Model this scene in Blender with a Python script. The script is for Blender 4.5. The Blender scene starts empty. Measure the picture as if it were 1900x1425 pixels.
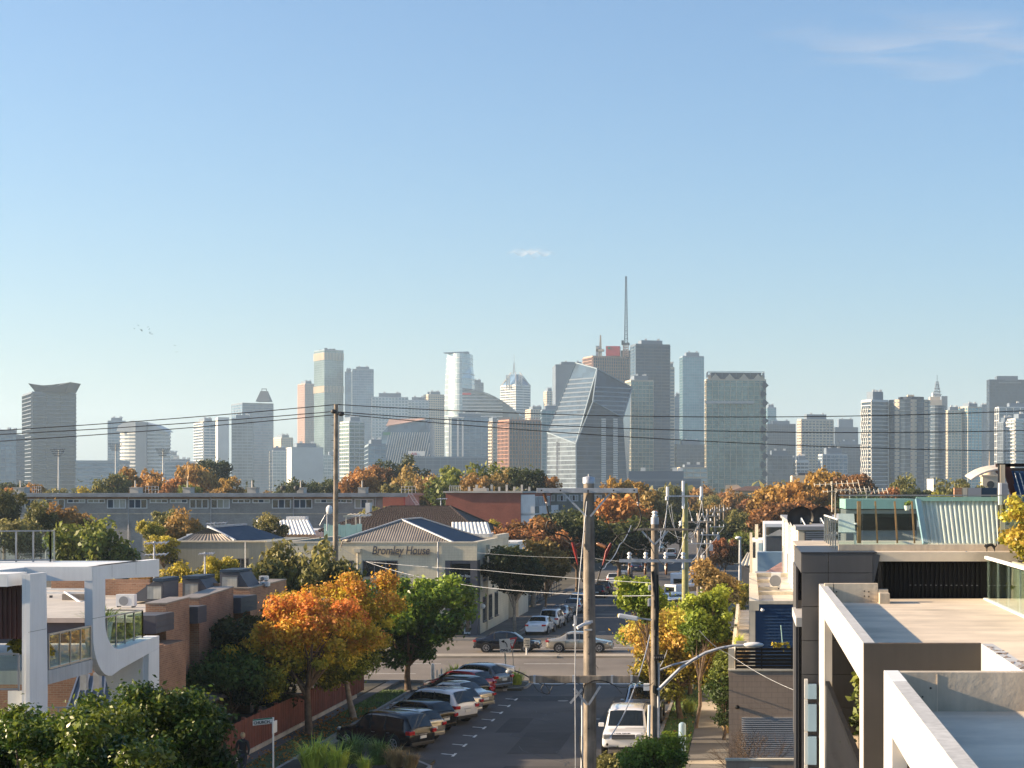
import bpy, math, random
import numpy as np
from mathutils import Vector, Matrix
R = math.radians
sc = bpy.context.scene
COL = sc.collection
random.seed(7)
# ---------------------------------------------------------------- camera
F, CX, CY, H = 3250.0, 1390.0, 911.0, 11.5      # focal length and principal point in photo pixels, eye height
cam = bpy.data.objects.new('camera', bpy.data.cameras.new('camera')); COL.objects.link(cam)
cam.location = (0, 0, H); cam.rotation_euler = (R(90), 0, 0)
cam.data.sensor_width = 36; cam.data.lens = F / 1900 * 36
cam.data.shift_x = -(CX - 950) / 1900; cam.data.shift_y = (CY - 712.5) / 1900
cam.data.clip_start = .5; cam.data.clip_end = 60000
sc.camera = cam
# ---------------------------------------------------------------- sky, sun, exposure
SUN_EL, SUN_AZ = R(18.5), R(-94)     # azimuth measured clockwise from +Y
w = bpy.data.worlds.new('World'); sc.world = w; w.use_nodes = True
nt = w.node_tree; bg = nt.nodes['Background']
sky = nt.nodes.new('ShaderNodeTexSky'); sky.sky_type = 'NISHITA'; sky.sun_disc = False
sky.sun_elevation = SUN_EL; sky.sun_rotation = SUN_AZ
sky.altitude = 0; sky.air_density = 1.2; sky.dust_density = 1.1; sky.ozone_density = 6.0
nt.links.new(sky.outputs[0], bg.inputs[0]); bg.inputs[1].default_value = .067
sun = bpy.data.objects.new('sun', bpy.data.lights.new('sun', 'SUN')); COL.objects.link(sun)
sun.data.energy = 5.0; sun.data.angle = R(.6); sun.data.color = (1, .77, .52)
sd = Vector((math.sin(SUN_AZ) * math.cos(SUN_EL), math.cos(SUN_AZ) * math.cos(SUN_EL), math.sin(SUN_EL)))
sun.rotation_euler = (-sd).to_track_quat('-Z', 'Y').to_euler(); sun.location = sd * 300
vs = sc.view_settings; vs.view_transform = 'Standard'; vs.look = 'None'; vs.gamma = 1; vs.use_curve_mapping = False
vs.exposure = 1.6
sc.render.engine = 'CYCLES'
cy = sc.cycles
cy.use_denoising = True; cy.max_bounces = 6; cy.diffuse_bounces = 3; cy.glossy_bounces = 3; cy.transmission_bounces = 4
cy.transparent_max_bounces = 10; cy.volume_bounces = 1; cy.caustics_reflective = False; cy.caustics_refractive = False
cy.use_adaptive_sampling = True
# ---------------------------------------------------------------- materials
def ob(n, me, p):
    o = bpy.data.objects.new(n, me); COL.objects.link(o); o.parent = p; return o
def L(nt, a, b): nt.links.new(a, b)
def mat(name, col, rough=.65, metal=0., var=.18, scale=1.2, bump=0., bscale=12., streak=0., smap=(7, 7, .35), spec=.4, coat=0., brick=None, dirt=0.):
    m = bpy.data.materials.new(name); m.use_nodes = True; nt = m.node_tree; b = nt.nodes['Principled BSDF']
    tc = nt.nodes.new('ShaderNodeTexCoord'); co = tc.outputs['Object']
    b.inputs['Roughness'].default_value = rough; b.inputs['Metallic'].default_value = metal
    b.inputs['Specular IOR Level'].default_value = spec; b.inputs['Coat Weight'].default_value = coat
    n = nt.nodes.new('ShaderNodeTexNoise'); n.inputs['Scale'].default_value = scale; n.inputs['Detail'].default_value = 6; L(nt, co, n.inputs[0])
    mr = nt.nodes.new('ShaderNodeMapRange'); L(nt, n.outputs[0], mr.inputs[0])
    mr.inputs[1].default_value = .3; mr.inputs[2].default_value = .7; mr.inputs[3].default_value = 1 - var; mr.inputs[4].default_value = 1 + var
    v = mr.outputs[0]
    def mul(a, bb):
        q = nt.nodes.new('ShaderNodeMath'); q.operation = 'MULTIPLY'; L(nt, a, q.inputs[0]); L(nt, bb, q.inputs[1]); return q.outputs[0]
    if streak:
        mp = nt.nodes.new('ShaderNodeMapping'); mp.inputs['Scale'].default_value = smap; L(nt, co, mp.inputs[0])
        n2 = nt.nodes.new('ShaderNodeTexNoise'); n2.inputs['Scale'].default_value = 1.5; n2.inputs['Detail'].default_value = 5; L(nt, mp.outputs[0], n2.inputs[0])
        m2 = nt.nodes.new('ShaderNodeMapRange'); L(nt, n2.outputs[0], m2.inputs[0]); m2.inputs[1].default_value = .35; m2.inputs[2].default_value = .7
        m2.inputs[3].default_value = 1 + streak * .3; m2.inputs[4].default_value = 1 - streak; v = mul(v, m2.outputs[0])
    if dirt:
        n3 = nt.nodes.new('ShaderNodeTexNoise'); n3.inputs['Scale'].default_value = scale * .23; n3.inputs['Detail'].default_value = 9
        n3.inputs['Roughness'].default_value = .7; L(nt, co, n3.inputs[0])
        m3 = nt.nodes.new('ShaderNodeMapRange'); L(nt, n3.outputs[0], m3.inputs[0]); m3.inputs[1].default_value = .5; m3.inputs[2].default_value = .66
        m3.inputs[3].default_value = 1; m3.inputs[4].default_value = 1 - dirt; v = mul(v, m3.outputs[0])
    hgt = None
    if brick:
        bt = nt.nodes.new('ShaderNodeTexBrick'); bt.inputs['Scale'].default_value = 1
        bw, bh, c2, mo, ax = brick
        bt.inputs['Brick Width'].default_value = bw; bt.inputs['Row Height'].default_value = bh; bt.inputs['Mortar Size'].default_value = bh * .09
        bt.inputs['Color1'].default_value = (*col, 1); bt.inputs['Color2'].default_value = (*c2, 1); bt.inputs['Mortar'].default_value = (*mo, 1)
        sp = nt.nodes.new('ShaderNodeSeparateXYZ'); L(nt, co, sp.inputs[0]); cb = nt.nodes.new('ShaderNodeCombineXYZ')
        ad = nt.nodes.new('ShaderNodeMath'); L(nt, sp.outputs[0], ad.inputs[0]); L(nt, sp.outputs[1], ad.inputs[1])
        L(nt, ad.outputs[0], cb.inputs[0]); L(nt, sp.outputs[2 if ax else 1], cb.inputs[1]); L(nt, cb.outputs[0], bt.inputs[0])
        base = bt.outputs[0]; hgt = bt.outputs[1]
    else:
        rgb = nt.nodes.new('ShaderNodeRGB'); rgb.outputs[0].default_value = (*col, 1); base = rgb.outputs[0]
    mx = nt.nodes.new('ShaderNodeMix'); mx.data_type = 'RGBA'; mx.blend_type = 'MULTIPLY'; mx.inputs[0].default_value = 1
    cc = nt.nodes.new('ShaderNodeCombineColor'); [L(nt, v, cc.inputs[i]) for i in range(3)]
    L(nt, base, mx.inputs[6]); L(nt, cc.outputs[0], mx.inputs[7]); L(nt, mx.outputs[2], b.inputs['Base Color'])
    if bump:
        nb = nt.nodes.new('ShaderNodeTexNoise'); nb.inputs['Scale'].default_value = bscale; nb.inputs['Detail'].default_value = 4; L(nt, co, nb.inputs[0])
        bp = nt.nodes.new('ShaderNodeBump'); bp.inputs['Strength'].default_value = bump; bp.inputs['Distance'].default_value = .03
        L(nt, nb.outputs[0], bp.inputs['Height']); L(nt, bp.outputs[0], b.inputs['Normal'])
    return m
def glassmat(name, tint, alpha=.75, rough=.02):
    m = bpy.data.materials.new(name); m.use_nodes = True; nt = m.node_tree; nt.nodes.remove(nt.nodes['Principled BSDF'])
    o = nt.nodes['Material Output']; t = nt.nodes.new('ShaderNodeBsdfTransparent'); t.inputs[0].default_value = (*tint, 1)
    g = nt.nodes.new('ShaderNodeBsdfGlossy'); g.inputs['Roughness'].default_value = rough; g.inputs[0].default_value = (.95, 1, .97, 1)
    fc = nt.nodes.new('ShaderNodeLayerWeight'); lw = nt.nodes.new('ShaderNodeMath'); lw.operation = 'POWER'; lw.inputs[1].default_value = 5; L(nt, fc.outputs['Facing'], lw.inputs[0])
    ad = nt.nodes.new('ShaderNodeMath'); ad.operation = 'MULTIPLY_ADD'; ad.inputs[1].default_value = 1; ad.inputs[2].default_value = 1 - alpha; L(nt, lw.outputs[0], ad.inputs[0])
    mx = nt.nodes.new('ShaderNodeMixShader'); L(nt, ad.outputs[0], mx.inputs[0]); L(nt, t.outputs[0], mx.inputs[1]); L(nt, g.outputs[0], mx.inputs[2]); L(nt, mx.outputs[0], o.inputs[0])
    return m
def towerglass(name, c1, c2, cell=(3.2, 3.6), rough=.18, metal=.55):
    """curtain wall glass: every pane a little different in tone (blinds, interiors), glossy"""
    m = bpy.data.materials.new(name); m.use_nodes = True; nt = m.node_tree; b = nt.nodes['Principled BSDF']
    tc = nt.nodes.new('ShaderNodeTexCoord'); dv = nt.nodes.new('ShaderNodeVectorMath'); dv.operation = 'DIVIDE'
    dv.inputs[1].default_value = (cell[0], cell[0], cell[1]); L(nt, tc.outputs['Object'], dv.inputs[0])
    fl = nt.nodes.new('ShaderNodeVectorMath'); fl.operation = 'FLOOR'; L(nt, dv.outputs[0], fl.inputs[0])
    wn = nt.nodes.new('ShaderNodeTexWhiteNoise'); L(nt, fl.outputs[0], wn.inputs[0])
    n = nt.nodes.new('ShaderNodeTexNoise'); n.inputs['Scale'].default_value = .035; n.inputs['Detail'].default_value = 5; L(nt, tc.outputs['Object'], n.inputs[0])
    a = nt.nodes.new('ShaderNodeMath'); a.operation = 'MULTIPLY_ADD'; a.inputs[1].default_value = .45; L(nt, wn.outputs[0], a.inputs[0])
    n_ = nt.nodes.new('ShaderNodeMapRange'); L(nt, n.outputs[0], n_.inputs[0]); n_.inputs[1].default_value = .35; n_.inputs[2].default_value = .65; n_.inputs[4].default_value = .6
    L(nt, n_.outputs[0], a.inputs[2])
    mx = nt.nodes.new('ShaderNodeMix'); mx.data_type = 'RGBA'; L(nt, a.outputs[0], mx.inputs[0]); mx.inputs[6].default_value = (*c1, 1); mx.inputs[7].default_value = (*c2, 1)
    L(nt, mx.outputs[2], b.inputs['Base Color']); b.inputs['Metallic'].default_value = metal; b.inputs['Roughness'].default_value = rough
    return m
def leafmat(name, trans=.35, rough=.55):
    m = bpy.data.materials.new(name); m.use_nodes = True; nt = m.node_tree; b = nt.nodes['Principled BSDF']; o = nt.nodes['Material Output']
    at = nt.nodes.new('ShaderNodeAttribute'); at.attribute_name = 'leafcol'
    oi = nt.nodes.new('ShaderNodeObjectInfo'); hs = nt.nodes.new('ShaderNodeHueSaturation'); L(nt, at.outputs[0], hs.inputs[4])
    mr = nt.nodes.new('ShaderNodeMapRange'); L(nt, oi.outputs['Random'], mr.inputs[0]); mr.inputs[3].default_value = .485; mr.inputs[4].default_value = .515; L(nt, mr.outputs[0], hs.inputs[0])
    m2 = nt.nodes.new('ShaderNodeMapRange'); L(nt, oi.outputs['Random'], m2.inputs[0]); m2.inputs[3].default_value = 1.15; m2.inputs[4].default_value = .85; L(nt, m2.outputs[0], hs.inputs[2])
    L(nt, hs.outputs[0], b.inputs['Base Color']); b.inputs['Roughness'].default_value = rough; b.inputs['Specular IOR Level'].default_value = .3
    t = nt.nodes.new('ShaderNodeBsdfTranslucent'); L(nt, hs.outputs[0], t.inputs[0])
    mx = nt.nodes.new('ShaderNodeMixShader'); mx.inputs[0].default_value = trans; L(nt, b.outputs[0], mx.inputs[1]); L(nt, t.outputs[0], mx.inputs[2]); L(nt, mx.outputs[0], o.inputs[0])
    return m
M = {}
def A(k, *a, **kw): M[k] = mat(k, *a, **kw); return M[k]
A('asphalt', (.078, .073, .07), .85, var=.22, scale=.35, bump=.3, bscale=30, dirt=.25)
A('asphalt_pale', (.17, .148, .125), .85, var=.2, scale=.25, bump=.3, bscale=30, dirt=.2)  # paler, warmer tone puts the cross street's sunlight into the colour
A('asphalt_patch', (.048, .046, .046), .9, var=.15, bump=.3, bscale=30)
A('ground', (.06, .055, .04), .95, var=.4, scale=.15)
A('grass', (.05, .075, .02), .95, var=.4, scale=1.5, bump=.5, bscale=14)
A('footpath', (.11, .105, .1), .85, var=.25, scale=.6, bump=.2, dirt=.3)
A('footpath_slab', (.34, .3, .24), .85, var=.2, scale=.8, bump=.2, dirt=.3)
A('kerb', (.27, .255, .23), .8, var=.25, scale=1.5)
A('paint', (.62, .62, .58), .6, var=.25, scale=5)
A('white', (.72, .73, .72), .45, var=.06, scale=.8, streak=.08)
A('white_clean', (.8, .8, .78), .45, var=.05, streak=.05)
A('conc', (.56, .48, .37), .75, var=.22, scale=1.1, streak=.12, dirt=.35, bump=.15)
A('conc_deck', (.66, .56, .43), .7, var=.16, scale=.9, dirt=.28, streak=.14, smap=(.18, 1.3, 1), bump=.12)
A('conc_paint', (.5, .5, .485), .6, var=.08, scale=1, streak=.2)
A('charcoal', (.062, .054, .046), .6, var=.12, scale=1.5, streak=.1)
A('panel_grey', (.075, .075, .08), .45, var=.12, scale=1.2, streak=.1)
A('black_metal', (.008, .008, .009), .6, var=.2, scale=2, spec=.15)
A('dark_metal', (.04, .042, .05), .45, metal=.3, var=.2)
A('grey_metal', (.3, .31, .33), .35, metal=.7, var=.15)
A('galv', (.42, .44, .47), .45, metal=.4, var=.2, scale=4)
A('cream', (.62, .56, .42), .8, var=.09, scale=.5, streak=.1, bump=.08, brick=(.42, .2, (.64, .58, .43), (.57, .51, .37), 1))
A('cream_plain', (.6, .54, .42), .75, var=.12, scale=.8, streak=.12)
A('render_grey', (.24, .25, .22), .8, var=.1, scale=.4, streak=.12)
A('taupe', (.33, .25, .19), .85, var=.1, scale=.8, streak=.1, brick=(.4, .19, (.335, .255, .195), (.29, .22, .17), 1))
A('navy', (.012, .04, .10), .5, var=.12, scale=2)
A('navy_roof', (.03, .055, .09), .7, var=.15, spec=.2)
A('zinc', (.23, .25, .28), .4, metal=.5, var=.2, scale=.8)
A('corr_brown', (.27, .23, .19), .5, metal=.2, var=.2, scale=.6, streak=.2)
A('corr_white', (.74, .73, .69), .45, metal=.1, var=.1, streak=.1)
A('slate', (.075, .08, .095), .6, var=.15, scale=1)
A('brick_brown', (.36, .19, .11), .85, var=.22, scale=.8, bump=.1, brick=(.24, .086, (.27, .14, .085), (.36, .28, .2), 1))
A('brick_red', (.33, .085, .05), .85, var=.18, scale=.4, brick=(.24, .086, (.27, .07, .045), (.3, .16, .12), 1))
A('brick_grey', (.32, .30, .275), .85, var=.2, scale=.5, brick=(.24, .086, (.24, .23, .22), (.34, .33, .3), 1))
A('fence_red', (.17, .05, .03), .75, var=.2, scale=2, streak=.25)
A('clad_red', (.045, .012, .010), .5, var=.25, streak=.3)
A('timber_pole', (.24, .205, .165), .85, var=.35, scale=2.5, streak=.45, bump=.3, bscale=25)
A('timber_green', (.30, .29, .13), .85, var=.35, scale=2.5, streak=.35)
A('timber', (.42, .22, .09), .7, var=.3, scale=4, streak=.3)
A('bark', (.13, .09, .06), .9, var=.4, scale=5, bump=.5, bscale=20)
A('bark_pale', (.3, .24, .18), .9, var=.35, scale=5, bump=.4, bscale=20)
A('rubber', (.012, .012, .013), .8, var=.2)
A('rim', (.5, .5, .52), .3, metal=.8, var=.05)
A('plastic_black', (.02, .02, .022), .5, var=.1)
A('tile_dark', (.05, .035, .03), .8, var=.5, scale=6, bump=.4, bscale=8)
A('tile_pink', (.35, .2, .16), .8, var=.3, scale=3)
A('roof_pale', (.5, .46, .4), .7, var=.15, scale=.8, dirt=.2)
A('roof_grey', (.3, .31, .33), .6, var=.2, scale=.5, dirt=.2)
A('porcelain', (.12, .055, .025), .25, var=.15)
A('white_ceramic', (.75, .75, .74), .25, var=.05)
A('red_cable', (.22, .02, .018), .4, var=.15)
A('sign_white', (.75, .74, .7), .4, var=.06)
A('sign_red', (.5, .02, .03), .4, var=.06)
A('sign_green', (.01, .16, .08), .4, var=.06)
A('sign_black', (.012, .012, .012), .5, var=.06)
A('letter_grey', (.10, .10, .115), .4, metal=.3, var=.08)
A('skin', (.55, .33, .24), .55, var=.05); A('hair_blond', (.55, .42, .25), .7, var=.2, scale=30)
A('jacket', (.018, .018, .022), .8, var=.2); A('denim', (.03, .035, .055), .85, var=.15)
A('lens_red', (.42, .01, .012), .12, var=.05, coat=1); A('lens_clear', (.32, .33, .33), .1, var=.1, coat=1)
A('plate', (.7, .7, .66), .4, var=.03)
A('interior', (.02, .02, .02), .8)
A('steel_frame', (.42, .44, .46), .4, metal=.5, var=.08)
A('curtain', (.45, .45, .4), .9, var=.15, scale=2, streak=.2)
A('terracotta', (.4, .13, .05), .8, var=.2)
A('teal_panel', (.03, .09, .11), .5, var=.1); A('turq', (.3, .48, .45), .5, var=.1, streak=.1)
A('blue_pale', (.22, .33, .42), .6, var=.08)
A('blind', (.34, .33, .26), .7, var=.1, streak=.1)
M['glass_dark'] = mat('glass_dark', (.02, .026, .03), .05, metal=.0, var=.3, scale=.7, spec=1.0, coat=.6)
M['glass_car'] = mat('glass_car', (.012, .016, .018), .05, var=.2, spec=.5, coat=.3)
M['glass_clear'] = glassmat('glass_clear', (.92, .98, .95), .95)
M['glass_green'] = glassmat('glass_green', (.88, .955, .925), .95)
M['leaf'] = leafmat('leaf'); M['leaf_gloss'] = leafmat('leaf_gloss', .3, .35)
for k, c in dict(car_white=(.72, .73, .74), car_silver=(.42, .43, .44), car_black=(.008, .008, .009), car_grey=(.16, .165, .17), car_red=(.32, .015, .018), car_blue=(.03, .06, .13), car_navy=(.012, .015, .025), car_champ=(.42, .39, .33)).items():
    M[k] = mat(k, c, .18, metal=.0 if k in ('car_white', 'car_red', 'car_black') else .55, var=.03, spec=.5, coat=.25 if k == 'car_black' else .8)
# skyline materials
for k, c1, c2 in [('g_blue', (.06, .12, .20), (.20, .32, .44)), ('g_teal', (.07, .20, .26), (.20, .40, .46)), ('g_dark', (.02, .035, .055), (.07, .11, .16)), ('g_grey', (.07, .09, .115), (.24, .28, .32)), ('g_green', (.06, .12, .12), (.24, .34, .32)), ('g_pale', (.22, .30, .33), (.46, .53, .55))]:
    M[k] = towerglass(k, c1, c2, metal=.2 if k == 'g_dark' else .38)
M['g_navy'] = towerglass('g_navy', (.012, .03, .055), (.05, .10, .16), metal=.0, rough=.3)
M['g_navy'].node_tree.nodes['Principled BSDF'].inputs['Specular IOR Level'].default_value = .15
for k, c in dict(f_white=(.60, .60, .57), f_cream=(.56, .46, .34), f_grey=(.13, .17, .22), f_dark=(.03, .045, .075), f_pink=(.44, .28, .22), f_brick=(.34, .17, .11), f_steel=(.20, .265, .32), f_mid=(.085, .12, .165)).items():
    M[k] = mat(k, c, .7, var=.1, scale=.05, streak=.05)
# ---------------------------------------------------------------- helpers
def tag(o, label=None, cat=None, group=None, kind=None):
    if label: o['label'] = label
    if cat: o['category'] = cat
    if group: o['group'] = group
    if kind: o['kind'] = kind
    return o
def thing(name, label, cat, loc=(0, 0, 0), group=None, rz=0):
    o = bpy.data.objects.new(name, None); COL.objects.link(o); o.location = loc; o.rotation_euler[2] = rz
    o.empty_display_size = .3
    return tag(o, label, cat, group)
def origin(o):
    v = Vector((0, 0, 0))
    while o is not None: v += Vector(o.location); o = o.parent
    return v
class MB:
    def __init__(s): s.v = []; s.f = []; s.m = []; s.mi = 0; s.sm = []
    def add(s, vs, fs, smooth=False):
        b = len(s.v); s.v += [tuple(p) for p in vs]
        for f in fs: s.f.append([b + i for i in f]); s.m.append(s.mi); s.sm.append(smooth)
        return s
    def box(s, x0, x1, y0, y1, z0, z1):
        return s.add([(x0, y0, z0), (x1, y0, z0), (x1, y1, z0), (x0, y1, z0), (x0, y0, z1), (x1, y0, z1), (x1, y1, z1), (x0, y1, z1)],
                     [(0, 3, 2, 1), (4, 5, 6, 7), (0, 1, 5, 4), (1, 2, 6, 5), (2, 3, 7, 6), (3, 0, 4, 7)])
    def obox(s, c, ax, ay, az):
        c, ax, ay, az = map(Vector, (c, ax, ay, az))
        P = [c + ax * i + ay * j + az * k for k in (-1, 1) for i, j in ((-1, -1), (1, -1), (1, 1), (-1, 1))]
        return s.add(P, [(0, 3, 2, 1), (4, 5, 6, 7), (0, 1, 5, 4), (1, 2, 6, 5), (2, 3, 7, 6), (3, 0, 4, 7)])
    def bar(s, a, b, w, h=None, up=(0, 0, 1)):
        a, b = Vector(a), Vector(b); d = (b - a); l = d.length; d /= l; up = Vector(up)
        if abs(d.dot(up)) > .99: up = Vector((0, 1, 0))
        x = d.cross(up).normalized(); z = x.cross(d)
        return s.obox((a + b) / 2, x * w / 2, d * l / 2, z * (h or w) / 2)
    def tube(s, pts, r, n=8, cap=True, smooth=True):
        pts = [Vector(p) for p in pts]; rs = r if isinstance(r, (list, tuple)) else [r] * len(pts)
        rings = []; px = None
        for i, p in enumerate(pts):
            d = (pts[min(i + 1, len(pts) - 1)] - pts[max(i - 1, 0)]).normalized()
            u = Vector((0, 0, 1)) if abs(d.z) < .95 else Vector((1, 0, 0))
            x = d.cross(u).normalized() if px is None else (px - d * px.dot(d)).normalized(); px = x
            y = d.cross(x)
            rings.append([p + (x * math.cos(t) + y * math.sin(t)) * rs[i] for t in [2 * math.pi * k / n for k in range(n)]])
        V = [q for rg in rings for q in rg]; Fc = []
        for i in range(len(pts) - 1):
            for k in range(n): Fc.append((i * n + k, (i + 1) * n + k, (i + 1) * n + (k + 1) % n, i * n + (k + 1) % n))
        s.add(V, Fc, smooth)
        if cap: s.add(rings[0], [tuple(range(n))]); s.add(rings[-1], [tuple(range(n))[::-1]])
        return s
    def prism(s, poly, z0, z1):
        n = len(poly); V = [(x, y, z0) for x, y in poly] + [(x, y, z1) for x, y in poly]
        return s.add(V, [tuple(range(n))[::-1], tuple(range(n, 2 * n))] + [(i, (i + 1) % n, n + (i + 1) % n, n + i) for i in range(n)])
    def extr(s, poly3, d):
        """polygon in space extruded by vector d"""
        n = len(poly3); d = Vector(d); V = [Vector(p) for p in poly3] + [Vector(p) + d for p in poly3]
        return s.add(V, [tuple(range(n))[::-1], tuple(range(n, 2 * n))] + [(i, (i + 1) % n, n + (i + 1) % n, n + i) for i in range(n)])
    def face(s, *p): return s.add(p, [tuple(range(len(p)))])
    def ball(s, c, r, n=10, sc=(1, 1, 1)):
        V = []; Fc = []; m = n // 2
        for i in range(m + 1):
            for k in range(n):
                t = math.pi * i / m; p = 2 * math.pi * k / n
                V.append((c[0] + r * sc[0] * math.sin(t) * math.cos(p), c[1] + r * sc[1] * math.sin(t) * math.sin(p), c[2] + r * sc[2] * math.cos(t)))
        for i in range(m):
            for k in range(n): Fc.append((i * n + k, (i + 1) * n + k, (i + 1) * n + (k + 1) % n, i * n + (k + 1) % n))
        return s.add(V, Fc, True)
    def mesh(s, name, mats, off=(0, 0, 0)):
        me = bpy.data.meshes.new(name); off = Vector(off)
        me.from_pydata([Vector(p) - off for p in s.v], [], s.f)
        for m in (mats if isinstance(mats, (list, tuple)) else [mats]): me.materials.append(M[m] if isinstance(m, str) else m)
        me.polygons.foreach_set('material_index', s.m); me.polygons.foreach_set('use_smooth', s.sm)
        me.update(); return me
    def build(s, name, mats, parent=None, kind=None, label=None, bevel=0, cat=None, group=None, at=None):
        off = origin(parent) if parent is not None else Vector(at or (0, 0, 0))
        o = bpy.data.objects.new(name, s.mesh(name, mats, off)); COL.objects.link(o)
        if parent is not None: o.parent = parent
        else: o.location = off
        if bevel:
            b = o.modifiers.new('b', 'BEVEL'); b.width = bevel; b.segments = 2; b.limit_method = 'ANGLE'
        return tag(o, label, cat, group, kind)
def inst(name, me, parent, loc, rz=0, label=None, kind=None):
    """part from shared mesh; loc is in world space before the parent's rotation"""
    o = bpy.data.objects.new(name, me); COL.objects.link(o)
    if parent is not None: o.parent = parent; o.location = Vector(loc) - origin(parent)
    else: o.location = loc
    o.rotation_euler[2] = rz; return tag(o, label, kind=kind)
def copy_tree(o, parent=None):
    c = o.copy(); COL.objects.link(c); c.parent = parent
    for ch in list(o.children): copy_tree(ch, c)
    return c
def P(px, py, D): return Vector(((px - CX) * D / F, D, H - (py - CY) * D / F))
def X(px, D): return (px - CX) * D / F
def Zp(py, D): return H - (py - CY) * D / F
def text(s, name, size, depth, m, parent, loc, rot, al='LEFT', bold=0.0, sx=1.0, shear=0):
    cu = bpy.data.curves.new(name, 'FONT'); cu.body = s; cu.size = size; cu.extrude = depth; cu.offset = bold; cu.align_x = al; cu.shear = shear
    cu.materials.append(M[m]); t = bpy.data.objects.new(name, cu)
    COL.objects.link(t); bpy.context.view_layer.update()
    me = bpy.data.meshes.new_from_object(t.evaluated_get(bpy.context.evaluated_depsgraph_get()))
    COL.objects.unlink(t); bpy.data.objects.remove(t)
    o = bpy.data.objects.new(name, me); COL.objects.link(o); o.scale = (sx, 1, 1)
    if parent is not None: o.parent = parent; o.location = Vector(loc) - origin(parent)
    else: o.location = loc
    o.rotation_euler = rot; return o
# axis mapped boxes: a = along wall, out = outwards, z.  side 'f' faces the camera (-Y), 'r' faces +X, 'l' faces -X
def abox(mb, side, pl, a0, a1, o0, o1, z0, z1):
    if side == 'f': mb.box(a0, a1, pl - o1, pl - o0, z0, z1)
    elif side == 'r': mb.box(pl + o0, pl + o1, a0, a1, z0, z1)
    else: mb.box(pl - o1, pl - o0, a0, a1, z0, z1)
def window(parent, side, pl, a0, a1, z0, z1, nx=1, nz=1, fm='steel_frame', pm='glass_dark', fw=.06, prd=.06, sill=False, name='window', panes=None):
    m = MB(); abox(m, side, pl, a0, a1, 0, prd, z0, z0 + fw); abox(m, side, pl, a0, a1, 0, prd, z1 - fw, z1)
    for i in range(nx + 1):
        a = a0 + (a1 - a0 - fw) * i / nx; abox(m, side, pl, a, a + fw, 0, prd - .002 * (0 < i < nx), z0 + fw, z1 - fw)
    for j in range(1, nz):
        z = z0 + (z1 - z0 - fw) * j / nz; abox(m, side, pl, a0 + fw, a1 - fw, 0, prd * .8, z, z + fw)
    if sill: abox(m, side, pl, a0 - .05, a1 + .05, 0, prd + .08, z0 - .07, z0 - .001)
    fr = m.build(name, fm, parent)
    for i in range(nx):
        p = MB(); b0 = a0 + (a1 - a0 - fw) * i / nx + fw; b1 = a0 + (a1 - a0 - fw) * (i + 1) / nx
        abox(p, side, pl, b0, b1, 0, prd * .35, z0 + fw, z1 - fw)
        p.build('pane', (panes[i] if panes else pm), fr)
    return fr
def corrugated(mb, a, b, c, d, pitch=.2, h=.03):
    """ribbed sheet on quad a(bottom left) b(bottom right) c(top right) d(top left); ribs run a->d"""
    a, b, c, d = map(Vector, (a, b, c, d)); n = (b - a).cross(d - a).normalized(); k = max(3, int((b - a).length / pitch))
    V = []; Fc = []
    for i in range(k * 4 + 1):
        t = i / (k * 4); hh = (0, 1, 1, 0)[i % 4] * h
        V += [a.lerp(b, t) + n * hh, d.lerp(c, t) + n * hh]
        if i: Fc.append((2 * i - 2, 2 * i, 2 * i + 1, 2 * i - 1))
    mb.add(V, Fc)
# ================================================================ setting: ground, roads, haze, clouds
MB().box(-6000, 6000, -700, 9000, -2, -.03).build('ground', 'ground', kind='structure')
def sheet(name, m, x0, x1, y0, y1, z, label=None):
    # split into a few pieces of the same plane so that the light sheet stays one simple slab
    return MB().box(x0, x1, y0, y1, z - .2, z).build(name, m, kind='structure', label=label)
XL, XR = -19.3, -4.25          # kerb lines of the near street
sheet('street', 'asphalt', XL, XR, 20, 105.6, 0)
sheet('cross_street', 'asphalt_pale', -400, 400, 105.6, 134.5, .0)
sheet('far_street', 'asphalt', -18.6, -4.4, 134.5, 700, 0)
def kerb(name, pts, w=.15, h=.13):
    m = MB()
    for (x0, y0), (x1, y1) in zip(pts, pts[1:]):
        n = max(1, int(math.hypot(x1 - x0, y1 - y0) / 6))
        for i in range(n):
            a = Vector((x0 + (x1 - x0) * i / n, y0 + (y1 - y0) * i / n, h / 2)); b = Vector((x0 + (x1 - x0) * (i + 1) / n, y0 + (y1 - y0) * (i + 1) / n, h / 2))
            d = (b - a).normalized() * .01; m.bar(a + d, b - d, w, h)
    return m.build(name, 'kerb', kind='structure')
kerb('kerb', [(XL - .08, 20), (XL - .08, 100.5), (-14.2, 100.6), (-13.0, 102), (-13.0, 104.2), (-14.2, 105.4), (-90, 105.5)])
kerb('kerb', [(XR + .08, 20), (XR + .08, 103), (-2.4, 105.2), (90, 105.4)])
kerb('kerb', [(-90, 134.6), (-20.5, 134.6), (-18.7, 136.2), (-18.7, 420)])
kerb('kerb', [(90, 134.6), (-2.6, 134.6), (-4.3, 136.2), (-4.3, 420)])
sheet('verge', 'grass', XR + .16, -2.65, 20, 104, .10)
sheet('verge', 'grass', XL - 1.7, XL - .16, 20, 100.5, .10)
sheet('garden_ground', 'ground', -60, -21.72, 20, 104.8, .12)
sheet('garden_bed', 'ground', XL - .1, -13.1, 100.8, 105.3, .12)
sheet('garden_bed', 'ground', XL - .1, -13.3, 60, 74.2, .12)
kerb('kerb', [(XL, 74.3), (-14.2, 74.3), (-13.2, 72.5), (-13.2, 60)])
sheet('footpath', 'footpath', -21.6, XL - 1.7, 20, 105.3, .115)
sheet('footpath', 'footpath', -90, -18.9, 134.8, 138.2, .115)
sheet('footpath', 'footpath', -21.4, -18.9, 138.2, 420, .115)
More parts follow.
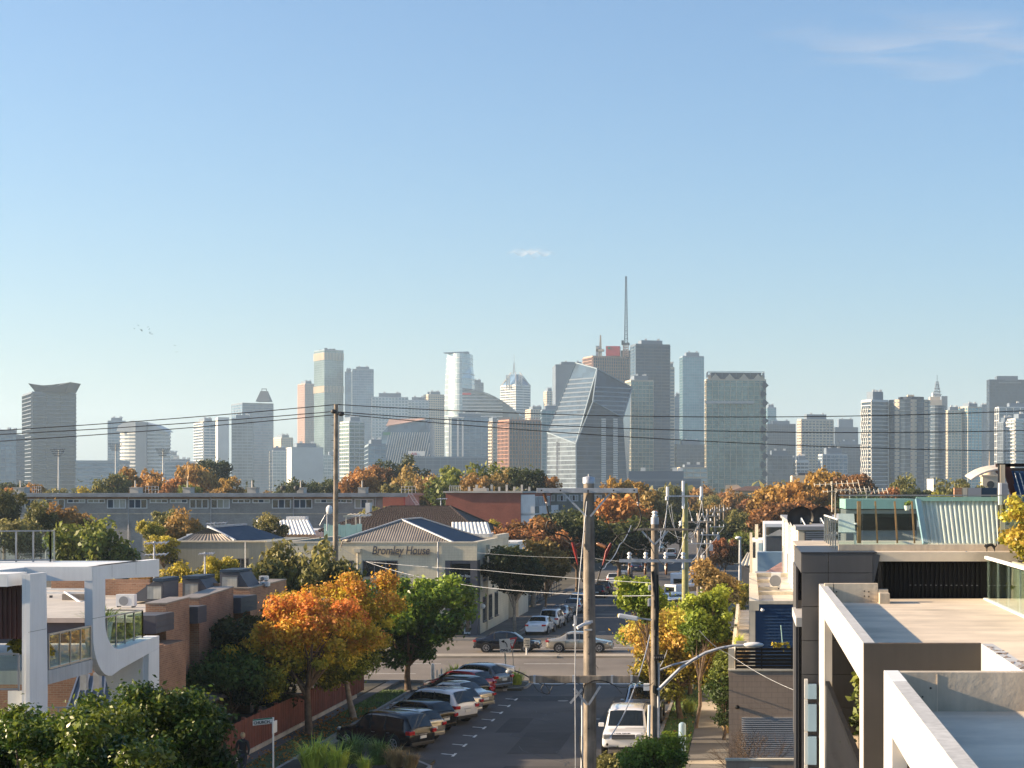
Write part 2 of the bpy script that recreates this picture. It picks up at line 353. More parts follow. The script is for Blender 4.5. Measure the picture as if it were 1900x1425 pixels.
sheet('footpath', 'footpath', -4.1, 90, 134.8, 137.2, .115)
sheet('footpath', 'footpath', -4.1, -1.2, 137.2, 420, .115)
# right footpath: bays of asphalt and concrete that one can tell apart
fp = MB().box(-2.63, -.78, 20, 105.2, -.1, .10).build('footpath', 'footpath', kind='structure')
y = 66
for i, (l, mm) in enumerate([(3.4, 0), (1.4, 1), (2.2, 0), (1.1, 1), (5.0, 0), (.9, 1), (4.2, 0), (1.6, 1), (4.4, 1), (4.3, 1), (3.0, 0), (3.6, 1)]):
    MB().box(-2.61, -.80, y + .02, y + l - .02, .10, .125 + .003 * (i % 2)).build('slab', ['footpath', 'footpath_slab'][mm], fp); y += l
# median of the cross street
med = MB(); med.box(-60, -13.2, 120.4, 122.2, 0, .15); med.box(-3.0, 60, 120.4, 122.2, 0, .15); med.box(-22.6, -7.2, 120.6, 122.0, 0, .14)
med.build('median_strip', 'footpath_slab', kind='structure')
pm = MB()
for k in range(8):
    Y = 76.3 + 2.9 * k; x = -12.85
    pm.bar((x, Y - .42, .004), (x, Y + .42, .004), .11, .008); pm.bar((x - .62, Y + .36, .004), (x - .06, Y + .03, .004), .10, .008)
for k in range(10): pm.box(-60 + k * 9, -56.5 + k * 9, 116.5, 116.62, 0, .008)
for k in range(12): pm.box(-55 + k * 9, -51 + k * 9, 128.4, 128.52, 0, .008)
pm.box(-50, -21, 110.2, 110.3, 0, .008); pm.box(-3, 40, 110.2, 110.3, 0, .008)
for k in range(7): pm.box(-13.6 + k * 1.5, -12.8 + k * 1.5, 105.9, 106.2, 0, .008)
pm.box(-13, -4.6, 104.3, 104.62, 0, .008)
pm.box(-5.2, -5.1, 75, 79, 0, .008)
pm.build('road_markings', 'paint', kind='structure')
ml = MB()
for (x, yv) in [(-7.8, 88.3), (-10.2, 96.0), (-9.0, 150), (-12, 143)]:
    ml.tube([(x, yv, 0), (x, yv, .006)], .3, 14)
ml.build('manhole_cover', 'kerb', kind='structure')
# speed humps / crossings of the far street
for Yh, t in [(163, 1.0), (186, 1.0), (205, 1.2)]:
    m = MB(); x0, x1 = -17.9, -4.9
    m.add([(x0, Yh - t, .004), (x1, Yh - t, .004), (x1, Yh, .09), (x0, Yh, .09), (x1, Yh + t, .004), (x0, Yh + t, .004)], [(0, 1, 2, 3), (3, 2, 4, 5)])
    m.build('speed_hump', 'asphalt_pale', kind='structure')
pt = MB(); g = random.Random(3)
for (x, y_, a, b) in [(-9.5, 80, 1.1, 3.4), (-6.8, 92, .7, 6), (-11, 97, 2.2, 1.2), (-8.6, 71, 1.6, 2.2), (-11.5, 86, .6, 2.6), (-8, 160, 1.2, 5), (-13, 175, 1, 7)]: pt.box(x - a, x + a, y_ - b, y_ + b, 0, .004)
pt.build('asphalt_patch', 'asphalt_patch', kind='structure')
pt = MB(); pt.box(XL, XL + .42, 76, 100.4, 0, .006); pt.box(XR - .42, XR, 20, 103, 0, .006); pt.box(-18.6, -18.2, 137, 400, 0, .006); pt.build('gutter', 'kerb', kind='structure')
pt = MB()
for _ in range(15):
    p = Vector((g.uniform(-12, -5), g.uniform(72, 102), .003)); d = Vector((g.gauss(0, .3), 1, 0)).normalized()
    for k in range(g.randint(4, 9)): q = p + d * .7; pt.bar(p, q, .025, .006); p = q; d = (d + Vector((g.gauss(0, .5), 0, 0))).normalized()
pt.build('crack_seal', 'sign_black', kind='structure')
# haze: one closed box of thin air
hz = bpy.data.materials.new('haze'); hz.use_nodes = True; n_ = hz.node_tree; n_.nodes.remove(n_.nodes['Principled BSDF'])
pv = n_.nodes.new('ShaderNodeVolumePrincipled'); pv.inputs['Color'].default_value = (.66, .85, 1.0, 1); pv.inputs['Density'].default_value = HAZE = .00012
pv.inputs['Anisotropy'].default_value = .2
n_.links.new(pv.outputs[0], n_.nodes['Material Output'].inputs['Volume'])
MB().box(-6100, 6100, -800, 9100, -3, 420).build('haze', hz, kind='stuff')
# thin cirrus far above, well outside the haze
def cirrus(name, label, c, sx, sy, seed, dens, stretch, lo=.3):
    m = bpy.data.materials.new('cirrus'); m.use_nodes = True; t = m.node_tree; t.nodes.remove(t.nodes['Principled BSDF'])
    tc = t.nodes.new('ShaderNodeTexCoord'); mp = t.nodes.new('ShaderNodeMapping'); mp.inputs['Scale'].default_value = stretch; mp.inputs['Location'].default_value = (seed, seed, 0)
    L(t, tc.outputs['Generated'], mp.inputs[0]); n = t.nodes.new('ShaderNodeTexNoise'); n.inputs['Scale'].default_value = 1; n.inputs['Detail'].default_value = 7; n.inputs['Distortion'].default_value = .6; L(t, mp.outputs[0], n.inputs[0])
    g = t.nodes.new('ShaderNodeTexGradient'); g.gradient_type = 'SPHERICAL'; m1 = t.nodes.new('ShaderNodeMapping'); m1.inputs['Location'].default_value = (-1, -1, 0); m1.inputs['Scale'].default_value = (2, 2, 1)
    L(t, tc.outputs['Generated'], m1.inputs[0]); L(t, m1.outputs[0], g.inputs[0])
    r = t.nodes.new('ShaderNodeMapRange'); L(t, n.outputs[0], r.inputs[0]); r.inputs[1].default_value = lo; r.inputs[2].default_value = .75; r.inputs[4].default_value = dens
    k = t.nodes.new('ShaderNodeMath'); k.operation = 'MULTIPLY'; L(t, r.outputs[0], k.inputs[0]); L(t, g.outputs[1], k.inputs[1])
    tr = t.nodes.new('ShaderNodeBsdfTransparent'); d = t.nodes.new('ShaderNodeBsdfTranslucent'); d.inputs[0].default_value = (1, 1, 1, 1)
    d2 = t.nodes.new('ShaderNodeBsdfDiffuse'); d2.inputs[0].default_value = (1, 1, 1, 1); m0 = t.nodes.new('ShaderNodeMixShader'); L(t, d.outputs[0], m0.inputs[1]); L(t, d2.outputs[0], m0.inputs[2])
    mx = t.nodes.new('ShaderNodeMixShader'); L(t, k.outputs[0], mx.inputs[0]); L(t, tr.outputs[0], mx.inputs[1]); L(t, m0.outputs[0], mx.inputs[2]); L(t, mx.outputs[0], t.nodes['Material Output'].inputs[0])
    mb = MB(); N = 12
    V = [(c[0] + sx * (i / N - .5), c[1] + sy * (j / N - .5), c[2] + 40 * math.sin(i * 1.3) * math.cos(j * .9)) for j in range(N + 1) for i in range(N + 1)]
    mb.add(V, [(j * (N + 1) + i, j * (N + 1) + i + 1, (j + 1) * (N + 1) + i + 1, (j + 1) * (N + 1) + i) for j in range(N) for i in range(N)], True)
    return tag(mb.build(name, m, at=c), label, 'cloud', kind='stuff')
cirrus('cirrus_cloud', 'faint streaky cirrus veil high in the upper right sky', (1500, 13300, 3400), 3300, 2600, 3.1, .55, (1.6, 9, 1), .28)
cirrus('cirrus_cloud', 'small thin white wisp of cloud alone in the middle sky above the pyramid topped tower', (-1800, 14500, 1990), 480, 420, 2.2, .75, (.5, .7, 1), .1)
# ================================================================ skyline
def foot(x0,xc,x1,D,th,dmin=14,dmax=70):
 """rectangular footprint whose near corner, left corner and right corner fall on three photo columns"""
 c,s=math.cos(R(th)),math.sin(R(th));k1=(x1-CX)/F;k0=(x0-CX)/F;Xc=(xc-CX)*D/F
 wd=(k1*D-Xc)/(c-k1*s)if x1>xc else 25
 den=s+k0*c;dp=(Xc-k0*D)/den if(abs(den)>.02 and xc>x0)else 30
 if not(dmin<=dp<=dmax):dp=min(max(dp,dmin),dmax)if dp>0 else 30
 C=Vector((Xc,D));u=Vector((c,s));v=Vector((-s,c))
 return[C,C+u*wd,C+u*wd+v*dp,C+v*dp]
def facade(bm_,mm_,poly,z0,z1,fl,band,mull,mw,pr,skip=0):
 n=len(poly)
 for i in range(n):
  a,b=Vector(poly[i]),Vector(poly[(i+1)%n]);e=b-a;l=e.length
  if l<1:continue
  e/=l;o=Vector((e.y,-e.x))
  if o.y>.55:continue
  E=Vector((*e,0));O=Vector((*o,0));Z=Vector((0,0,1))
  if band:
   k=int((z1-z0)/fl)
   for j in range(1,k+1):
    z=z0+j*fl;mid=(a+b)/2
    bm_.obox((*(mid+o*(pr/2-.3)),min(z,z1-band/2)),E*(l/2+(pr-.02*(i%2))),O*(pr/2+.3),Z*band/2)
  if mull:
   k=max(1,round(l/mull))
   for j in range(k+1):
    p=a+e*l*j/k
    mm_.obox((*(p+o*(pr*.4-.1)),(z0+z1)/2),E*mw/2,O*(pr*.5),Z*((z1-z0)/2))
def tower(label,x0,xc,x1,yt,D,th=30,g='g_blue',f='f_grey',fl=3.6,band=.6,mull=4.5,mw=.35,pr=.4,cap=None,poly=None,name='office_tower',cat='tower',plant=1,z0=0,group=None):
 poly=poly or foot(x0,xc,x1,D,th);zt=Zp(yt,D)
 cx=sum(p[0]for p in poly)/len(poly);cyy=sum(p[1]for p in poly)/len(poly)
 t=thing(name,label,cat,(cx,cyy,0),group)
 MB().prism([tuple(p)for p in poly],z0,zt).build('wall',g,t)
 b,m=MB(),MB();facade(b,m,poly,z0,zt,fl,band,mull,mw,pr)
 if b.v:b.build('floor_band',f,t,kind='stuff')
 if m.v:m.build('mullion',f,t,kind='stuff')
 def shr(k):return[(cx+(p[0]-cx)*k,cyy+(p[1]-cyy)*k)for p in poly]
 MB().prism(shr(1.012),zt,zt+1.3).build('parapet',f,t)
 if plant:
  h=plant if plant>1 else 4
  MB().prism(shr(.62),zt+1.3,zt+1.3+h).build('plant_room','f_grey' if f!='f_grey' else 'f_mid',t)
  q=MB()
  for k in range(3):
   p=shr(.3+.12*k)[k%len(poly)];q.box(p[0]-1.2,p[0]+1.2,p[1]-1.2,p[1]+1.2,zt+1.3+h,zt+3.2+h)
  q.build('roof_unit','f_white',t,kind='stuff')
 if cap:cap(t,poly,zt,shr)
 return t
def lattice(mb,c,w,z0,z1,seg,r,w1=None):
 w1=w1 or w
 for i in range(seg):
  a,b=z0+(z1-z0)*i/seg,z0+(z1-z0)*(i+1)/seg
  wa,wb=w+(w1-w)*i/seg,w+(w1-w)*(i+1)/seg
  Pq=lambda ww,z:[Vector((c[0]+sx*ww,c[1]+sy*ww,z))for sx,sy in((-1,-1),(1,-1),(1,1),(-1,1))]
  A_,B_=Pq(wa,a),Pq(wb,b)
  for k in range(4):
   mb.bar(A_[k],B_[k],r);mb.bar(A_[k],B_[(k+1)%4],r*.7);mb.bar(B_[k],B_[(k+1)%4],r*.7)
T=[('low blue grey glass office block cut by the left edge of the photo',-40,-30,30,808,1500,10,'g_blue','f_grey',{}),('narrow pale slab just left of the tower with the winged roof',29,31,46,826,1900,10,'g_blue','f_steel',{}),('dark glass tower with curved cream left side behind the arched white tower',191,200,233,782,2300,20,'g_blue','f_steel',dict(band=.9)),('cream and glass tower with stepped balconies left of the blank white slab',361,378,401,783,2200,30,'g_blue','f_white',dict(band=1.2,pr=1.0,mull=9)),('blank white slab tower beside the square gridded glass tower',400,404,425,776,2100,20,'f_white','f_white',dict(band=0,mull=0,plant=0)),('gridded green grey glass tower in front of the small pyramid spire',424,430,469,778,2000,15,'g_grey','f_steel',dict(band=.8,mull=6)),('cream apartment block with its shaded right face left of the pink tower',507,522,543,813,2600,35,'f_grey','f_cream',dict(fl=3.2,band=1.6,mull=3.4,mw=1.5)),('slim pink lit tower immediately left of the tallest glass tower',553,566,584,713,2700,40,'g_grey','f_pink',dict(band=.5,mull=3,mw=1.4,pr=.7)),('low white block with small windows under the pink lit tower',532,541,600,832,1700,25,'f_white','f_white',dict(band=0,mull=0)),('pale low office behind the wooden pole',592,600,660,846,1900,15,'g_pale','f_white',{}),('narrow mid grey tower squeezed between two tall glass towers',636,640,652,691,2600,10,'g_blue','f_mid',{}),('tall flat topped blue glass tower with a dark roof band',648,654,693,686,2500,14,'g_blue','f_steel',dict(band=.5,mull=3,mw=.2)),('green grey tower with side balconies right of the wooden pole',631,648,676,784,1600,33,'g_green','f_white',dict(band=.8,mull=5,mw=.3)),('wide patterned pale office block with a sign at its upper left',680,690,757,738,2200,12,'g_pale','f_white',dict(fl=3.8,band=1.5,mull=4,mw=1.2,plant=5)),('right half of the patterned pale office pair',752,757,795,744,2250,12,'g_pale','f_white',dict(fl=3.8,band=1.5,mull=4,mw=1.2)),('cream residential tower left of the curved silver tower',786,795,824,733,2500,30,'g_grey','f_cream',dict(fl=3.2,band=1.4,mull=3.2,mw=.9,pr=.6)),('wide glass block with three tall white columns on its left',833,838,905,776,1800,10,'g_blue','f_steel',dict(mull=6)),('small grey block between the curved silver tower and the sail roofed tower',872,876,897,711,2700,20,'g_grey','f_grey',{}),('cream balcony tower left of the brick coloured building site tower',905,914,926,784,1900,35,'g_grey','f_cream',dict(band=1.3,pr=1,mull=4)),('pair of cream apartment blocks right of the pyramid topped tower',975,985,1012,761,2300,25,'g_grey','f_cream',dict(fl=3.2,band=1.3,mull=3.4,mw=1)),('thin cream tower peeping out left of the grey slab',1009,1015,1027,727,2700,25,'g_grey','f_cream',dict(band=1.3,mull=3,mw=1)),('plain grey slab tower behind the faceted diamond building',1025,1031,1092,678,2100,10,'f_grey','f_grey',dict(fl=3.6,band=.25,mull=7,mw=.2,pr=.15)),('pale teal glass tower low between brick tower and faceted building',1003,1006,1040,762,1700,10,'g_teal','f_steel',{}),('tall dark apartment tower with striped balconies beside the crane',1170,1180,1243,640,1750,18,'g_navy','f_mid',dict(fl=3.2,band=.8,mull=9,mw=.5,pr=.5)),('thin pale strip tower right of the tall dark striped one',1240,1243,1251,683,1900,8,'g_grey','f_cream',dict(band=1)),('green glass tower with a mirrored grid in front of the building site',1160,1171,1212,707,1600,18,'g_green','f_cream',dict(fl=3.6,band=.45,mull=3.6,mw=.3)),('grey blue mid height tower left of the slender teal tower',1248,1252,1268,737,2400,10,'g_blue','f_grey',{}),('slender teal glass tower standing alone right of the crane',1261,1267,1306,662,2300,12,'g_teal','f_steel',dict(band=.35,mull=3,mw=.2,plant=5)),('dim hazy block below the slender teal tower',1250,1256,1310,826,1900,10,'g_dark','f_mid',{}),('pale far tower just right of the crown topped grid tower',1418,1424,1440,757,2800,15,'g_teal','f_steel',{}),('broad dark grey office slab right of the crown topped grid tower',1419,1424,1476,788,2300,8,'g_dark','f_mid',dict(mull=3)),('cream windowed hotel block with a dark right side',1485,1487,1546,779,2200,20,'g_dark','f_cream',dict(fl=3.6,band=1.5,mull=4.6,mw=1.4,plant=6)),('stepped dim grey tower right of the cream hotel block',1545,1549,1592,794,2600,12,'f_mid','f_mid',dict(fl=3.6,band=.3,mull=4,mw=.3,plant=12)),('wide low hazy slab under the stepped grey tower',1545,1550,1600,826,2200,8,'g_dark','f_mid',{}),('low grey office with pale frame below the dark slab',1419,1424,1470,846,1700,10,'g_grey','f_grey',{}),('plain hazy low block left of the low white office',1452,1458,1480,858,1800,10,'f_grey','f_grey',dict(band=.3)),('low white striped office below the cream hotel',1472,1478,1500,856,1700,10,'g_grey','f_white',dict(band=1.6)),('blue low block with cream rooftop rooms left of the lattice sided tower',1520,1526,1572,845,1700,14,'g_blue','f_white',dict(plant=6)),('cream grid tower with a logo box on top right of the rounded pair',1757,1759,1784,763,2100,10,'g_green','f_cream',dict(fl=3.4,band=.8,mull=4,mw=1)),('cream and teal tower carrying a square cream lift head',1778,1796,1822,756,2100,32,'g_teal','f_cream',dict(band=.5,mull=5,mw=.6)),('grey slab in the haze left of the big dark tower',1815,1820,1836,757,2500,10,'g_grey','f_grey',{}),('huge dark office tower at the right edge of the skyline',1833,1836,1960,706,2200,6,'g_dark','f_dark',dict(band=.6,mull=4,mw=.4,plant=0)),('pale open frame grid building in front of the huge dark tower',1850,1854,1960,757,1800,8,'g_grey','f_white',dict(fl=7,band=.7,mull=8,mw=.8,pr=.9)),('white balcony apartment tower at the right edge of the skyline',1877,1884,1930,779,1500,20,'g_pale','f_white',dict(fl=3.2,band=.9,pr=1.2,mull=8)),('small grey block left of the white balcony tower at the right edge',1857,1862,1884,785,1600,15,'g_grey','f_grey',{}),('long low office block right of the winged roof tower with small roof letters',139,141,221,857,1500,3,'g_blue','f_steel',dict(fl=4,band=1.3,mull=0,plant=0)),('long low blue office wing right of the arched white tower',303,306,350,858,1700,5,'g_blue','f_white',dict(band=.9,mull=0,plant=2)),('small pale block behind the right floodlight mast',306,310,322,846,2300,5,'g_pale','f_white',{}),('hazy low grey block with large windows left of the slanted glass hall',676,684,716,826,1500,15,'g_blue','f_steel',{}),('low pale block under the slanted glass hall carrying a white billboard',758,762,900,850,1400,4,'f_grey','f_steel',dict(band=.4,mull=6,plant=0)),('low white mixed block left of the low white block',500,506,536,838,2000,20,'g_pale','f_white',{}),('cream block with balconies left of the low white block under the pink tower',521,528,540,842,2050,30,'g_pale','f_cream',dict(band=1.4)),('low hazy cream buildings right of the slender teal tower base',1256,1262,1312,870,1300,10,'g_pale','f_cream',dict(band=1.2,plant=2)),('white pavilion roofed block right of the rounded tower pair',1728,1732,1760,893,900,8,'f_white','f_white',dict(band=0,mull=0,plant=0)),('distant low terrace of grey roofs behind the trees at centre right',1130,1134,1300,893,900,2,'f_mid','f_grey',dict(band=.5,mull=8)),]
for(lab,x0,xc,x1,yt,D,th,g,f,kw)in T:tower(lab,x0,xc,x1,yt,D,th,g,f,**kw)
# --- winged roof tower
def wing(t,poly,zt,shr):
 k=1/F*1500;D=poly[0][1]
 def q(px,py,d):return P(px,py,d)
 lo=[q(66,728,D+4),q(121,728,D+4)];m=MB()
 top=[q(52,711,D-2),q(66,714.5,D),q(82,715,D),q(96,714,D),(q(114,711.5,D)),q(131,709,D-2)]
 V=lo+top;n=len(V);B=[p+Vector((0,22,0))for p in V]
 m.extr([lo[0],lo[1]]+top[::-1],(0,24,0));m.build('winged_roof','f_dark',t)
tower('tower of thin stacked floor slabs under a dark upswept winged roof',43,60,139,729,1550,30,'g_dark','f_grey',fl=3.5,band=.7,mull=12,mw=.2,pr=1.3,cap=wing,plant=0,name='apartment_tower')
t=None
# --- arched white tower
def ptower(name,label,cat,polyfn,zs,g,f,band,mull,fl,mw=.3,pr=.5,cap=True):
 """tower lofted through footprints polyfn(z)"""
 c=polyfn(0);cx=sum(p[0]for p in c)/len(c);cyy=sum(p[1]for p in c)/len(c);t=thing(name,label,cat,(cx,cyy,0))
 m=MB();n=len(c)
 for z in zs:m.v+=[(p[0],p[1],z)for p in polyfn(z)]
 for i in range(len(zs)-1):
  for k in range(n):
   m.f.append([i*n+k,i*n+(k+1)%n,(i+1)*n+(k+1)%n,(i+1)*n+k]);m.m.append(0);m.sm.append(False)
 m.f.append([(len(zs)-1)*n+k for k in range(n)]);m.m.append(0);m.sm.append(False)
 m.build('wall',g,t)
 b=MB();z=fl
 while z<zs[-1]:
  q=polyfn(z);ex=1+pr/20
  q2=[(cx+(p[0]-cx)*ex,cyy+(p[1]-cyy)*ex)for p in q];b.prism(q2,z-band/2,z+band/2);z+=fl
 b.build('floor_band',f,t,kind='stuff')
 if mull:
  b=MB()
  for k in range(0,n,mull):
   for i in range(len(zs)-1):
    a=polyfn(zs[i])[k];c2=polyfn(zs[i+1])[k];e=1+pr*.6/20
    b.bar((cx+(a[0]-cx)*e,cyy+(a[1]-cyy)*e,zs[i]),(cx+(c2[0]-cx)*e,cyy+(c2[1]-cyy)*e,zs[i+1]),mw)
  b.build('mullion',f,t,kind='stuff')
 return t
D=1900;s_=D/F
def ell(px,w,D,n=20,dy=.6):
 c=X(px,D);r=w/2*D/F
 return[(c+r*math.cos(2*math.pi*k/n-math.pi/2),D+r*dy+r*dy*math.sin(2*math.pi*k/n-math.pi/2))for k in range(n)]
t=ptower('apartment_tower','rounded white banded apartment tower with an arched roof','tower',lambda z:ell(262,92,1900,24,.5),[0,Zp(800,1900)],'g_grey','f_white',1.9,0,3.9)
m=MB();pr_=[(216,800),(219,790),(230,784),(246,780.5),(262,782),(285,788),(300,795),(308,801)]
m.extr([P(px,py,1902)for px,py in pr_],(0,26,0));m.build('arched_roof','f_white',t)
m=MB();m.box(X(252,1898),X(272,1898),1897,1903,0,Zp(783,1898));m.build('lift_core','f_grey',t)
# --- pyramid capped tower (left)
def pyr(t,poly,zt,shr):
 cx,cy_=t.location[0],t.location[1];D=2300;s=D/F
 m=MB();p=P(487,745,2285);b=6;V=[(p.x-9,p.y,p.z),(p.x+9,p.y,p.z),(p.x+9,p.y+16,p.z),(p.x-9,p.y+16,p.z),(p.x-4,p.y+5,p.z+14),(p.x+4,p.y+5,p.z+14),(p.x+4,p.y+12,p.z+14),(p.x-4,p.y+12,p.z+14)]
 m.add(V,[(0,1,5,4),(1,2,6,5),(2,3,7,6),(3,0,4,7),(4,5,6,7)]);m.bar((p.x-3,p.y+8,p.z+14),(p.x-3,p.y+8,p.z+17),.6);m.box(p.x-3,p.x+3,p.y+6,p.y+10,p.z+16.5,p.z+17.3)
 m.bar((p.x+3,p.y+8,p.z+14),(p.x+3,p.y+8,p.z+17),.6);m.build('pyramid_cap','f_dark',t)
tower('blue grey tower with a small dark pyramid cap left of the pink lit tower',430,450,507,749,2300,33,'g_blue','f_grey',band=1.0,mull=12,cap=pyr,plant=0)
# --- tallest left glass tower with crown band and mirrored waves
def crown(t,poly,zt,shr):
 b,m=MB(),MB();facade(b,m,poly,zt-14,zt-3,40,0,2.2,.9,1.2);m.build('crown_fin','f_cream',t,kind='stuff')
 b,m=MB(),MB();z=Zp(718,2600);facade(b,m,poly,z-8,z+2,40,0,2.2,.9,1.2);m.build('waist_fin','f_cream',t,kind='stuff')
 q=MB()
 for i in range(5):c=shr(.25+.1*i)[i%4];q.box(c[0]-2,c[0]+2,c[1]-2,c[1]+2,zt,zt+3+(i%3))
 q.build('roof_unit','f_dark',t,kind='stuff')
tower('tallest pale glass tower of the left group with a finned crown and waist',583,602,637,650,2600,36,'g_green','f_steel',fl=3.4,band=.35,mull=2.6,mw=.25,cap=crown,plant=0)
# --- green topped slanted hall
D=1700;t=thing('office_block','wedge shaped glass hall with slanted fins and a small green sign','building',P(755,911,D)*1)
t.location.z=0
ft=[P(708,803,D),P(722,790,D),P(790,780,D+6),P(797,778,D+14),P(800,908,D+14),P(708,908,D)]
MB().extr([ft[5],ft[4],ft[3],ft[2],ft[1],ft[0]],(0,26,0)).build('wall','g_blue',t)
m=MB()
for k in range(26):
 a=700+k*4.4;p0=(a,906);p1=(a+22,802)
 if p1[0]>797:f_=(797-p0[0])/22;p1=(797,906-104*f_)
 if p0[0]<709:f_=(709-p0[0])/22;p0=(709,906-104*f_)
 if p1[0]>p0[0]:m.bar(P(p0[0],p0[1],D-.6),P(p1[0],p1[1],D-.6),.45)
m.build('slanted_fin','f_white',t,kind='stuff')
MB().extr([P(716,792,D-1),P(790,779.5,D+4),P(782,778,D+8),P(722,780,D+6)],(0,0,1)).build('roof','f_pink',t)
MB().extr([P(711,802,D-1),P(724,802,D-1),P(724,807,D-1),P(711,807,D-1)],(0,.4,0)).build('sign_panel','sign_green',t)
# --- curved silver tower
D=2400;s=D/F
def curv(z):
 y=CY-(z-H)*F/D;bul=max(0,math.sin(math.pi*min(1,max(0,(y-655)/215))))*4.5
 xl=823-bul;xr=872-(3 if y<690 else 0);xm=857;n=8;pts=[]
 for i in range(n+1):
  t=i/n;px=xl+(xm-xl)*t;pts.append((X(px,D),D+26-26*math.sin(t*math.pi*.55)**.8))
 pts.append((X(xr,D),D+18));pts.append((X(xr,D),D+40));pts.append((X(xl+6,D),D+40));return pts
zt=Zp(655,D)
t=ptower('office_tower','curved silver banded glass tower with a bulging left side','tower',curv,[zt*i/12 for i in range(13)],'g_pale','f_white',.8,0,7.2,pr=.25)
MB().extr([P(823,655,D+4),P(868,655,D+12),P(868,652,D+12),P(823,654,D+4)],(0,14,0)).build('roof_screen','f_steel',t)
# three white columns in front of the wide glass block
t=thing('column_tower','three tall white columns joined at the top before the wide glass block','tower',P(848,911,1780));t.location.z=0
for px in(834.5,850,859):
 MB().box(X(px-1.4,1780),X(px+1.4,1780),1778,1781,0,Zp(776,1780)).build('column','f_white',t)
MB().box(X(832,1780),X(861.5,1780),1777,1782,Zp(776,1780),Zp(774,1780)).build('top_beam','f_white',t)
# --- sail roofed tower
D=2200;t=thing('office_tower','tower with a sweeping quarter arc roof falling to the right and small red letters','tower',(X(900,D),D,0))
arc=[(857+(962-857)*(1-math.cos(a))/1,0)for a in(0,)]
pts=[(858,722),(872,723.5),(888,727),(905,732),(920,739),(934,747),(946,756),(955,764),(963,770)]
MB().extr([P(858,908,D),P(963,908,D+10)]+[P(px,py,D+6*(px-858)/100)for px,py in pts[::-1]],(0,34,0)).build('wall','g_grey',t)
m=MB();z=8
while Zp(722,D)>z:
 y=CY-(z-H)*F/D;xr=963
 for(a,b),(c,d)in zip(pts,pts[1:]):
  if b<=y<=d:xr=a+(c-a)*(y-b)/(d-b)
 m.extr([(X(858,D-.5),D-.5,z),(X(min(xr,932),D-.5),D+2,z),(X(min(xr,932),D),D+2,z+1.2),(X(858,D),D-.5,z+1.2)],(0,1,0));z+=4.2
m.build('floor_band','f_white',t,kind='stuff')
for i in range(len(pts)-1):
 (a,b),(c,d)=pts[i],pts[i+1]
 MB().extr([P(a,b-.6,D-3),P(c,d-.6,D-3),P(c,d-.6,D+40),P(a,b-.6,D+40)],(0,0,1.2)).build('roof_panel','f_mid',t)
MB().extr([P(858,729,D-1),P(874,729,D-1),P(874,732.5,D-1),P(858,732.5,D-1)],(0,.5,0)).build('sign_panel','sign_red',t)
# --- pyramid tower with spire
D=2500;fp=foot(929,957,984,D,44);
def pyr2(t,poly,zt,shr):
 a=shr(1.0);b=shr(.28);n=4;z1=Zp(693,D);m=MB()
 m.add([(*p,zt)for p in a]+[(*p,z1)for p in b],[(i,(i+1)%4,4+(i+1)%4,4+i)for i in range(4)]+[(4,5,6,7)]);m.build('pyramid_roof','g_blue',t)
 m=MB()
 for i in range(4):m.bar((*a[i],zt),(*b[i],z1+3),1.6)
 m.build('hip_frame','f_white',t)
 c=(t.location[0],t.location[1])
 m=MB()
 for dx in(-9,9):lattice(m,(c[0]+dx,c[1]-14),2,zt-4,z1-2,4,.8)
 m.build('corner_frame','f_white',t,kind='stuff')
 m=MB();lattice(m,(c[0]-2,c[1]),1.6,z1,Zp(672,D),5,.45,.5);m.bar((c[0]-2,c[1],Zp(672,D)),(c[0]-2,c[1],Zp(656,D)),.5);m.build('antenna','f_white',t,kind='stuff')
tower('white and grey tower with a glass pyramid roof and thin mast',929,957,984,715,D,44,'g_grey','f_white',fl=3.6,band=1.4,mull=14,cap=pyr2,plant=0,poly=fp)
# --- brick coloured tower under construction
def rods(t,poly,zt,shr):
 m=MB()
 for i in range(4):
  for k in range(9):
   p=Vector(shr(.97)[i]).lerp(Vector(shr(.97)[(i+1)%4]),k/9);m.bar((*p,zt),(*p,zt+3.5),.25)
 m.build('starter_bar','f_brick',t,kind='stuff')
t=tower('brick coloured tower under construction left of the faceted building',925,945,1003,781,1500,33,'g_dark','f_brick',fl=3.3,band=.5,mull=2.6,mw=.7,pr=.8,cap=rods,plant=0)
m=MB();D=1496
m.extr([(*p,0)for p in[(X(959,D),D+8.0),(X(971,D),D+14.5),(X(971,D),D+16),(X(959,D),D+9.5)]],(0,0,Zp(783,D)));m.build('brick_panel','f_brick',t)
# --- faceted diamond building
D=1350;t=thing('office_tower','large faceted dark glass building shaped like a leaning crystal with pale edge frames','tower',(X(1090,D),D+30,0))
def Q(px,py,d=0):return P(px,py,D+d)
def onplane(px,py,a,b,c):
 n=(b-a).cross(c-a);o=Vector((0,0,H));r=P(px,py,D)-o;return o+r*((a-o).dot(n)/r.dot(n))
top,rid,low,left,rgt,mid,rb=Q(1068,673,26),Q(1108,684,14),Q(1069,823,0),Q(1015,802,34),Q(1173,719,34),Q(1100,744,6),Q(1156,775,18)
bl,bm2,br=Q(1013,911,34),Q(1070,911,0),Q(1166,911,24)
for v in(bl,bm2,br):v.z=0
top=onplane(1068,673,left,low,rid);rb=onplane(1156,775,rid,rgt,mid)
far_t,far_r,far_l=Q(1090,678,60),Q(1171,721,80),Q(1020,800,70);fbl,fbr=Vector((bl.x+10,D+80,0)),Vector((X(1166,D+80),D+80,0))
FC=[('left_facet',[left,low,rid,top],'g_navy',1),('right_facet',[rid,mid,rb,rgt],'g_navy',1),('front_facet',[mid,low,bm2,br,rb],'g_navy',2),('lower_facet',[bl,bm2,low,left],'g_grey',3)]
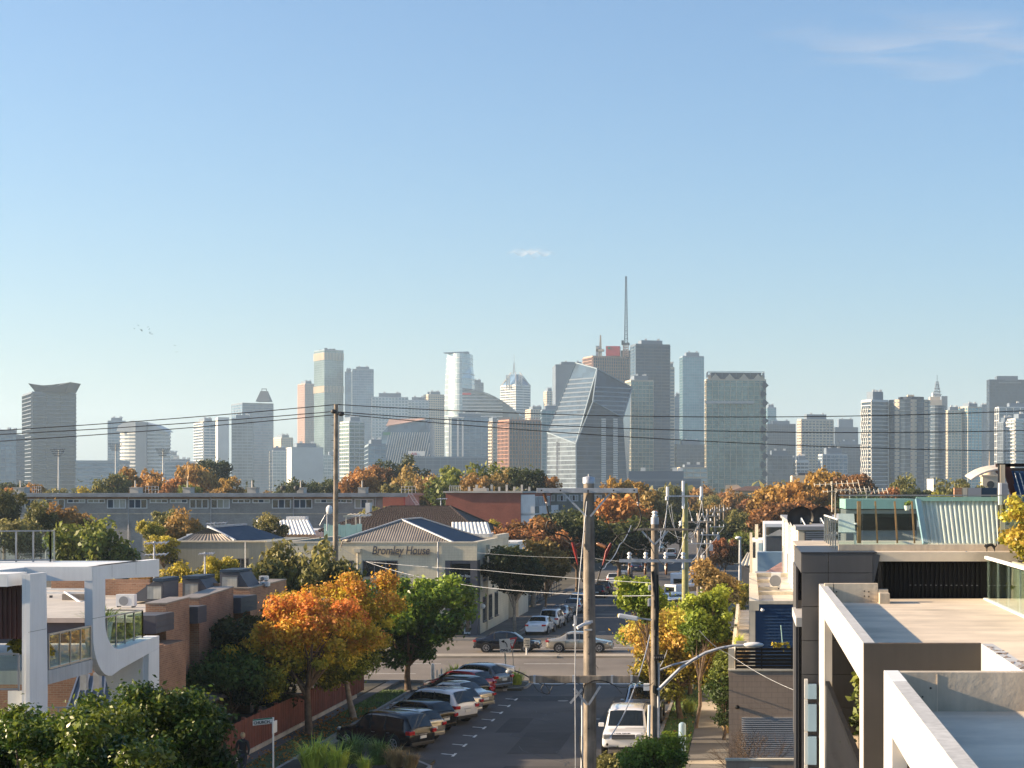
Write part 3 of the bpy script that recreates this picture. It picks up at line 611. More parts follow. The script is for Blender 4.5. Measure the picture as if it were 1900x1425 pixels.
def clipz(poly,z0,z1):
 def half(p,z,s):
  o=[]
  for i in range(len(p)):
   a,b=p[i],p[(i+1)%len(p)];da,db=(a.z-z)*s,(b.z-z)*s
   if da>=0:o.append(a)
   if da*db<0:o.append(a.lerp(b,da/(da-db)))
  return o
 q=half(poly,z0,1);return half(q,z1,-1)if len(q)>2 else[]
for nm,poly,g,st in FC:
 MB().face(*poly).build(nm,g,t)
 n=(poly[1]-poly[0]).cross(poly[2]-poly[0]).normalized()
 if n.y>0:n=-n
 m=MB();z=3;zmax=max(p.z for p in poly)-(12 if st==1 else 0)
 while z<zmax:
  c=clipz(poly,z,z+(1.0 if st==1 else .7))
  if len(c)>2:m.extr([p+n*.25 for p in c],-n*.3)
  z+=3.55
 m.build('floor_band',{1:'f_mid' if nm[0]=='l' else 'f_steel',2:'f_mid',3:'f_steel'}[st],t,kind='stuff')
 if st==3:
  m=MB()
  for k in range(5):
   for j in range(18):
    px=1034+k*4.4;py=822+j*4.9;m.obox(P(px,py,D+21-k*2.0),(.8,-.5,0),(0,.3,0),(0,0,.9))
  m.build('window','f_dark',t,kind='stuff')
 if st==2:
  m=MB()
  for j in range(30):
   for(px,w_)in((1120,5),(1142,5)):m.obox(P(px,778+j*4.1,D+(px-1070)*.23-.7),(w_*.35,.15,0),(0,.3,0),(0,0,.6))
  m.build('window','f_white',t,kind='stuff')
m=MB()
for a,b in[(top,rid),(rid,low),(low,left),(left,top),(rid,rgt),(rgt,rb),(rb,mid),(mid,rid),(low,bm2),(left,bl),(mid+Vector((.3,0,-.3)),low)]:m.bar(a+Vector((0,-.5,0)),b+Vector((0,-.5,0)),.8)
m.build('edge_frame','f_steel',t)
MB().add([top,rid,rgt,far_r,far_t,far_l,left,bl,fbl,fbr,br,rb],[(0,1,2,3,4),(0,4,5,6),(6,5,8,7),(3,9,8,5,4),(2,3,9,10,11)]).build('rear_wall','g_grey',t)
# --- building site tower with scaffold, crane and red container
D=1900;poly=foot(1083,1100,1212,D,25,14,40)
t=tower('tower wrapped in scaffolding behind the faceted building',1083,1100,1212,662,D,25,'f_mid','f_pink',poly=poly,fl=3.4,band=.45,mull=2.6,mw=.4,pr=1.6,plant=0,name='construction_tower')
MB().box(X(1150,D),X(1215,D),D+16,D+40,Zp(662,D),Zp(648,D)).build('upper_deck','f_dark',t)
m=MB();m.box(X(1123,D),X(1149,D),D+8,D+20,Zp(659,D),Zp(641,D));m.mi=0
m.build('red_hoarding','sign_red',t)
MB().box(X(1126.5,D),X(1131,D),D+7.7,D+7.98,Zp(646.5,D),Zp(642.5,D)).build('logo_panel','sign_green',t)
MB().box(X(1104,D),X(1110,D),D+10,D+14,Zp(662,D),Zp(640,D)).build('hoist_mast','f_steel',t)
def crane(label,px,ym,ybase,ytop,D,m1,m2,wd):
 t=thing('tower_crane',label,'crane',(X(px,D),D,Zp(ybase,D)));c=(X(px,D),D)
 m=MB();lattice(m,c,wd*1.5,Zp(ybase,D),Zp(ym,D),5,.7);m.build('mast',m2,t)
 m=MB();m.box(c[0]-4,c[0]+4,D-3,D+5,Zp(ym,D),Zp(ym-4,D));m.box(c[0]-4.4,c[0]-2,D-3,D+1,Zp(ym,D),Zp(ym-8,D));m.build('cab',m1,t)
 m=MB();lattice(m,(c[0]+.4,D),wd,Zp(ym-4,D),Zp(ytop,D),16,.55,wd*.4);m.build('boom',m1,t);return t
crane('tall dark luffing crane standing over the tower in scaffolding',1161,640,662,513,1890,'f_dark','f_pink',1.7)
crane('short cream crane left of the red hoarding',1113.5,652,662,622,1890,'f_cream','f_cream',1.0)
# --- grid tower with triangular crown
D=1450
def crown2(t,poly,zt,shr):
 a=Vector(poly[0]);b=Vector(poly[1]);m=MB();e=(b-a);o=Vector((e.y,-e.x)).normalized();h=Zp(693,D)-zt
 for k in range(4):
  p=a.lerp(b,.04+k*.24);q=a.lerp(b,.04+k*.24+.22);c=(p+q)/2
  m.add([(*p,zt),(*q,zt),(*c,zt+h),(*(c+Vector((0,8))),zt+h*.5)],[(0,1,2),(0,2,3),(1,3,2)])
 p,q=a.lerp(b,.02),a.lerp(b,.98)
 m.extr([(*(p+Vector((0,3))),zt),(*(q+Vector((0,3))),zt),(*(q+Vector((0,3))),zt+h*.85),(*(p+Vector((0,3))),zt+h*.85)],(0,1,0));m.build('crown_panel','f_cream',t)
 MB().prism(shr(.85),zt,Zp(691,D)).build('plant_room','f_dark',t)
 m=MB()
 for i in range(4):
  p,q=shr(.95)[i],shr(.95)[(i+1)%4];m.bar((*p,Zp(689,D)),(*q,Zp(689,D)),.4)
  for k in range(8):r_=Vector(p).lerp(Vector(q),k/8);m.bar((*r_,zt+3),(*r_,Zp(689,D)),.25)
 m.build('roof_frame','f_steel',t,kind='stuff')
t=tower('gridded glass tower with pale triangular crown panels right of the teal tower',1309,1311,1421,706,D,7,'g_green','f_cream',fl=3.5,band=.3,mull=4.8,mw=.5,cap=crown2,plant=0)
m=MB()
for k in range(14):
 zz=Zp(706,D)*k/14;h=Zp(706,D)/14;x=X(1414,D)+(1.6 if k%2 else 0);m.extr([(x,D+4.6,zz),(x+4,D+5,zz+h/2),(x,D+4.6,zz+h),(x-1.5,D+4.4,zz+h/2)],(0,1.5,0))
m.build('folded_panel','f_dark',t,kind='stuff')
MB().box(X(1309,D-1),X(1399,D-1),D-1.2,D+2,Zp(749,D),Zp(744,D)).build('sky_floor','f_steel',t)
# --- lattice sided tower
D=1500
t=tower('tower with a woven white lattice on its left side',1599,1617,1648,744,D,30,'g_dark','f_white',fl=3.4,band=.7,mull=20,mw=.5,pr=.5,plant=7)
m=MB();f_=foot(1599,1617,1648,D,30);a,b=f_[3],f_[0]
for j in range(17):
 for k in range(4):
  z=j*4.9;p,q=a.lerp(b,(k+.5*(j%2))/4.5),a.lerp(b,(k+.5*((j+1)%2))/4.5);m.bar((p.x-.9,p.y-.6,z),(q.x-.9,q.y-.6,z+4.9),.55)
m.build('lattice','f_white',t,kind='stuff')
# --- rounded pair
D=1500
t=ptower('apartment_tower','broad rounded glass apartment tower with lit cream strips','tower',lambda z:ell(1690,77,1500,22,.7),[0,Zp(741,1500)],'g_dark','f_mid',.7,0,3.5)
m=MB();q=ell(1690,77.6,1500,44,.7)
for k in list(range(30,33))+[38,39,0,1,5,6]:
 a,b=q[k%44],q[(k+1)%44];m.extr([(a[0],a[1],0),(b[0],b[1],0),(b[0],b[1],Zp(741,1500)),(a[0],a[1],Zp(741,1500))],(0,-.25,0))
m.build('lit_strip','f_cream',t)
MB().prism(ell(1692,48,1508,16,.7),Zp(741,1500),Zp(735,1500)).build('plant_room','f_dark',t)
MB().box(X(1685,1505),X(1697,1505),1508,1518,Zp(735,1505),Zp(732,1505)).build('lift_head','f_cream',t)
t=ptower('apartment_tower','narrower dark rounded tower right behind the broad rounded one','tower',lambda z:ell(1741,32,1540,16,1.2),[0,Zp(752,1540)],'g_dark','f_grey',.8,0,3.4)
# --- ornate stepped tower with lattice spire
D=2300;t=thing('ornate_tower','ornate cream stepped tower with a tall lattice spire behind the rounded pair','tower',(X(1740,D),D,0))
MB().box(X(1722,D),X(1748,D),D,D+20,0,Zp(742,D)).build('wall','f_cream',t)
MB().box(X(1726,D),X(1745,D),D+2,D+18,Zp(742,D),Zp(736,D)).build('upper_stage','f_cream',t)
MB().box(X(1731,D),X(1745,D),D+4,D+16,Zp(736,D),Zp(728,D)).build('belfry','f_white',t)
m=MB();lattice(m,(X(1740,D),D+8),4.2,Zp(735,D),Zp(708,D),6,.6,1.4);m.bar((X(1740,D),D+8,Zp(708,D)),(X(1740,D),D+8,Zp(695,D)),.6)
for k in range(5):z=Zp(732-6*k,D);r_=5.5-.9*k;m.box(X(1740,D)-r_,X(1740,D)+r_,D+8-r_,D+8+r_,z,z+.5)
m.build('spire','f_grey',t)
MB().box(X(1747,D+30),X(1758,D+30),D+30,D+50,0,Zp(735,D+30)).build('rear_wing','f_grey',t)
# sign boxes on towers
for(x0,x1,y0,y1,D,mm,lab)in[(757,788,837,846,1395,'sign_white','white rooftop billboard on the low block under the slanted glass hall'),]:
 t=thing('billboard',lab,'billboard',(X(x0,D),D,Zp(850,D)))
 MB().box(X(x0,D),X(x1,D),D,D+.6,Zp(y1,D),Zp(y0,D)).build('panel',mm,t);m=MB()
 for k in range(4):m.bar((X(x0+3+8*k,D),D+.5,Zp(850,D)),(X(x0+3+8*k,D),D+.5,Zp(y0+1,D)),.25)
 m.build('support','f_grey',t)
text('AIA','letters',3.0,.1,'sign_red',t,(X(763,D),D-.1,Zp(844.5,D)),(R(90),0,0))
D=2196;tb=[o for o in bpy.data.objects if o.get('label','').startswith('huge dark')][0]
MB().box(X(1851,D),X(1890,D),D+6,D+26,Zp(706,D),Zp(697,D)).build('plant_room','f_mid',tb)
m=MB()
for k in range(16):m.box(X(1854+k*2.6,D),X(1855.7+k*2.6,D),D+2.0,D+3.2,Zp(711,D),Zp(708.5,D))
m.build('vent','f_grey',tb,kind='stuff')
# floodlight masts
for px,yt,D,lab in[(109,835,700,'floodlight mast with a wide lamp rack in front of the winged roof tower'),(215,825,760,'floodlight mast left of the arched white tower'),(303,834,720,'floodlight mast in front of the right end of the arched white tower')]:
 t=thing('floodlight_mast',lab,'floodlight',(X(px,D),D,0))
 MB().tube([(X(px,D),D,0),(X(px,D),D,Zp(yt,D))],[.5,.28],8).build('pole','f_white',t)
 m=MB();c=X(px,D)
 for j in range(4):
  z=Zp(yt,D)+.2-j*.85;w_=2.7-.45*j;m.box(c-w_,c+w_,D-.7,D-.55,z-.05,z+.05)
  for k in range(8-j):x=c-w_+2*w_*k/(7-j);m.box(x-.2,x+.2,D-1,D-.7,z-.22,z+.22)
 m.build('lamp_rack','f_dark',t)
# birds
random.seed(11)
flock=[(250,610),(257,604),(259,611),(261,612),(264,614),(262,613),(274,607),(277,611),(278,616),(279,618),(277,618),(281,620),(283,620),(325,641),(327,653)]
bm=MB();bm.add([(0,0,0),(.12,-.1,0),(.45,0,0),(.12,.1,.02),(.05,.75,.22),(-.1,.35,.1),(.05,-.75,.22),(-.1,-.35,.1),(-.3,0,0),(0,0,-.09)],[(2,1,9),(2,9,3),(0,2,3),(0,1,2),(8,9,1),(8,3,9),(8,0,3),(8,1,0),(3,4,5),(1,7,6)])
bme=bm.mesh('bird','sign_black')
for i,(px,py)in enumerate(flock):
 o=bpy.data.objects.new('bird',bme);COL.objects.link(o);D=600+random.uniform(-15,15);o.location=P(px,py,D);o.rotation_euler=(random.uniform(-.5,.5),random.uniform(-.3,.3),random.uniform(0,6));o.scale=[.9]*3
 tag(o,'small dark bird flying in the loose flock high above the winged roof tower' if i<13 else 'small dark bird flying apart to the right of the flock','bird','birds in the distant flock' if i<13 else 'two birds apart from the flock')

# ================================================================ foliage
def leaf_mesh(name,clusters,per,leaf,pal,seed,mat_='leaf',flat=.75,fold=.25,asp=1.7,shell=.35,droop=0.):
 """clusters: list of (x,y,z,r).  leaves are small folded diamonds scattered near each cluster's surface; colours belong to leaf and cluster"""
 g=np.random.default_rng(seed);C=np.array(clusters,float);n=len(C);N=int(per*n)
 w_=C[:,3]**2;idx=g.choice(n,N,p=w_/w_.sum())
 d=g.normal(size=(N,3));d/=np.linalg.norm(d,axis=1)[:,None]
 rad=C[idx,3]*(1-shell*g.random(N)**1.2)*np.where(g.random(N)<.1,g.uniform(1.2,1.85,N),g.uniform(.75,1.25,N))
 d[:,2]*=flat
 p=C[idx,:3]+d*rad[:,None];p[:,2]-=droop*np.abs(g.normal(size=N))*C[idx,3]
 nrm=d*.7+g.normal(size=(N,3))*.6+np.array([0,0,.25]);nrm/=np.linalg.norm(nrm,axis=1)[:,None]
 t=np.cross(nrm,g.normal(size=(N,3)));t/=np.linalg.norm(t,axis=1)[:,None];b=np.cross(nrm,t)
 s=leaf*g.uniform(.45,1.45,N)[:,None]
 a_=t*s*asp*.5;b_=b*s*.5;f_=nrm*s*fold
 V=np.stack([p-a_,p-b_+f_,p+a_,p+b_+f_],1).reshape(-1,3)
 me=bpy.data.meshes.new(name);me.vertices.add(4*N);me.vertices.foreach_set('co',V.ravel().astype(np.float32))
 me.loops.add(4*N);me.loops.foreach_set('vertex_index',np.arange(4*N,dtype=np.int32))
 me.polygons.add(N);me.polygons.foreach_set('loop_start',np.arange(0,4*N,4,dtype=np.int32));me.polygons.foreach_set('loop_total',np.full(N,4,np.int32))
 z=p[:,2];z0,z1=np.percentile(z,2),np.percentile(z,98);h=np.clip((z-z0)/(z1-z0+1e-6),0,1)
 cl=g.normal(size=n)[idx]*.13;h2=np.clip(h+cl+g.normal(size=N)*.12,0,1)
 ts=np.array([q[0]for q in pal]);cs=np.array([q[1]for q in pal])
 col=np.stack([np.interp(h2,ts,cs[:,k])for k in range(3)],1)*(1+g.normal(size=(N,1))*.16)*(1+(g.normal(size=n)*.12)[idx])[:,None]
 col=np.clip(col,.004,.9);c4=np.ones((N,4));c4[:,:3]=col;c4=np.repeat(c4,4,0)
 at=me.color_attributes.new('leafcol','FLOAT_COLOR','POINT');at.data.foreach_set('color',c4.ravel().astype(np.float32))
 me.materials.append(M[mat_]);me.update();me.validate();return me
def crown_clusters(rx,ry,rz,zc,n,r,seed,lobes=5,squash=1.0,bottom=-.6):
 """cluster centres near the surface of a lumpy ellipsoid: several overlapping lobes"""
 g=random.Random(seed);lob=[(0,0,0,.8)]
 for i in range(lobes):
  a=2*math.pi*(i+g.random()*.6)/lobes;e=g.uniform(.35,.62);lob.append((math.cos(a)*e,math.sin(a)*e,g.uniform(-.35,.5),g.uniform(.38,.6)))
 out=[]
 while len(out)<n:
  l=g.choice(lob);d=Vector((g.gauss(0,1),g.gauss(0,1),g.gauss(.15,1))).normalized();k=l[3]*g.uniform(.72,1.05)
  x,y_,z=l[0]+d.x*k,l[1]+d.y*k,l[2]+d.z*k
  if z<bottom:continue
  out.append((x*rx,y_*ry,zc+z*rz,r*g.uniform(.6,1.35)))
 return out
def trunk_mb(base_r,zc,cl,seed,n=9,fork=.5,lean=0,z0=-.1,wig=.25):
 g=random.Random(seed);m=MB();top=Vector((lean,0,zc*fork));b0=Vector((0,0,z0))
 mid=b0.lerp(top,.5)+Vector((g.uniform(-1,1),g.uniform(-1,1),0))*wig*.5
 m.tube([b0,b0+Vector((0,0,.25)),mid,top],[base_r*1.35,base_r,base_r*.85,base_r*.7],9)
 for c in g.sample(cl,min(n,len(cl))):
  e=Vector(c[:3]);s=top if g.random()<.7 else mid.lerp(top,.6);q=s.lerp(e,.45)+Vector((g.uniform(-1,1),g.uniform(-1,1),g.uniform(.2,1)))*wig
  m.tube([s,q,e],[base_r*.5,base_r*.28,base_r*.06],6)
  for k in range(2):
   c2=g.choice(cl);e2=Vector(c2[:3])
   if(e2-q).length<(e-s).length*.9:m.tube([q,q.lerp(e2,.5)+Vector((0,0,wig*.3)),e2],[base_r*.22,base_r*.14,base_r*.04],5)
 return m
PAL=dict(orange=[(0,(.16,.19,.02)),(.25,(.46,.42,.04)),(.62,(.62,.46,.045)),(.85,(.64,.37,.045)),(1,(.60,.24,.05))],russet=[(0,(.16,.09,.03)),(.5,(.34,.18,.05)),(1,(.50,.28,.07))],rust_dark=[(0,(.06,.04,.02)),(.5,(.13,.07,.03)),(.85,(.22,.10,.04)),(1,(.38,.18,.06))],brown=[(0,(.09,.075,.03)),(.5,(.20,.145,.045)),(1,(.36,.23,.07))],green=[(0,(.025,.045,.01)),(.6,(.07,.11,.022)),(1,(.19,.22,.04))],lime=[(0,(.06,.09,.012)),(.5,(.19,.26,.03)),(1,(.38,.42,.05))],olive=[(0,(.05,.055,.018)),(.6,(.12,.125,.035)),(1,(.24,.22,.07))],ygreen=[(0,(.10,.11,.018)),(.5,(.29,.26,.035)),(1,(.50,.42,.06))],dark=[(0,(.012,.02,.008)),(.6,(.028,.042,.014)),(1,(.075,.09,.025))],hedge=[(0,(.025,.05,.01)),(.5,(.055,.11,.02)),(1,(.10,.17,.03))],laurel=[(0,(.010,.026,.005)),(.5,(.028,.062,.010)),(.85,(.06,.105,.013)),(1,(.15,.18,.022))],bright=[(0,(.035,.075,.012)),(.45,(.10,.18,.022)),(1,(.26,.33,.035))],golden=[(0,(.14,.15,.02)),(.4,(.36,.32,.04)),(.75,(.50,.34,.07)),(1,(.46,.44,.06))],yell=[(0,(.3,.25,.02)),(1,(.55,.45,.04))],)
TT={}
def template(kind,pal,i,rx=4,rz=3.2,zc=6,n=46,r=1.05,per=75,leaf=.36,tr=.22,lobes=5,bark='bark',flat=.8,bottom=-.7,shell=.35,trunk=True):
 cl=crown_clusters(rx,rx,rz,zc,n,r,i*31+5,lobes,bottom=bottom)
 me=leaf_mesh('crown',cl,per,leaf,PAL[pal],i*7+1,flat=flat,shell=shell)
 tm=trunk_mb(tr,zc,cl,i,9).mesh('trunk',bark)if trunk else None
 TT.setdefault(kind,[]).append((me,tm))
for i in range(4):
 template('russet','russet',i,rx=4.2,rz=3.6,n=60,r=.85,per=85,leaf=.34,bark='bark_pale')
 template('olive','olive',10+i,n=46,r=1.0,per=105,leaf=.3,bottom=-.8)
for i in range(3):
 template('dark','dark',20+i,rx=4.4,rz=3.0,n=50,r=1.05,per=100,leaf=.32)
 template('brown','brown',30+i,n=56,r=.95,per=90,leaf=.32)
 template('ygreen','ygreen',40+i,rx=3.8,rz=2.8,n=48,r=.85,per=120,leaf=.26,bottom=-.9)
 template('rust_dark','rust_dark',50+i,n=56,r=.9,per=110,leaf=.28)
template('green','green',60,n=50,r=.95,per=120,leaf=.26);template('green','green',61,n=50,r=.95,per=120,leaf=.26)
template('gum','olive',70,rx=4.6,rz=2.6,n=40,r=.8,per=110,leaf=.26,lobes=8,bark='bark_pale')
template('gum','dark',71,rx=4.6,rz=2.6,n=40,r=.8,per=110,leaf=.26,lobes=8)
cl=[(0,0,.8+k*.55,.95*(1-k/13)+.12)for k in range(12)]
TT['cypress']=[(leaf_mesh('crown',cl,150,.2,PAL['dark'],5),MB().tube([(0,0,-.1),(0,0,1)],.15,7).mesh('trunk','bark'))]
cl=[(random.gauss(0,1.1),random.gauss(0,1.1),random.uniform(.3,1.5),.55)for _ in range(22)]
TT['bush']=[(leaf_mesh('crown',cl,110,.16,PAL[p],9+i),None)for i,p in enumerate(('hedge','lime','olive'))]
def place_tree(kind,v,label,px,ytop,D,wpx,group=None,base=None,cat='tree',zb=0):
 """crown top on photo row ytop, crown width wpx, at distance D"""
 T_=TT[kind];me,tm=T_[v%len(T_)]
 nominal_h,nominal_w={'cypress':(7.6,2.0),'bush':(2.0,4.6)}.get(kind,(9.6,8.6))
 htot=Zp(ytop,D)-zb;sw=wpx*D/F/nominal_w*(1.18 if D<330 else 1.08);sh=htot/nominal_h
 t=thing({'cypress':'cypress_tree','bush':'shrub'}.get(kind,'tree'),label,cat,(X(px,D),D,zb),group,random.uniform(0,6.28))
 if sh>sw*1.5 and kind not in('cypress','bush'):
  sc_=sw*1.15;t.scale=(sw,sw,sc_);t.location.z=Zp(ytop,D)-nominal_h*sc_
  if tm:
   ex=MB().tube([(0,0,-t.location.z/sc_),(0,0,1)],.3,7)
   o=inst('lower_trunk',ex.mesh('lower_trunk','bark'),None,(0,0,0));o.parent=t
 else:t.scale=(sw,sw,sh)
 c=ob('crown',me,t)
 if tm:c=ob('trunk',tm,t)
 return t
FT=[('dark',0,'dark round tree far left in front of the low blue grey office block',14,886,420,60),('russet',0,'small bright orange tree at far left behind the long roof',28,903,330,40),('russet',1,'small orange tree with red tips left of the left floodlight mast',56,897,330,44),('olive',0,'small olive tree before the base of the left floodlight mast',112,892,330,62),('cypress',0,'small dark conical conifer right of the left floodlight mast',136,903,310,16),('ygreen',0,'low spreading yellow olive tree above the long roof under the low office block',166,892,320,70),('olive',1,'olive tree left of the tall russet tree by the arched white tower',205,882,320,72),('russet',2,'tall russet tree leaning left before the arched white tower',232,866,350,50),('russet',3,'broad russet tree in front of the right floodlight mast',275,867,360,84),('russet',1,'bright orange low tree right of the right floodlight mast',322,886,330,44),('green',0,'small dark green tree rising beside the chimney on the long roof',350,895,290,46),('russet',0,'largest russet tree left of the two cypresses',366,856,370,92),('dark',1,'tall dark tree rising above the russet crown left of the two cypresses',396,843,400,62),('russet',2,'low russet tree directly left of the two cypresses',430,884,350,60),('cypress',0,'left one of two slim dark cypresses above the long roof',458,882,330,13),('cypress',0,'right one of two slim dark cypresses above the long roof',470,880,330,13),('dark',2,'dark green tree left of the lone wooden pole above the long roof',555,879,380,74),('dark',0,'dark tree directly behind the lone wooden pole',602,876,390,74),('russet',3,'russet tree just right of the lone wooden pole',668,864,350,78),('rust_dark',0,'dark brown tree between the russet tree and the flat topped dark tree',700,860,370,60),('gum',1,'flat topped dark tree in front of the slanted glass hall',736,842,400,84),('brown',0,'golden brown tree below the white rooftop billboard',762,868,330,90),('olive',2,'low olive tree above the dark tiled roof',745,893,300,60),('brown',1,'brown orange tree left of the big rounded green tree',800,876,310,60),('green',1,'big rounded dark green tree rising before the sail roofed tower',858,846,300,128),('brown',2,'pale brown tree under the right side of the big rounded green tree',900,874,280,70),('brown',0,'light brown tree beneath the brick coloured tower',925,872,290,50),('dark',1,'tall dark green tree beneath the brick coloured building site tower',975,857,290,66),('green',0,'dark green tree left of the tall dark one under the brick coloured tower',942,864,300,44),('russet',0,'thin orange tree just left of the big power pole top',1012,882,300,40),('russet',2,'russet tree right behind the big power pole top',1142,886,300,76),('russet',1,'reddish tree right of the crossarm of the big power pole',1178,892,310,60),('russet',3,'sunlit orange street tree filling the view below the big crossarm',1160,915,235,120),('brown',1,'orange brown tree above the dark avenue right of the big power pole',1205,902,260,80),('dark',2,'dark shaded avenue tree right of the big power pole',1150,950,205,150),('dark',0,'dark avenue tree over the far parked cars',1090,930,240,110),('dark',1,'darkest broad avenue tree left of the big power pole',1040,935,225,90),('olive',3,'olive tree above the far end of the street',1248,898,420,74),('brown',2,'brown tree behind the yellowish power pole',1290,897,430,60),('olive',0,'greenish brown tree right of the yellowish power pole',1328,902,410,66),('brown',0,'brown tree under the pale shed roofs at the end of the street',1372,908,390,60),('rust_dark',1,'dark rusty tree under the crown topped grid tower',1400,912,360,56),('russet',0,'russet tree left of the big orange tree at right',1437,891,300,84),('russet',3,'big orange tree behind the rooftop aerials',1490,885,290,90),('russet',1,'tallest orange tree left of the lattice sided tower',1545,871,310,92),('rust_dark',2,'dark red tree before the lattice sided tower',1588,874,300,70),('olive',1,'dark olive round tree below the broad rounded tower',1680,887,330,76),('rust_dark',0,'low brown tree left of the round olive tree at right',1645,900,320,66),('dark',0,'dark tree right of the round olive tree below the rounded towers',1706,899,320,50),('gum',0,'spreading gum tree before the church tower',1790,875,330,104),('ygreen',1,'small yellow green tree left of the spreading gum tree',1742,903,290,50),('dark',2,'dark tree filling the gap over the far parked vans',1340,960,260,90),('rust_dark',1,'reddish young tree right of the far pole cluster',1345,985,215,56),('green',1,'green tree beside the slim street lamp',1375,978,230,60),('dark',1,'dark brown tree over the left roofs of the far street',1262,935,300,100),('brown',1,'brown tree behind the pole cluster',1310,930,330,80),('rust_dark',2,'dark rusty tree behind the white louvred house',1430,925,240,110),('olive',2,'dark olive tree left of the white and grey modern house',1372,945,260,70),('rust_dark',0,'rusty tree behind the satellite dishes',1500,925,250,100),('dark',2,'shadowy tree above the terrace glass',1590,905,270,90),('olive',3,'dark olive tree at the left edge above the roof balustrade',8,905,190,70),('olive',0,'olive green tree left under the long block',34,938,165,96),('brown',2,'orange brown tree in front of the left windows of the long block',118,928,185,92),('olive',1,'pale olive tree above the balustrade posts',76,932,175,60),('green',0,'large round green tree right of the roof balustrade',186,952,139,150),('ygreen',2,'small yellow green tree right of the large round one',280,958,165,50),('brown',0,'golden brown rounded tree below the long block windows',335,946,170,92),('olive',2,'olive tree behind the golden brown rounded tree',315,944,185,60),('ygreen',0,'low bright green bush tree left of the blue hip roof',304,986,150,60),('ygreen',1,'yellow olive rounded tree behind the dormers',352,1028,102,110),('brown',1,'loose wispy brown tree behind the air conditioner',270,1052,98,70),('ygreen',2,'leafy yellow green tree between the white frame and the air conditioner',226,1066,92,60),('dark',2,'dark shaded tree behind the white frame',246,1072,104,80),('ygreen',0,'round topped yellow olive tree right behind the dormers',405,1022,102.5,80),('olive',3,'rounded olive tree in front of the long block right of its middle',500,952,180,60),('olive',0,'bushy olive tree before the right end of the long block',706,920,200,84),('gum',0,'large grey green tree left of the building with raised letters',560,976,102,165),('dark',0,'dark tree below the grey green tree in front of the lettered building',622,1040,137,70),('ygreen',1,'small sunlit yellow green tree left of the red brick block corner',908,958,190,44),('dark',1,'small dark tree beside the red brick wall',935,978,185,50),]
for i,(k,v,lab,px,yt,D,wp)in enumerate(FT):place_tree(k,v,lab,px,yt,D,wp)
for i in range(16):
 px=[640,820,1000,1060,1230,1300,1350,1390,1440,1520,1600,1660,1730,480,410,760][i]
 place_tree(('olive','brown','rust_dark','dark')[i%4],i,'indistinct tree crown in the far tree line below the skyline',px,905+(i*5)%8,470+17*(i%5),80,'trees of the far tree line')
# far wooded suburb as one mass
cl=[(random.uniform(-420,380),random.uniform(520,900),random.uniform(1,7),random.uniform(5,9))for _ in range(420)]
tag(bpy.data.objects.new('distant_woodland',leaf_mesh('distant_woodland',cl,30,2.2,PAL['olive'],3)),'far belt of mixed olive treetops at the foot of the skyline','woodland',kind='stuff')
COL.objects.link(bpy.data.objects['distant_woodland'])
# ---- the street's own trees, built one by one
def hero(label,px,D,zc,rx,rz,n,r,per,leaf,pal,seed,tr=.16,bark='bark',X0=None,shift=(0,0),fork=.45,lobes=6,bottom=-.85,ry=None,leafm='leaf',limbs=14,name='street_tree',**kw):
 x=X(px,D)if X0 is None else X0;t=thing(name,label,'tree',(x,D,.1))
 cl=[(a+shift[0],b+shift[1],c,d)for a,b,c,d in crown_clusters(rx,ry or rx,rz,zc,n,r,seed,lobes,bottom=bottom)]
 o=ob('crown',leaf_mesh('crown',cl,per,leaf,PAL[pal],seed,leafm,**kw),t)
 m=trunk_mb(tr,zc+0,cl,seed,limbs,fork,lean=shift[0]*.4)
 o=ob('trunk',m.mesh('trunk',bark),t)
 return t
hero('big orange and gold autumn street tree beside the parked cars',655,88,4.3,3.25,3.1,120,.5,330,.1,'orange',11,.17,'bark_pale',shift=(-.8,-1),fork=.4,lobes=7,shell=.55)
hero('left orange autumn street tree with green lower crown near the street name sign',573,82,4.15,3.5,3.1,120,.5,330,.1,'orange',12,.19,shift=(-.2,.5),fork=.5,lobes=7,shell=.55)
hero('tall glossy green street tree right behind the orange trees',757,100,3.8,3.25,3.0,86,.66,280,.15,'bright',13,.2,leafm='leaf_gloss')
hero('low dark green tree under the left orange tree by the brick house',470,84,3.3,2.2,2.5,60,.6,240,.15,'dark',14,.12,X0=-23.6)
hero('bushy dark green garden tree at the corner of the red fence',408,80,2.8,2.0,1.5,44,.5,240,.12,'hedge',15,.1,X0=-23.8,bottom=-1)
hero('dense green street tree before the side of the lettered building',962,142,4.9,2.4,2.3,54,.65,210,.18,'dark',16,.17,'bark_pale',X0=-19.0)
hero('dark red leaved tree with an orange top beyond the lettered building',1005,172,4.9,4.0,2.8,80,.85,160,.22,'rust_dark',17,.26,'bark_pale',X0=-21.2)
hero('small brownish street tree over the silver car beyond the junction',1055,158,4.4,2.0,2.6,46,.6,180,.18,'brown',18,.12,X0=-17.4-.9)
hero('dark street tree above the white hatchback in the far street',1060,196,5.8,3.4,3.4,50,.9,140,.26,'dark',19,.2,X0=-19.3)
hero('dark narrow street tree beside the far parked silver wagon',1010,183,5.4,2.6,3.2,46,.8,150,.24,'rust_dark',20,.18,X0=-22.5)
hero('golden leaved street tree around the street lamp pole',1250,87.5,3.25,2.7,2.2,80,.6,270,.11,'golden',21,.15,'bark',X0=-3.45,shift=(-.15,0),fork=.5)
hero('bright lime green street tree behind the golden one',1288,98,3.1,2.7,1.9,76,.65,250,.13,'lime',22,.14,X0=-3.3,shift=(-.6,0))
hero('lime green tree rising above the footpath before the taupe wall',1318,84,5.1,1.3,2.0,46,.42,220,.11,'lime',23,.1,X0=-2.55,shift=(.45,0))
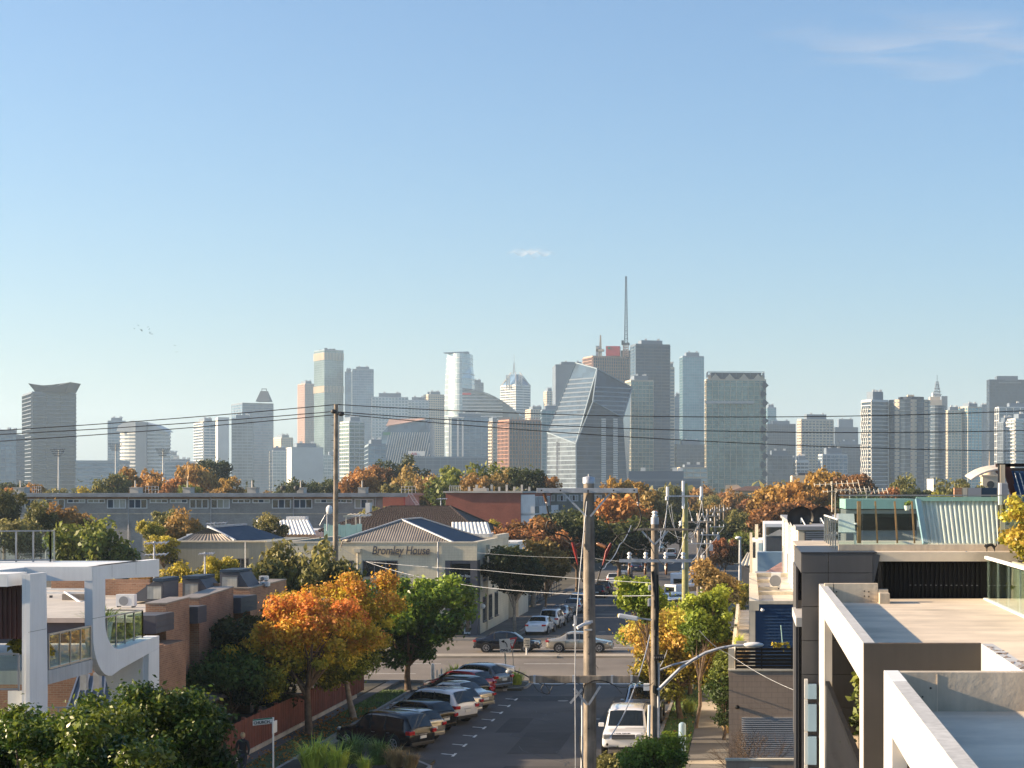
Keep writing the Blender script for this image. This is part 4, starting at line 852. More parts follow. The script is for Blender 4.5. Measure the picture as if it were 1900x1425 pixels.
hero('slender lime tree with its crown left of the wooden lamp pole',1215,69,6.9,.95,1.1,26,.34,150,.1,'lime',33,.06,X0=-3.7,shift=(-.7,0),fork=.8)
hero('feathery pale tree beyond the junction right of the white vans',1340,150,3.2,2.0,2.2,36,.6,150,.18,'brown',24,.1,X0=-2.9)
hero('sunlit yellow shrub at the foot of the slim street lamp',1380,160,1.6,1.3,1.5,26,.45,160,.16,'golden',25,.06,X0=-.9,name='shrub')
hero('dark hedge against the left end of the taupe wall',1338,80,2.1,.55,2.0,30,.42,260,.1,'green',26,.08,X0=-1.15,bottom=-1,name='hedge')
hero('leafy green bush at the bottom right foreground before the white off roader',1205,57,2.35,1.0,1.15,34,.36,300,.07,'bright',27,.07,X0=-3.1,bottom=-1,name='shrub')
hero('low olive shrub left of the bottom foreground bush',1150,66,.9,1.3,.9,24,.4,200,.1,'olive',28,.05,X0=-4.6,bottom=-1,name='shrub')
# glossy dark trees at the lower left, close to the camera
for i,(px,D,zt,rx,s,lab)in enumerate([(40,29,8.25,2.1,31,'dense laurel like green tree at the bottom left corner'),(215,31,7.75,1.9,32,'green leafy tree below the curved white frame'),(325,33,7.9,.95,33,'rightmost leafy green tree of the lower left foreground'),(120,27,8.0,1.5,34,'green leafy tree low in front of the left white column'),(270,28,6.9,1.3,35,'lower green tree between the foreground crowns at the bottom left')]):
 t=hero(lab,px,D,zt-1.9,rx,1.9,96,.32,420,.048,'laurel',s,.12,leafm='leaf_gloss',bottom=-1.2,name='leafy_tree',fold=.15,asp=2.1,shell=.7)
# grasses, strappy plants
def blades(n,r,h,w_,seed,lean=.5):
 g=random.Random(seed);m=MB()
 for _ in range(n):
  a=g.uniform(0,6.28);d=Vector((math.cos(a),math.sin(a),0));s=Vector((-d.y,d.x,0))*w_;q=g.uniform(0,.35)*r;hh=h*g.uniform(.55,1.1);l=g.uniform(.2,1)*r*lean*1.6
  b=d*q;p1=b+d*l*.4+Vector((0,0,hh*.7));p2=b+d*l+Vector((0,0,hh*g.uniform(.5,1.05)))
  m.add([b-s,b+s,p1+s*.8,p1-s*.8,p2],[(0,1,2,3),(3,2,4)])
 return m
A('blade_lime',(.48,.56,.07),.6,var=.35,scale=3);A('blade_green',(.10,.18,.04),.6,var=.4,scale=3);A('blade_straw',(.36,.25,.11),.8,var=.35,scale=3);A('flax',(.12,.03,.02),.6,var=.3)
tuft=[('lime strappy','blade_lime',.95,.8),('green strappy','blade_green',.95,.85),('straw coloured','blade_straw',.8,.7)]
tm_=[blades(300,.9,.95,.014,3+k).mesh('blades',tuft[k][1])for k in range(3)]
for i,(x,y_,k,s,lab)in enumerate([(-17.7,71.2,0,1.5,'bright lime strappy clump at the bottom edge right of the street name sign'),(-16.7,71.0,0,1.25,'smaller lime strappy clump beside the bright one at the bottom edge'),(-16.6,73.4,1,1.3,'dark green strappy clump in front of the black off roader'),(-15.4,73.0,1,1.2,'green strappy clump under the rear of the black off roader'),(-17.9,73.3,1,1.1,'left green strappy clump before the bonnet of the black off roader'),(-14.6,72.2,2,1.0,'straw coloured grass clump at the kerb corner bottom centre'),(-13.9,71.9,2,.8,'small straw grass clump at the very kerb corner'),(-15.6,71.0,0,.7,'low lime clump between the straw grass and green clumps'),(-13.7,103.0,0,1.0,'lime strappy plant on the kerb island behind the silver hatchback'),(-14.6,103.6,2,.8,'reddish straw grass left of the lime plant on the kerb island'),(-17.5,104.3,0,1.2,'tall lime strappy plants near the white bollards'),(-16.6,104.0,1,1.0,'low green plants right of the tall lime ones near the bollards'),(-15.6,104.6,2,.7,'straw grass before the give way sign'),(-3.5,74,1,.8,'grass tuft beside the wooden lamp pole'),(-3.1,90,0,.8,'bright tuft on the right verge'),(-.95,82.5,2,.9,'straw tuft growing from the foot of the taupe wall'),(-.2,63.4,2,.6,'yellow strappy plant on the terrace behind the black slat screen')]):
 t=thing('grass_clump',lab,'plant',(x,y_,.12 if i<16 else 5.3),None,i);t.scale=(s,s,s)
 o=ob('blades',tm_[k],t)
# verge grass and fallen leaves
g_=np.random.default_rng(4);m=MB()
for _ in range(5200):
 x=g_.uniform(-4.05,-2.65);y_=g_.uniform(66,103)
 if g_.random()<.3:x=g_.uniform(XL-1.6,XL-.2);y_=g_.uniform(88,100)
 h=g_.uniform(.05,.16);a=g_.uniform(0,3.1);s=Vector((math.cos(a),math.sin(a),0))*.025;p=Vector((x,y_,.1));m.add([p-s,p+s,p+Vector((g_.normal()*.03,g_.normal()*.03,h))],[(0,1,2)])
m.build('verge_grass','blade_green',kind='stuff',label='short rough grass on the verges',cat='grass')
cl=[(random.uniform(-21.4,-19.4),random.uniform(70,92),.135,.01)for _ in range(900)]+[(random.uniform(-4.6,-2.7),random.uniform(70,95),.12,.01)for _ in range(250)]+[(random.gauss(-18.7,.5),random.uniform(75,98),.01,.01)for _ in range(250)]
o=bpy.data.objects.new('fallen_leaves',leaf_mesh('fallen_leaves',cl,1,.09,[(0,(.3,.17,.06)),(1,(.4,.2,.05))],8,fold=.05));COL.objects.link(o);tag(o,'scattered fallen autumn leaves on the left footpath and gutters','leaf litter',kind='stuff')
# bare twiggy shrub before the roller door
m=MB();g=random.Random(5)
def twig(p,d,l,r,k):
 q=p+d*l;m.tube([p,p.lerp(q,.5)+Vector((g.gauss(0,.03),g.gauss(0,.03),0)),q],[r,r*.8,r*.6],4,cap=False)
 if k:
  for _ in range(3):twig(q,(d+Vector((g.gauss(0,.45),g.gauss(0,.45),g.gauss(.1,.2)))).normalized(),l*g.uniform(.6,.95),r*.6,k-1)
for i in range(9):twig(Vector((.15+g.gauss(0,.12),60.2+g.gauss(0,.12),1.0)),Vector((g.gauss(0,.5),g.gauss(0,.5),1)).normalized(),.68,.026,4)
m.build('bare_shrub','bark',label='leafless twiggy shrub before the pale roller door',cat='shrub',at=(.15,60.2,1.0))

# ================================================================ middle distance buildings
def pipe_down(parent,x,y,z0,z1,side='f',m='galv',name='downpipe'):
 mb=MB();mb.tube([(x,y-.08,z0),(x,y-.08,z1)],.06,6);mb.build(name,m,parent)
# --- long flat roofed apartment block (left)
D=260;Lb=thing('apartment_block','long low grey brick apartment block with a bluish metal roof edge and ribbon windows','apartment block',(X(350,D),D,0))
xa,xb=X(-60,D),X(752,D);zr=Zp(915,D)
MB().box(xa,xb,D,D+11,0,zr-.35).build('wall','brick_grey',Lb)
m=MB();m.box(xa-.6,xb+.6,D-.9,D+11.6,zr-.35,zr);m.box(xa-.6,xb+.6,D-1.0,D-.86,zr-.55,zr-.02);m.build('roof','zinc',Lb)
MB().box(xa,xb-8,D-.06,D-.003,zr-.9,zr-.56).build('fascia','brick_brown',Lb)
MB().box(xa,xb-8,D-.08,D-.004,Zp(954,D),Zp(952,D)).build('sill_band','conc',Lb)
MB().box(X(713,D),xb,D-1.1,D-.002,0,zr-.6).build('end_wall','brick_red',Lb)
zz=[Zp(926,D),Zp(933.5,D),Zp(943.5,D)]
cyc=[('s',36),('b',37),('b',37)]
px=-28.0;k=0
random.seed(3)
gl=['glass_dark','blind','glass_dark','navy_roof','curtain','glass_dark']
while px<700:
 for kind,wd,z0 in(('s',36,zz[1]),('s',35,zz[1]),('b',37.5,zz[2]),('b',37.5,zz[2])):
  if px+wd<708:
   window(Lb,'f',D,X(px,D),X(px+wd-2.5,D),z0,zz[0],3,1,'white',fw=.12,prd=.08,panes=[random.choice(gl)for _ in range(3)])
  px+=wd+(1.5 if kind=='s' else 2)
 pipe_down(Lb,X(px-39.4,D),D,0,zr-.5)
for px,w_ in((253,16),(470,16),(350,14),(560,12),(40,20),(674,14)):
 q=MB();q.box(X(px-w_/2,D+4),X(px+w_/2,D+4),D+3,D+5,zr,zr+.75);q.box(X(px-w_/2-1,D+4),X(px+w_/2+1,D+4),D+2.9,D+5.1,zr+.75,zr+.87);q.tube([(X(px-2,D+4),D+4,zr+.8),(X(px-2,D+4),D+4,zr+1.9)],.1,6);q.build('chimney','roof_pale',Lb)
for px,n_ in((270,24),(60,16),(745,26)):
 q=MB();x0,x1=X(px,D+2),X(px+n_,D+2)
 for i in range(5):x=x0+(x1-x0)*i/4;q.tube([(x,D+2,zr),(x,D+2,zr+1.0)],.03,5)
 q.tube([(x0,D+2,zr+1.0),(x1,D+2,zr+1.0)],.03,5);q.tube([(x0,D+2,zr+.55),(x1,D+2,zr+.55)],.03,5);q.build('roof_railing','galv',Lb)
for px in(525,550):
 q=MB();c=(X(px,D+2),D+2,zr+.75);q.ball(c,.42,10,(1,.3,1));q.tube([(c[0],c[1],zr),c],.04,5);q.build('satellite_dish','plastic_black',Lb)
q=MB();a,b=P(757,915,D-2),P(775,942,D-2)
for dx in(0,.5):q.bar(a+Vector((dx,0,0)),b+Vector((dx,0,0)),.07)
for i in range(9):p=a.lerp(b,i/9);q.bar(p,p+Vector((.5,0,0)),.05)
q.build('roof_ladder','galv',Lb)
# --- red brick flats
D=250;Rb=thing('apartment_block','red brick flat roofed block with a white balcony side','apartment block',(X(900,D),D,0));zr=Zp(914.5,D)
x0,x1=X(827,D),X(966,D)
MB().box(x0,x1,D,D+38,0,zr).build('wall','brick_red',Rb)
MB().box(x0-.3,x1+.3,D-.3,D+38.3,zr,zr+.25).build('roof','roof_pale',Rb)
for fl in range(4):
 z=zr-.2-2.95*(fl+1)
 MB().box(x1+.01,x1+2.0,D+.3,D+37,z,z+.2).build('balcony_slab','white',Rb)
 for j in range(7):
  y_=D+.6+j*5.2
  q=MB();q.box(x1+1.9,x1+1.98,y_,y_+4.9,z+.2,z+1.2);q.build('balcony_panel',['teal_panel','white','glass_dark'][(j+fl)%3]if(j+fl)%3<2 else 'white',Rb)
  window(Rb,'r',x1+.01,y_+.2,y_+4.6,z+.25,z+2.6,4,1,'white',fw=.1,panes=['curtain','glass_dark','curtain','glass_dark'])
 q=MB();q.box(x1+.02,x1+2.0,D+.1,D+.28,z+.2,z+2.9);q.build('balcony_side','white',Rb)
q=MB()
for i in range(7):
 x=X(834+i*3.4,D+2);q.tube([(x,D+2,zr),(x,D+2,zr+1)],.03,5)
q.tube([(X(834,D+2),D+2,zr+1),(X(855,D+2),D+2,zr+1)],.03,5);q.build('roof_railing','galv',Rb)
q=MB();
for i in range(9):x=X(870+i*14,D+8);q.box(x-.15,x+.15,D+8,D+8.3,zr,zr+.9+.3*(i%2));
q.box(X(880,D+8),X(905,D+8),D+7,D+9,zr+.2,zr+.7);q.build('roof_vent','roof_pale',Rb,kind='stuff')
# --- flat block behind (pale roof line to the big pole)
D=300;t=thing('apartment_block','pale low flat roofed block behind the big crossarm','apartment block',(X(1010,D),D,0))
MB().box(X(962,D),X(1128,D),D,D+16,0,Zp(913,D)).build('wall','render_grey',t);MB().box(X(960,D),X(1130,D),D-.4,D+16,Zp(913,D),Zp(911.5,D)).build('roof','roof_pale',t)
for i in range(7):window(t,'f',D,X(968+i*22,D),X(985+i*22,D),Zp(930,D),Zp(918,D),3,1,'white',fw=.12,panes=['curtain','glass_dark','curtain'])
# --- dark tiled hip roof house
D=176;t=thing('house','house with a broad dark tiled hip roof behind the lettered building','house',(X(760,D),D,0))
def hip(t,x0,x1,y0,y1,ze,rx0,rx1,ry0,ry1,zr_,m,name='roof',ridge='cream_plain',over=.4):
 a=[(x0-over,y0-over,ze),(x1+over,y0-over,ze),(x1+over,y1+over,ze),(x0-over,y1+over,ze)]
 r0,r1=(rx0,ry0,zr_),(rx1,ry1,zr_);mb=MB()
 if abs(rx1-rx0)>abs(ry1-ry0):mb.add(a+[r0,r1],[(0,1,5,4),(1,2,5),(2,3,4,5),(3,0,4),(0,3,2,1)])
 else:mb.add(a+[r0,r1],[(0,1,4),(1,2,5,4),(2,3,5),(3,0,4,5),(0,3,2,1)])
 o=mb.build(name,m,t);c=MB();k=a if abs(rx1-rx0)>abs(ry1-ry0)else a
 ends=[(a[0],r0),(a[3],r0),(a[1],r1),(a[2],r1),(r0,r1)]if abs(rx1-rx0)>abs(ry1-ry0)else[(a[0],r0),(a[1],r0),(a[2],r1),(a[3],r1),(r0,r1)]
 for p,q in ends:c.bar(Vector(p)+Vector((0,0,.05)),Vector(q)+Vector((0,0,.05)),.16)
 c.build('ridge_cap',ridge,t);return o
x0,x1=X(600,D),X(880,D);ze=Zp(985,D)
MB().box(x0,x1,D,D+14,0,ze).build('wall','brick_brown',t)
hip(t,x0,x1,D,D+14,ze,X(725,D+7),X(835,D+7),D+7,D+7,Zp(940,D+7),'tile_dark',ridge='tile_dark')
m=MB()
for j in range(14):
 f0=j/14;A0=Vector((x0-.4,D-.4,ze)).lerp(Vector((X(725,D+7),D+7,Zp(940,D+7))),f0);A1=Vector((x1+.4,D-.4,ze)).lerp(Vector((X(835,D+7),D+7,Zp(940,D+7))),f0)
 n=46
 for i in range(n):p=A0.lerp(A1,(i+.5)/n);m.obox(p+Vector((0,-.02,.05)),((A1.x-A0.x)/n*.36,0,0),(0,.12,.08),(0,-.04,.06))
m.build('tile_course','tile_dark',t,kind='stuff')
q=MB();q.tube([(X(743,181),181,Zp(962,D)),(X(743,181),181,Zp(952,D))],.18,8);q.tube([(X(776,181),181,Zp(962,D)),(X(776,181),181,Zp(952,D))],.22,8);q.build('vent_pipe','roof_pale',t)
q=MB();q.box(X(680,183),X(688,183),182.5,183.5,Zp(956,183),Zp(933,183));q.build('chimney','corr_white',t)
# --- building with raised letters
Bx0,Bx1,By0,By1,Bz=-37.0,X(885,139),139,157.2,Zp(1005,139)
Bh=thing('office_building','two storey cream block building with raised letters and a tall glazed corner entrance','building',((Bx0+Bx1)/2,By0,0))
nx0,nx1,nz1=X(826,139),X(889,139)-.002,Zp(1040,139)
m=MB();m.box(Bx0,nx0,By0,By0+.3,0,Bz-.12);m.box(nx0,Bx1,By0,By0+.3,nz1,Bz-.12)
m.box(Bx1-.3,Bx1,By0+1.6,By1,0,Bz-.12);m.box(Bx1-.3,Bx1-.002,By0+.3,By0+1.6,nz1,Bz-.12);m.box(Bx0,Bx0+.3,By0+.3,By1,0,Bz-.12);m.box(Bx0+.3,Bx1-.3,By1-.3,By1,0,Bz-.12)
m.box(Bx0+.3,nx0,By0+.3,By0+.5,0,.2);m.build('wall','cream',Bh)
m=MB();m.box(Bx0-.05,Bx1+.05,By0-.05,By0+.35,Bz-.12,Bz);m.box(Bx1-.35,Bx1+.05,By0+.36,By1+.05,Bz-.12,Bz+.0);m.box(Bx0-.05,Bx0+.35,By0+.36,By1,Bz-.12,Bz);m.build('parapet_cap','cream_plain',Bh)
MB().box(Bx1-.38,Bx1+.04,By0+11,By1,Bz,Bz+.25).build('raised_parapet','cream_plain',Bh)
# roof, corrugated hip
m=MB();rzb=6.7;a=(-35.2,139.45,rzb);b=(-22.05,139.45,rzb);ap=(-28.5,143.8,9.12);bp=(-28.5,152.0,9.12);c=(-22.05,156.8,rzb);d=(-35.2,156.8,rzb)
m.add([a,b,ap,bp,c,d],[(1,4,3,2),(4,5,3),(5,0,2,3)]);m.build('roof','navy_roof',Bh)
m=MB();n=66;V=[];Fc=[]
for i in range(n*2+1):
 t_=i/(n*2);x=a[0]+(b[0]-a[0])*t_;k=1-abs(t_-.5)*2;k=k if True else k;top=Vector(a).lerp(Vector(ap),0)
 tx=x;tz=rzb+(9.12-rzb)*min(1,k*1.0);ty=139.45+(143.8-139.45)*min(1,k)
 h=.035*(i%2);V+=[(x,139.45-h*.8,rzb+h*.5),(tx,ty-h*.8,tz+h*.5)]
 if i:Fc.append((2*i-2,2*i,2*i+1,2*i-1))
m.add(V,Fc);m.build('corrugated_roof_end','corr_brown',Bh)
m=MB()
for p,q in((a,ap),(b,ap),(ap,bp),(bp,c)):m.bar(Vector(p)+Vector((0,0,.06)),Vector(q)+Vector((0,0,.06)),.22,.1)
m.build('ridge_cap','galv',Bh)
# entrance bay
m=MB();m.box(nx0+.002,nx0+.42,By0-.06,By0+1.4,0,nz1-.002);m.box(Bx1-.52,Bx1+.03,By0-.04,By0+.45,0,nz1-.002);m.box(nx0+.42,Bx1-.52,By0+.05,By0+.3,nz1-.25,nz1-.002);m.build('entrance_portal','letter_grey',Bh)
m=MB();m.box(Bx1-.5,Bx1+.012,By0+.46,By0+1.58,0,nz1-.004);m.build('side_fin','slate',Bh)
gx0,gx1=nx0+.44,Bx1-.54;gy=By0+.75
gp=MB();gp.box(gx0,gx1,gy,gy+.03,.05,nz1-.26);ent=gp.build('entrance_glazing','glass_dark',Bh)
m=MB()
for z in(.06,2.45,3.35,4.05,4.35):m.box(gx0,gx1,gy-.07,gy-.002,z,z+.08)
for f_ in(0,.33,.66,.97):m.box(gx0+(gx1-gx0)*f_,gx0+(gx1-gx0)*f_+.06,gy-.075,gy-.003,.14,4.4 if 0<f_<.9 else nz1-.26)
m.build('mullion','teal_panel',ent)
m=MB();dx0=gx0+(gx1-gx0)*.62;m.box(dx0,dx0+.09,gy-.13,gy-.08,.1,2.5);m.box(gx1-.1,gx1-.01,gy-.13,gy-.08,.1,2.5);m.box(dx0+.09,gx1-.1,gy-.13,gy-.08,2.38,2.5);m.box(dx0+.09,gx1-.1,gy-.13,gy-.08,.1,.25)
dr=m.build('door','white',Bh);m=MB();m.box(dx0+.14,dx0+.17,gy-.2,gy-.13,.9,1.5);m.build('handle','galv',dr)
text('Bromley House','letters',.34,.015,'sign_white',Bh,(X(839,gy),gy-.1,4.62),(R(90),0,0),bold=.012,sx=.8,shear=.15)
text('Bromley House','letters',.95,.05,'letter_grey',Bh,(X(690,138.9),138.86,Zp(1028.5,138.9)),(R(90),0,0),bold=.008,sx=.76,shear=.2)
text('211','letters',.5,.02,'sign_white',Bh,(X(811,138.9),138.97,Zp(1129,138.9)),(R(90),0,0),bold=.015,sx=.95)
window(Bh,'f',By0,X(673,139),X(738,139),Zp(1070,139),Zp(1040,139),3,1,'slate',fw=.08)
window(Bh,'f',By0,X(600,139),X(655,139),Zp(1070,139),Zp(1040,139),3,1,'slate',fw=.08)
window(Bh,'f',By0,X(673,139),X(738,139),1.2,2.6,3,1,'slate',fw=.08)
for i,(a0,a1)in enumerate([(142.0,143.7),(145.2,146.9),(148.6,150.3),(152.5,154.2)]):
 window(Bh,'r',Bx1,a0,a1,4.25,6.1,2,1,'slate',fw=.07,sill=True)
 if i<3:window(Bh,'r',Bx1,a0,a1,.9,2.9,2,1,'slate',fw=.07,sill=True)
pipe_down(Bh,X(813,139),By0,3.0,Bz);m=MB();m.ball((X(813,139),By0-.15,2.9),.12,8);m.build('lamp','white',Bh)
m=MB();m.tube([(Bx1+.08,145.0-1.0,.1),(Bx1+.08,144.0,Bz-.7)],.06,6);m.box(Bx1+.01,Bx1+.3,143.8,144.2,Bz-.75,Bz-.4);m.build('downpipe','cream_plain',Bh)
m=MB();m.box(X(658,139),X(670,139),By0-.3,By0-.003,Zp(1025,139),Zp(1018,139));m.build('rain_head','cream_plain',Bh);pipe_down(Bh,X(664,139),By0,3,Zp(1025,139),m='cream_plain')
MB().box(Bx1+.01,Bx1+.06,140.9,141.9,3.7,5.2).build('sign_panel','sign_white',Bh)
m=MB();m.ball((Bx1+.12,141.3,2.2),.22,8);m.build('wall_light','white',Bh)
m=MB();a=P(641,1003,138.8);m.tube([P(632,1016,138.8),P(636,1003,138.6),P(644,1001,138.4)],.05,6);m.ball(P(646,1003,138.3),.2,8,(1.4,1,.7));m.build('flood_light','corr_brown',Bh)
# white lean-to roof behind at the right and pale annex
t=thing('shed','white corrugated monitor roof behind the right end of the lettered building','shed',(X(890,166),166,0));D=166
MB().box(X(836,D),X(905,D),D,D+8,0,Zp(991,D)).build('wall','corr_white',t);m=MB();corrugated(m,P(838,990,D-.1),P(912,990,D-.1),P(905,969,D+1),P(838,969,D+1),.35,.05);m.build('roof','corr_white',t)
t=thing('annex','pale annex with a white upper floor beyond the lettered building','building',(X(950,160),160,0));D=159
MB().box(X(925,D),X(962,D),D,D+7,0,Zp(1022,D)).build('wall','cream_plain',t);MB().box(X(930,D+1),X(962,D+1),D+.6,D+7,Zp(1022,D),Zp(1006,D)).build('upper_floor','corr_white',t)
MB().box(X(942,D),X(960,D),D+.5,D+.58,Zp(1019,D),Zp(1009,D)).build('window','blue_pale',t)
# fences and walls along the far street
for(x,y0,y1,h,lab,mm)in[(-21.45,160,200,1.6,'low dark picket fence along the far left footpath','slate')]:
 t=thing('fence',lab,'fence',(x,y0,0))
 n=16
 for i in range(n):MB().box(x-.04,x+.04,y0+i*2.5,y0+i*2.5+.1,0,h+.1).build('post',mm,t)
 for k in range(3):MB().box(x-.02,x+.02,y0,y1,.3+k*.5,.42+k*.5).build('rail',mm,t)
# --- building left of it, with blue hip roof and gable vent
D=152;t=thing('warehouse','grey green rendered building with a navy hip roof and a dark gable vent','building',(X(390,D),D,0))
x0,x1=X(268,D),X(492,D);zt=Zp(1006,D)
MB().box(x0,x1,D,D+16,0,zt).build('wall','render_grey',t);MB().box(x0-.1,x1+.1,D-.12,D+.2,zt,zt+.14).build('gutter','cream_plain',t)
a,b=P(330,1005,D+.6),P(436,1005,D+.6);c,d=P(386,979,D+5),P(457,974,D+13);e=P(497,1004,D+8);e2=Vector((e.x,D+15,e.z));a2=Vector((a.x,D+15,a.z))
m=MB();m.add([a,b,c,d,e,e2,a2],[(1,4,3,2),(4,5,3),(5,6,3),(6,0,2,3)]);m.build('roof','navy_roof',t)
m=MB();q0=P(352,993,D+1.4);q1=P(408,993,D+1.4);corrugated(m,a,b,P(414,991,D+1.5),P(357,991,D+1.5),.35,.04);m.build('corrugated_roof_end','corr_brown',t)
MB().extr([P(357,991,D+1.6),P(414,991,D+1.6),P(386,979.5,D+1.6)],(0,.1,0)).build('gable_vent','plastic_black',t)
m=MB();m.bar(b+Vector((0,0,.1)),c+Vector((0,0,.1)),.2);m.bar(c+Vector((0,0,.05)),d+Vector((0,0,.05)),.2);m.bar(a+Vector((0,0,.1)),P(357,991,D+1.5),.15);m.build('ridge_cap','galv',t)
window(t,'f',D,X(300,D),X(330,D),Zp(1048,D),Zp(1034,D),2,1,'slate',fw=.08);window(t,'f',D,X(432,D),X(462,D),Zp(1054,D),Zp(1036,D),2,1,'slate',fw=.08)
pipe_down(t,X(456,D),D,0,zt)
MB().box(X(346,D+4),X(360,D+4),D+4,D+5.5,zt,Zp(991,D+4)).build('roof_unit','corr_white',t)
# white corrugated vertical roof behind
D=186;t=thing('shed','white corrugated shed roof with a ridge vent behind the grey green tree','shed',(X(525,D),D,0))
MB().box(X(475,D),X(585,D),D+2,D+12,0,Zp(985,D)).build('wall','corr_white',t);m=MB();corrugated(m,P(474,992,D),P(587,992,D),P(573,965,D+4),P(476,965,D+4),.4,.06);m.build('roof','corr_white',t)
MB().box(X(531,D+4),X(566,D+4),D+4,D+5.5,Zp(965,D+4),Zp(958.5,D+4)).build('ridge_vent','corr_white',t)
# turquoise fence
D=158;t=thing('screen_fence','pale turquoise metal screen right of the lone wooden pole','fence',(X(640,D),D,0))
for i in range(7):MB().box(X(601+i*10.1,D),X(610.7+i*10.1,D),D,D+.08,0,Zp(972+2*(i%2),D)).build('panel','turq',t)
# aerials and poles
def aerial(label,px,pyb,pyt,D,w_=16,n=7,m_='galv',tilt=0,cat='aerial',z0=None):
 b,tp=P(px,pyb,D),P(px,pyt,D);t=thing('tv_aerial',label,cat,b);MB().tube([b,tp],.025 if D<90 else .05,5).build('mast',m_,t)
 m=MB();L_=w_*D/F;c=tp-Vector((0,0,.1));r=.012 if D<90 else .035
 dv=Vector((math.cos(tilt),math.sin(tilt),.04));m.tube([c-dv*L_*.4,c+dv*L_*.6],r*1.3,4);s=Vector((-dv.y,dv.x,.25)).normalized()
 for i in range(n):p=c+dv*L_*(-.4+i/(n-1));l=L_*(.16+.02*i);m.tube([p-s*l,p+s*l],r,4)
 m.build('elements',m_,t);return t
aerial('tv aerial on a tall mast in front of the golden brown rounded tree',285,1070,1026,100,40,6)
aerial('double tv aerial on the long mast over the dormers',286,1125,1004,92,40,6)
aerial('thin tv aerial pole beside the round topped yellow olive tree',380,1085,1024,96,26,7)
aerial('small tv aerial on the navy hip roof',398,980,969,158,36,6)
aerial('tv aerial on the dark tiled roof ridge',818,950,924,184,18,6)
aerial('tv aerial above the lattice screen left of the tiled roof',668,1002,955,160,30,8)
t=thing('satellite_dish','white satellite dish on a braced mast left of the lone wooden pole','satellite dish',P(607,985,150));m=MB();m.tube([P(607,985,150),P(607,948,150)],.05,6);m.tube([P(593,975,150),P(604,955,150)],.04,5);m.build('mast','galv',t);m=MB();m.ball(P(611,946,150),.42,10,(.7,.4,1));m.build('dish','white',t)
t=thing('pergola','pale timber pergola beams left of the dark tiled roof','pergola',P(660,985,168));
for i in range(6):MB().bar(P(640+i*7,958.5,168),P(652+i*7,954,171),.14).build('rafter','cream_plain',t)
MB().bar(P(637,958,168),P(690,955,168.2),.2).build('beam','cream_plain',t)
for px in(642,660,668):MB().bar(P(px,985,168),P(px,959,168),.12).build('post','cream_plain',t)
D=520;t=thing('shed','cream curved roof sheds above the far end of the street','shed',(X(1380,D),D,0))
MB().box(X(1346,D),X(1420,D),D,D+20,0,Zp(905,D)).build('wall','f_cream',t);MB().extr([P(1346,905,D),P(1346,900,D),P(1368,899,D),P(1376,905,D)],(0,20,0)).build('left_gable','f_cream',t)
MB().extr([P(1357,910,D-1),P(1384,902,D-1),P(1416,902,D-1),P(1402,911,D-1)],(0,10,0)).build('arched_roof','tile_pink',t)
D=620;t=thing('warehouse','cream flat roofed warehouse behind the big orange trees','building',(X(1490,D),D,0));MB().box(X(1470,D),X(1530,D),D,D+30,0,Zp(882,D)).build('wall','f_cream',t);MB().box(X(1481,D),X(1517,D),D+2,D+20,Zp(882,D),Zp(877,D)).build('roof_plant','f_dark',t)
D=420;t=thing('church_tower','stone clock tower with a small dome and finial in front of the far right skyline','church tower',(X(1838,D),D,0));x=X(1838,D)
MB().box(x-1.9,x+1.9,D,D+4,0,Zp(884,D)).build('shaft','f_cream',t);m=MB();m.box(x-2.2,x+2.2,D-.3,D+4.3,Zp(884,D),Zp(881,D));m.build('cornice','f_cream',t)
m=MB();m.tube([(x,D+2,Zp(881,D)),(x,D+2,Zp(873,D))],1.7,10);m.tube([(x,D+2,Zp(873,D)),(x,D+2,Zp(868,D)),(x,D+2,Zp(864,D))],[1.9,1.3,.35],12);m.tube([(x,D+2,Zp(864,D)),(x,D+2,Zp(837,D))],[.16,.05],6);m.build('dome','f_cream',t)
m=MB();m.tube([(x,D-.05,Zp(899,D)),(x,D-.15,Zp(899,D))],.9,14);m.build('clock_face','sign_black',t)
# ================================================================ brick house on the left
HX=-25.5;t=Hs=thing('brick_house','brown brick flat roofed house with slate grey bays and raked wall fins','house',(HX,84,0));zf=6.2
MB().box(HX-14,HX-.9,74,97,0,zf-.25).build('wall','slate',Hs)
MB().box(HX-14,HX-.5,73.8,97.2,zf-.25,zf-.05).build('roof','roof_pale',Hs)
for(a,b,z0,z1)in[(76.6,79.8,6.55,6.62),(81.2,86.6,6.5,6.72),(89.5,96.5,6.5,6.6)]:
 MB().extr([(HX-.9,a,0),(HX-.9,b,0),(HX-.9,b,z1),(HX-.9,a,z0)],(.9,0,0)).build('brick_wall','brick_brown',Hs)
 MB().extr([(HX-.93,a-.02,z0),(HX-.93,b+.02,z1),(HX-.93,b+.02,z1+.06),(HX-.93,a-.02,z0+.06)],(.96,0,0)).build('coping','corr_brown',Hs)
MB().box(HX-6,HX-.95,87.4,87.6,zf,6.9).build('brick_upstand','brick_brown',Hs);MB().box(HX-8,HX-5,89,89.2,zf,7.0).build('brick_upstand','brick_brown',Hs)
for(a,b)in((74.2,76.55),(79.85,81.15),(86.65,89.45)):
 m=MB();m.box(HX-.85,HX+.35,a,b,5.45,6.22);m.build('canopy','slate',Hs)
 for k in range(3):MB().box(HX+.352,HX+.37,a,b,5.47+k*.25,5.69+k*.25).build('board','slate',Hs)
 window(Hs,'r',HX-.9,a+.15,b-.1,3.6,5.35,2,1,'slate',fw=.07,prd=.1,panes=['glass_dark','curtain'])
 for k in range(8):MB().box(HX-.895,HX-.8,a,b,.9+k*.33,1.2+k*.33).build('board','slate',Hs)
m=MB();m.box(HX-.85,HX-.3,76.0,76.5,4.0,4.4);m.build('air_conditioner','dark_metal',Hs)
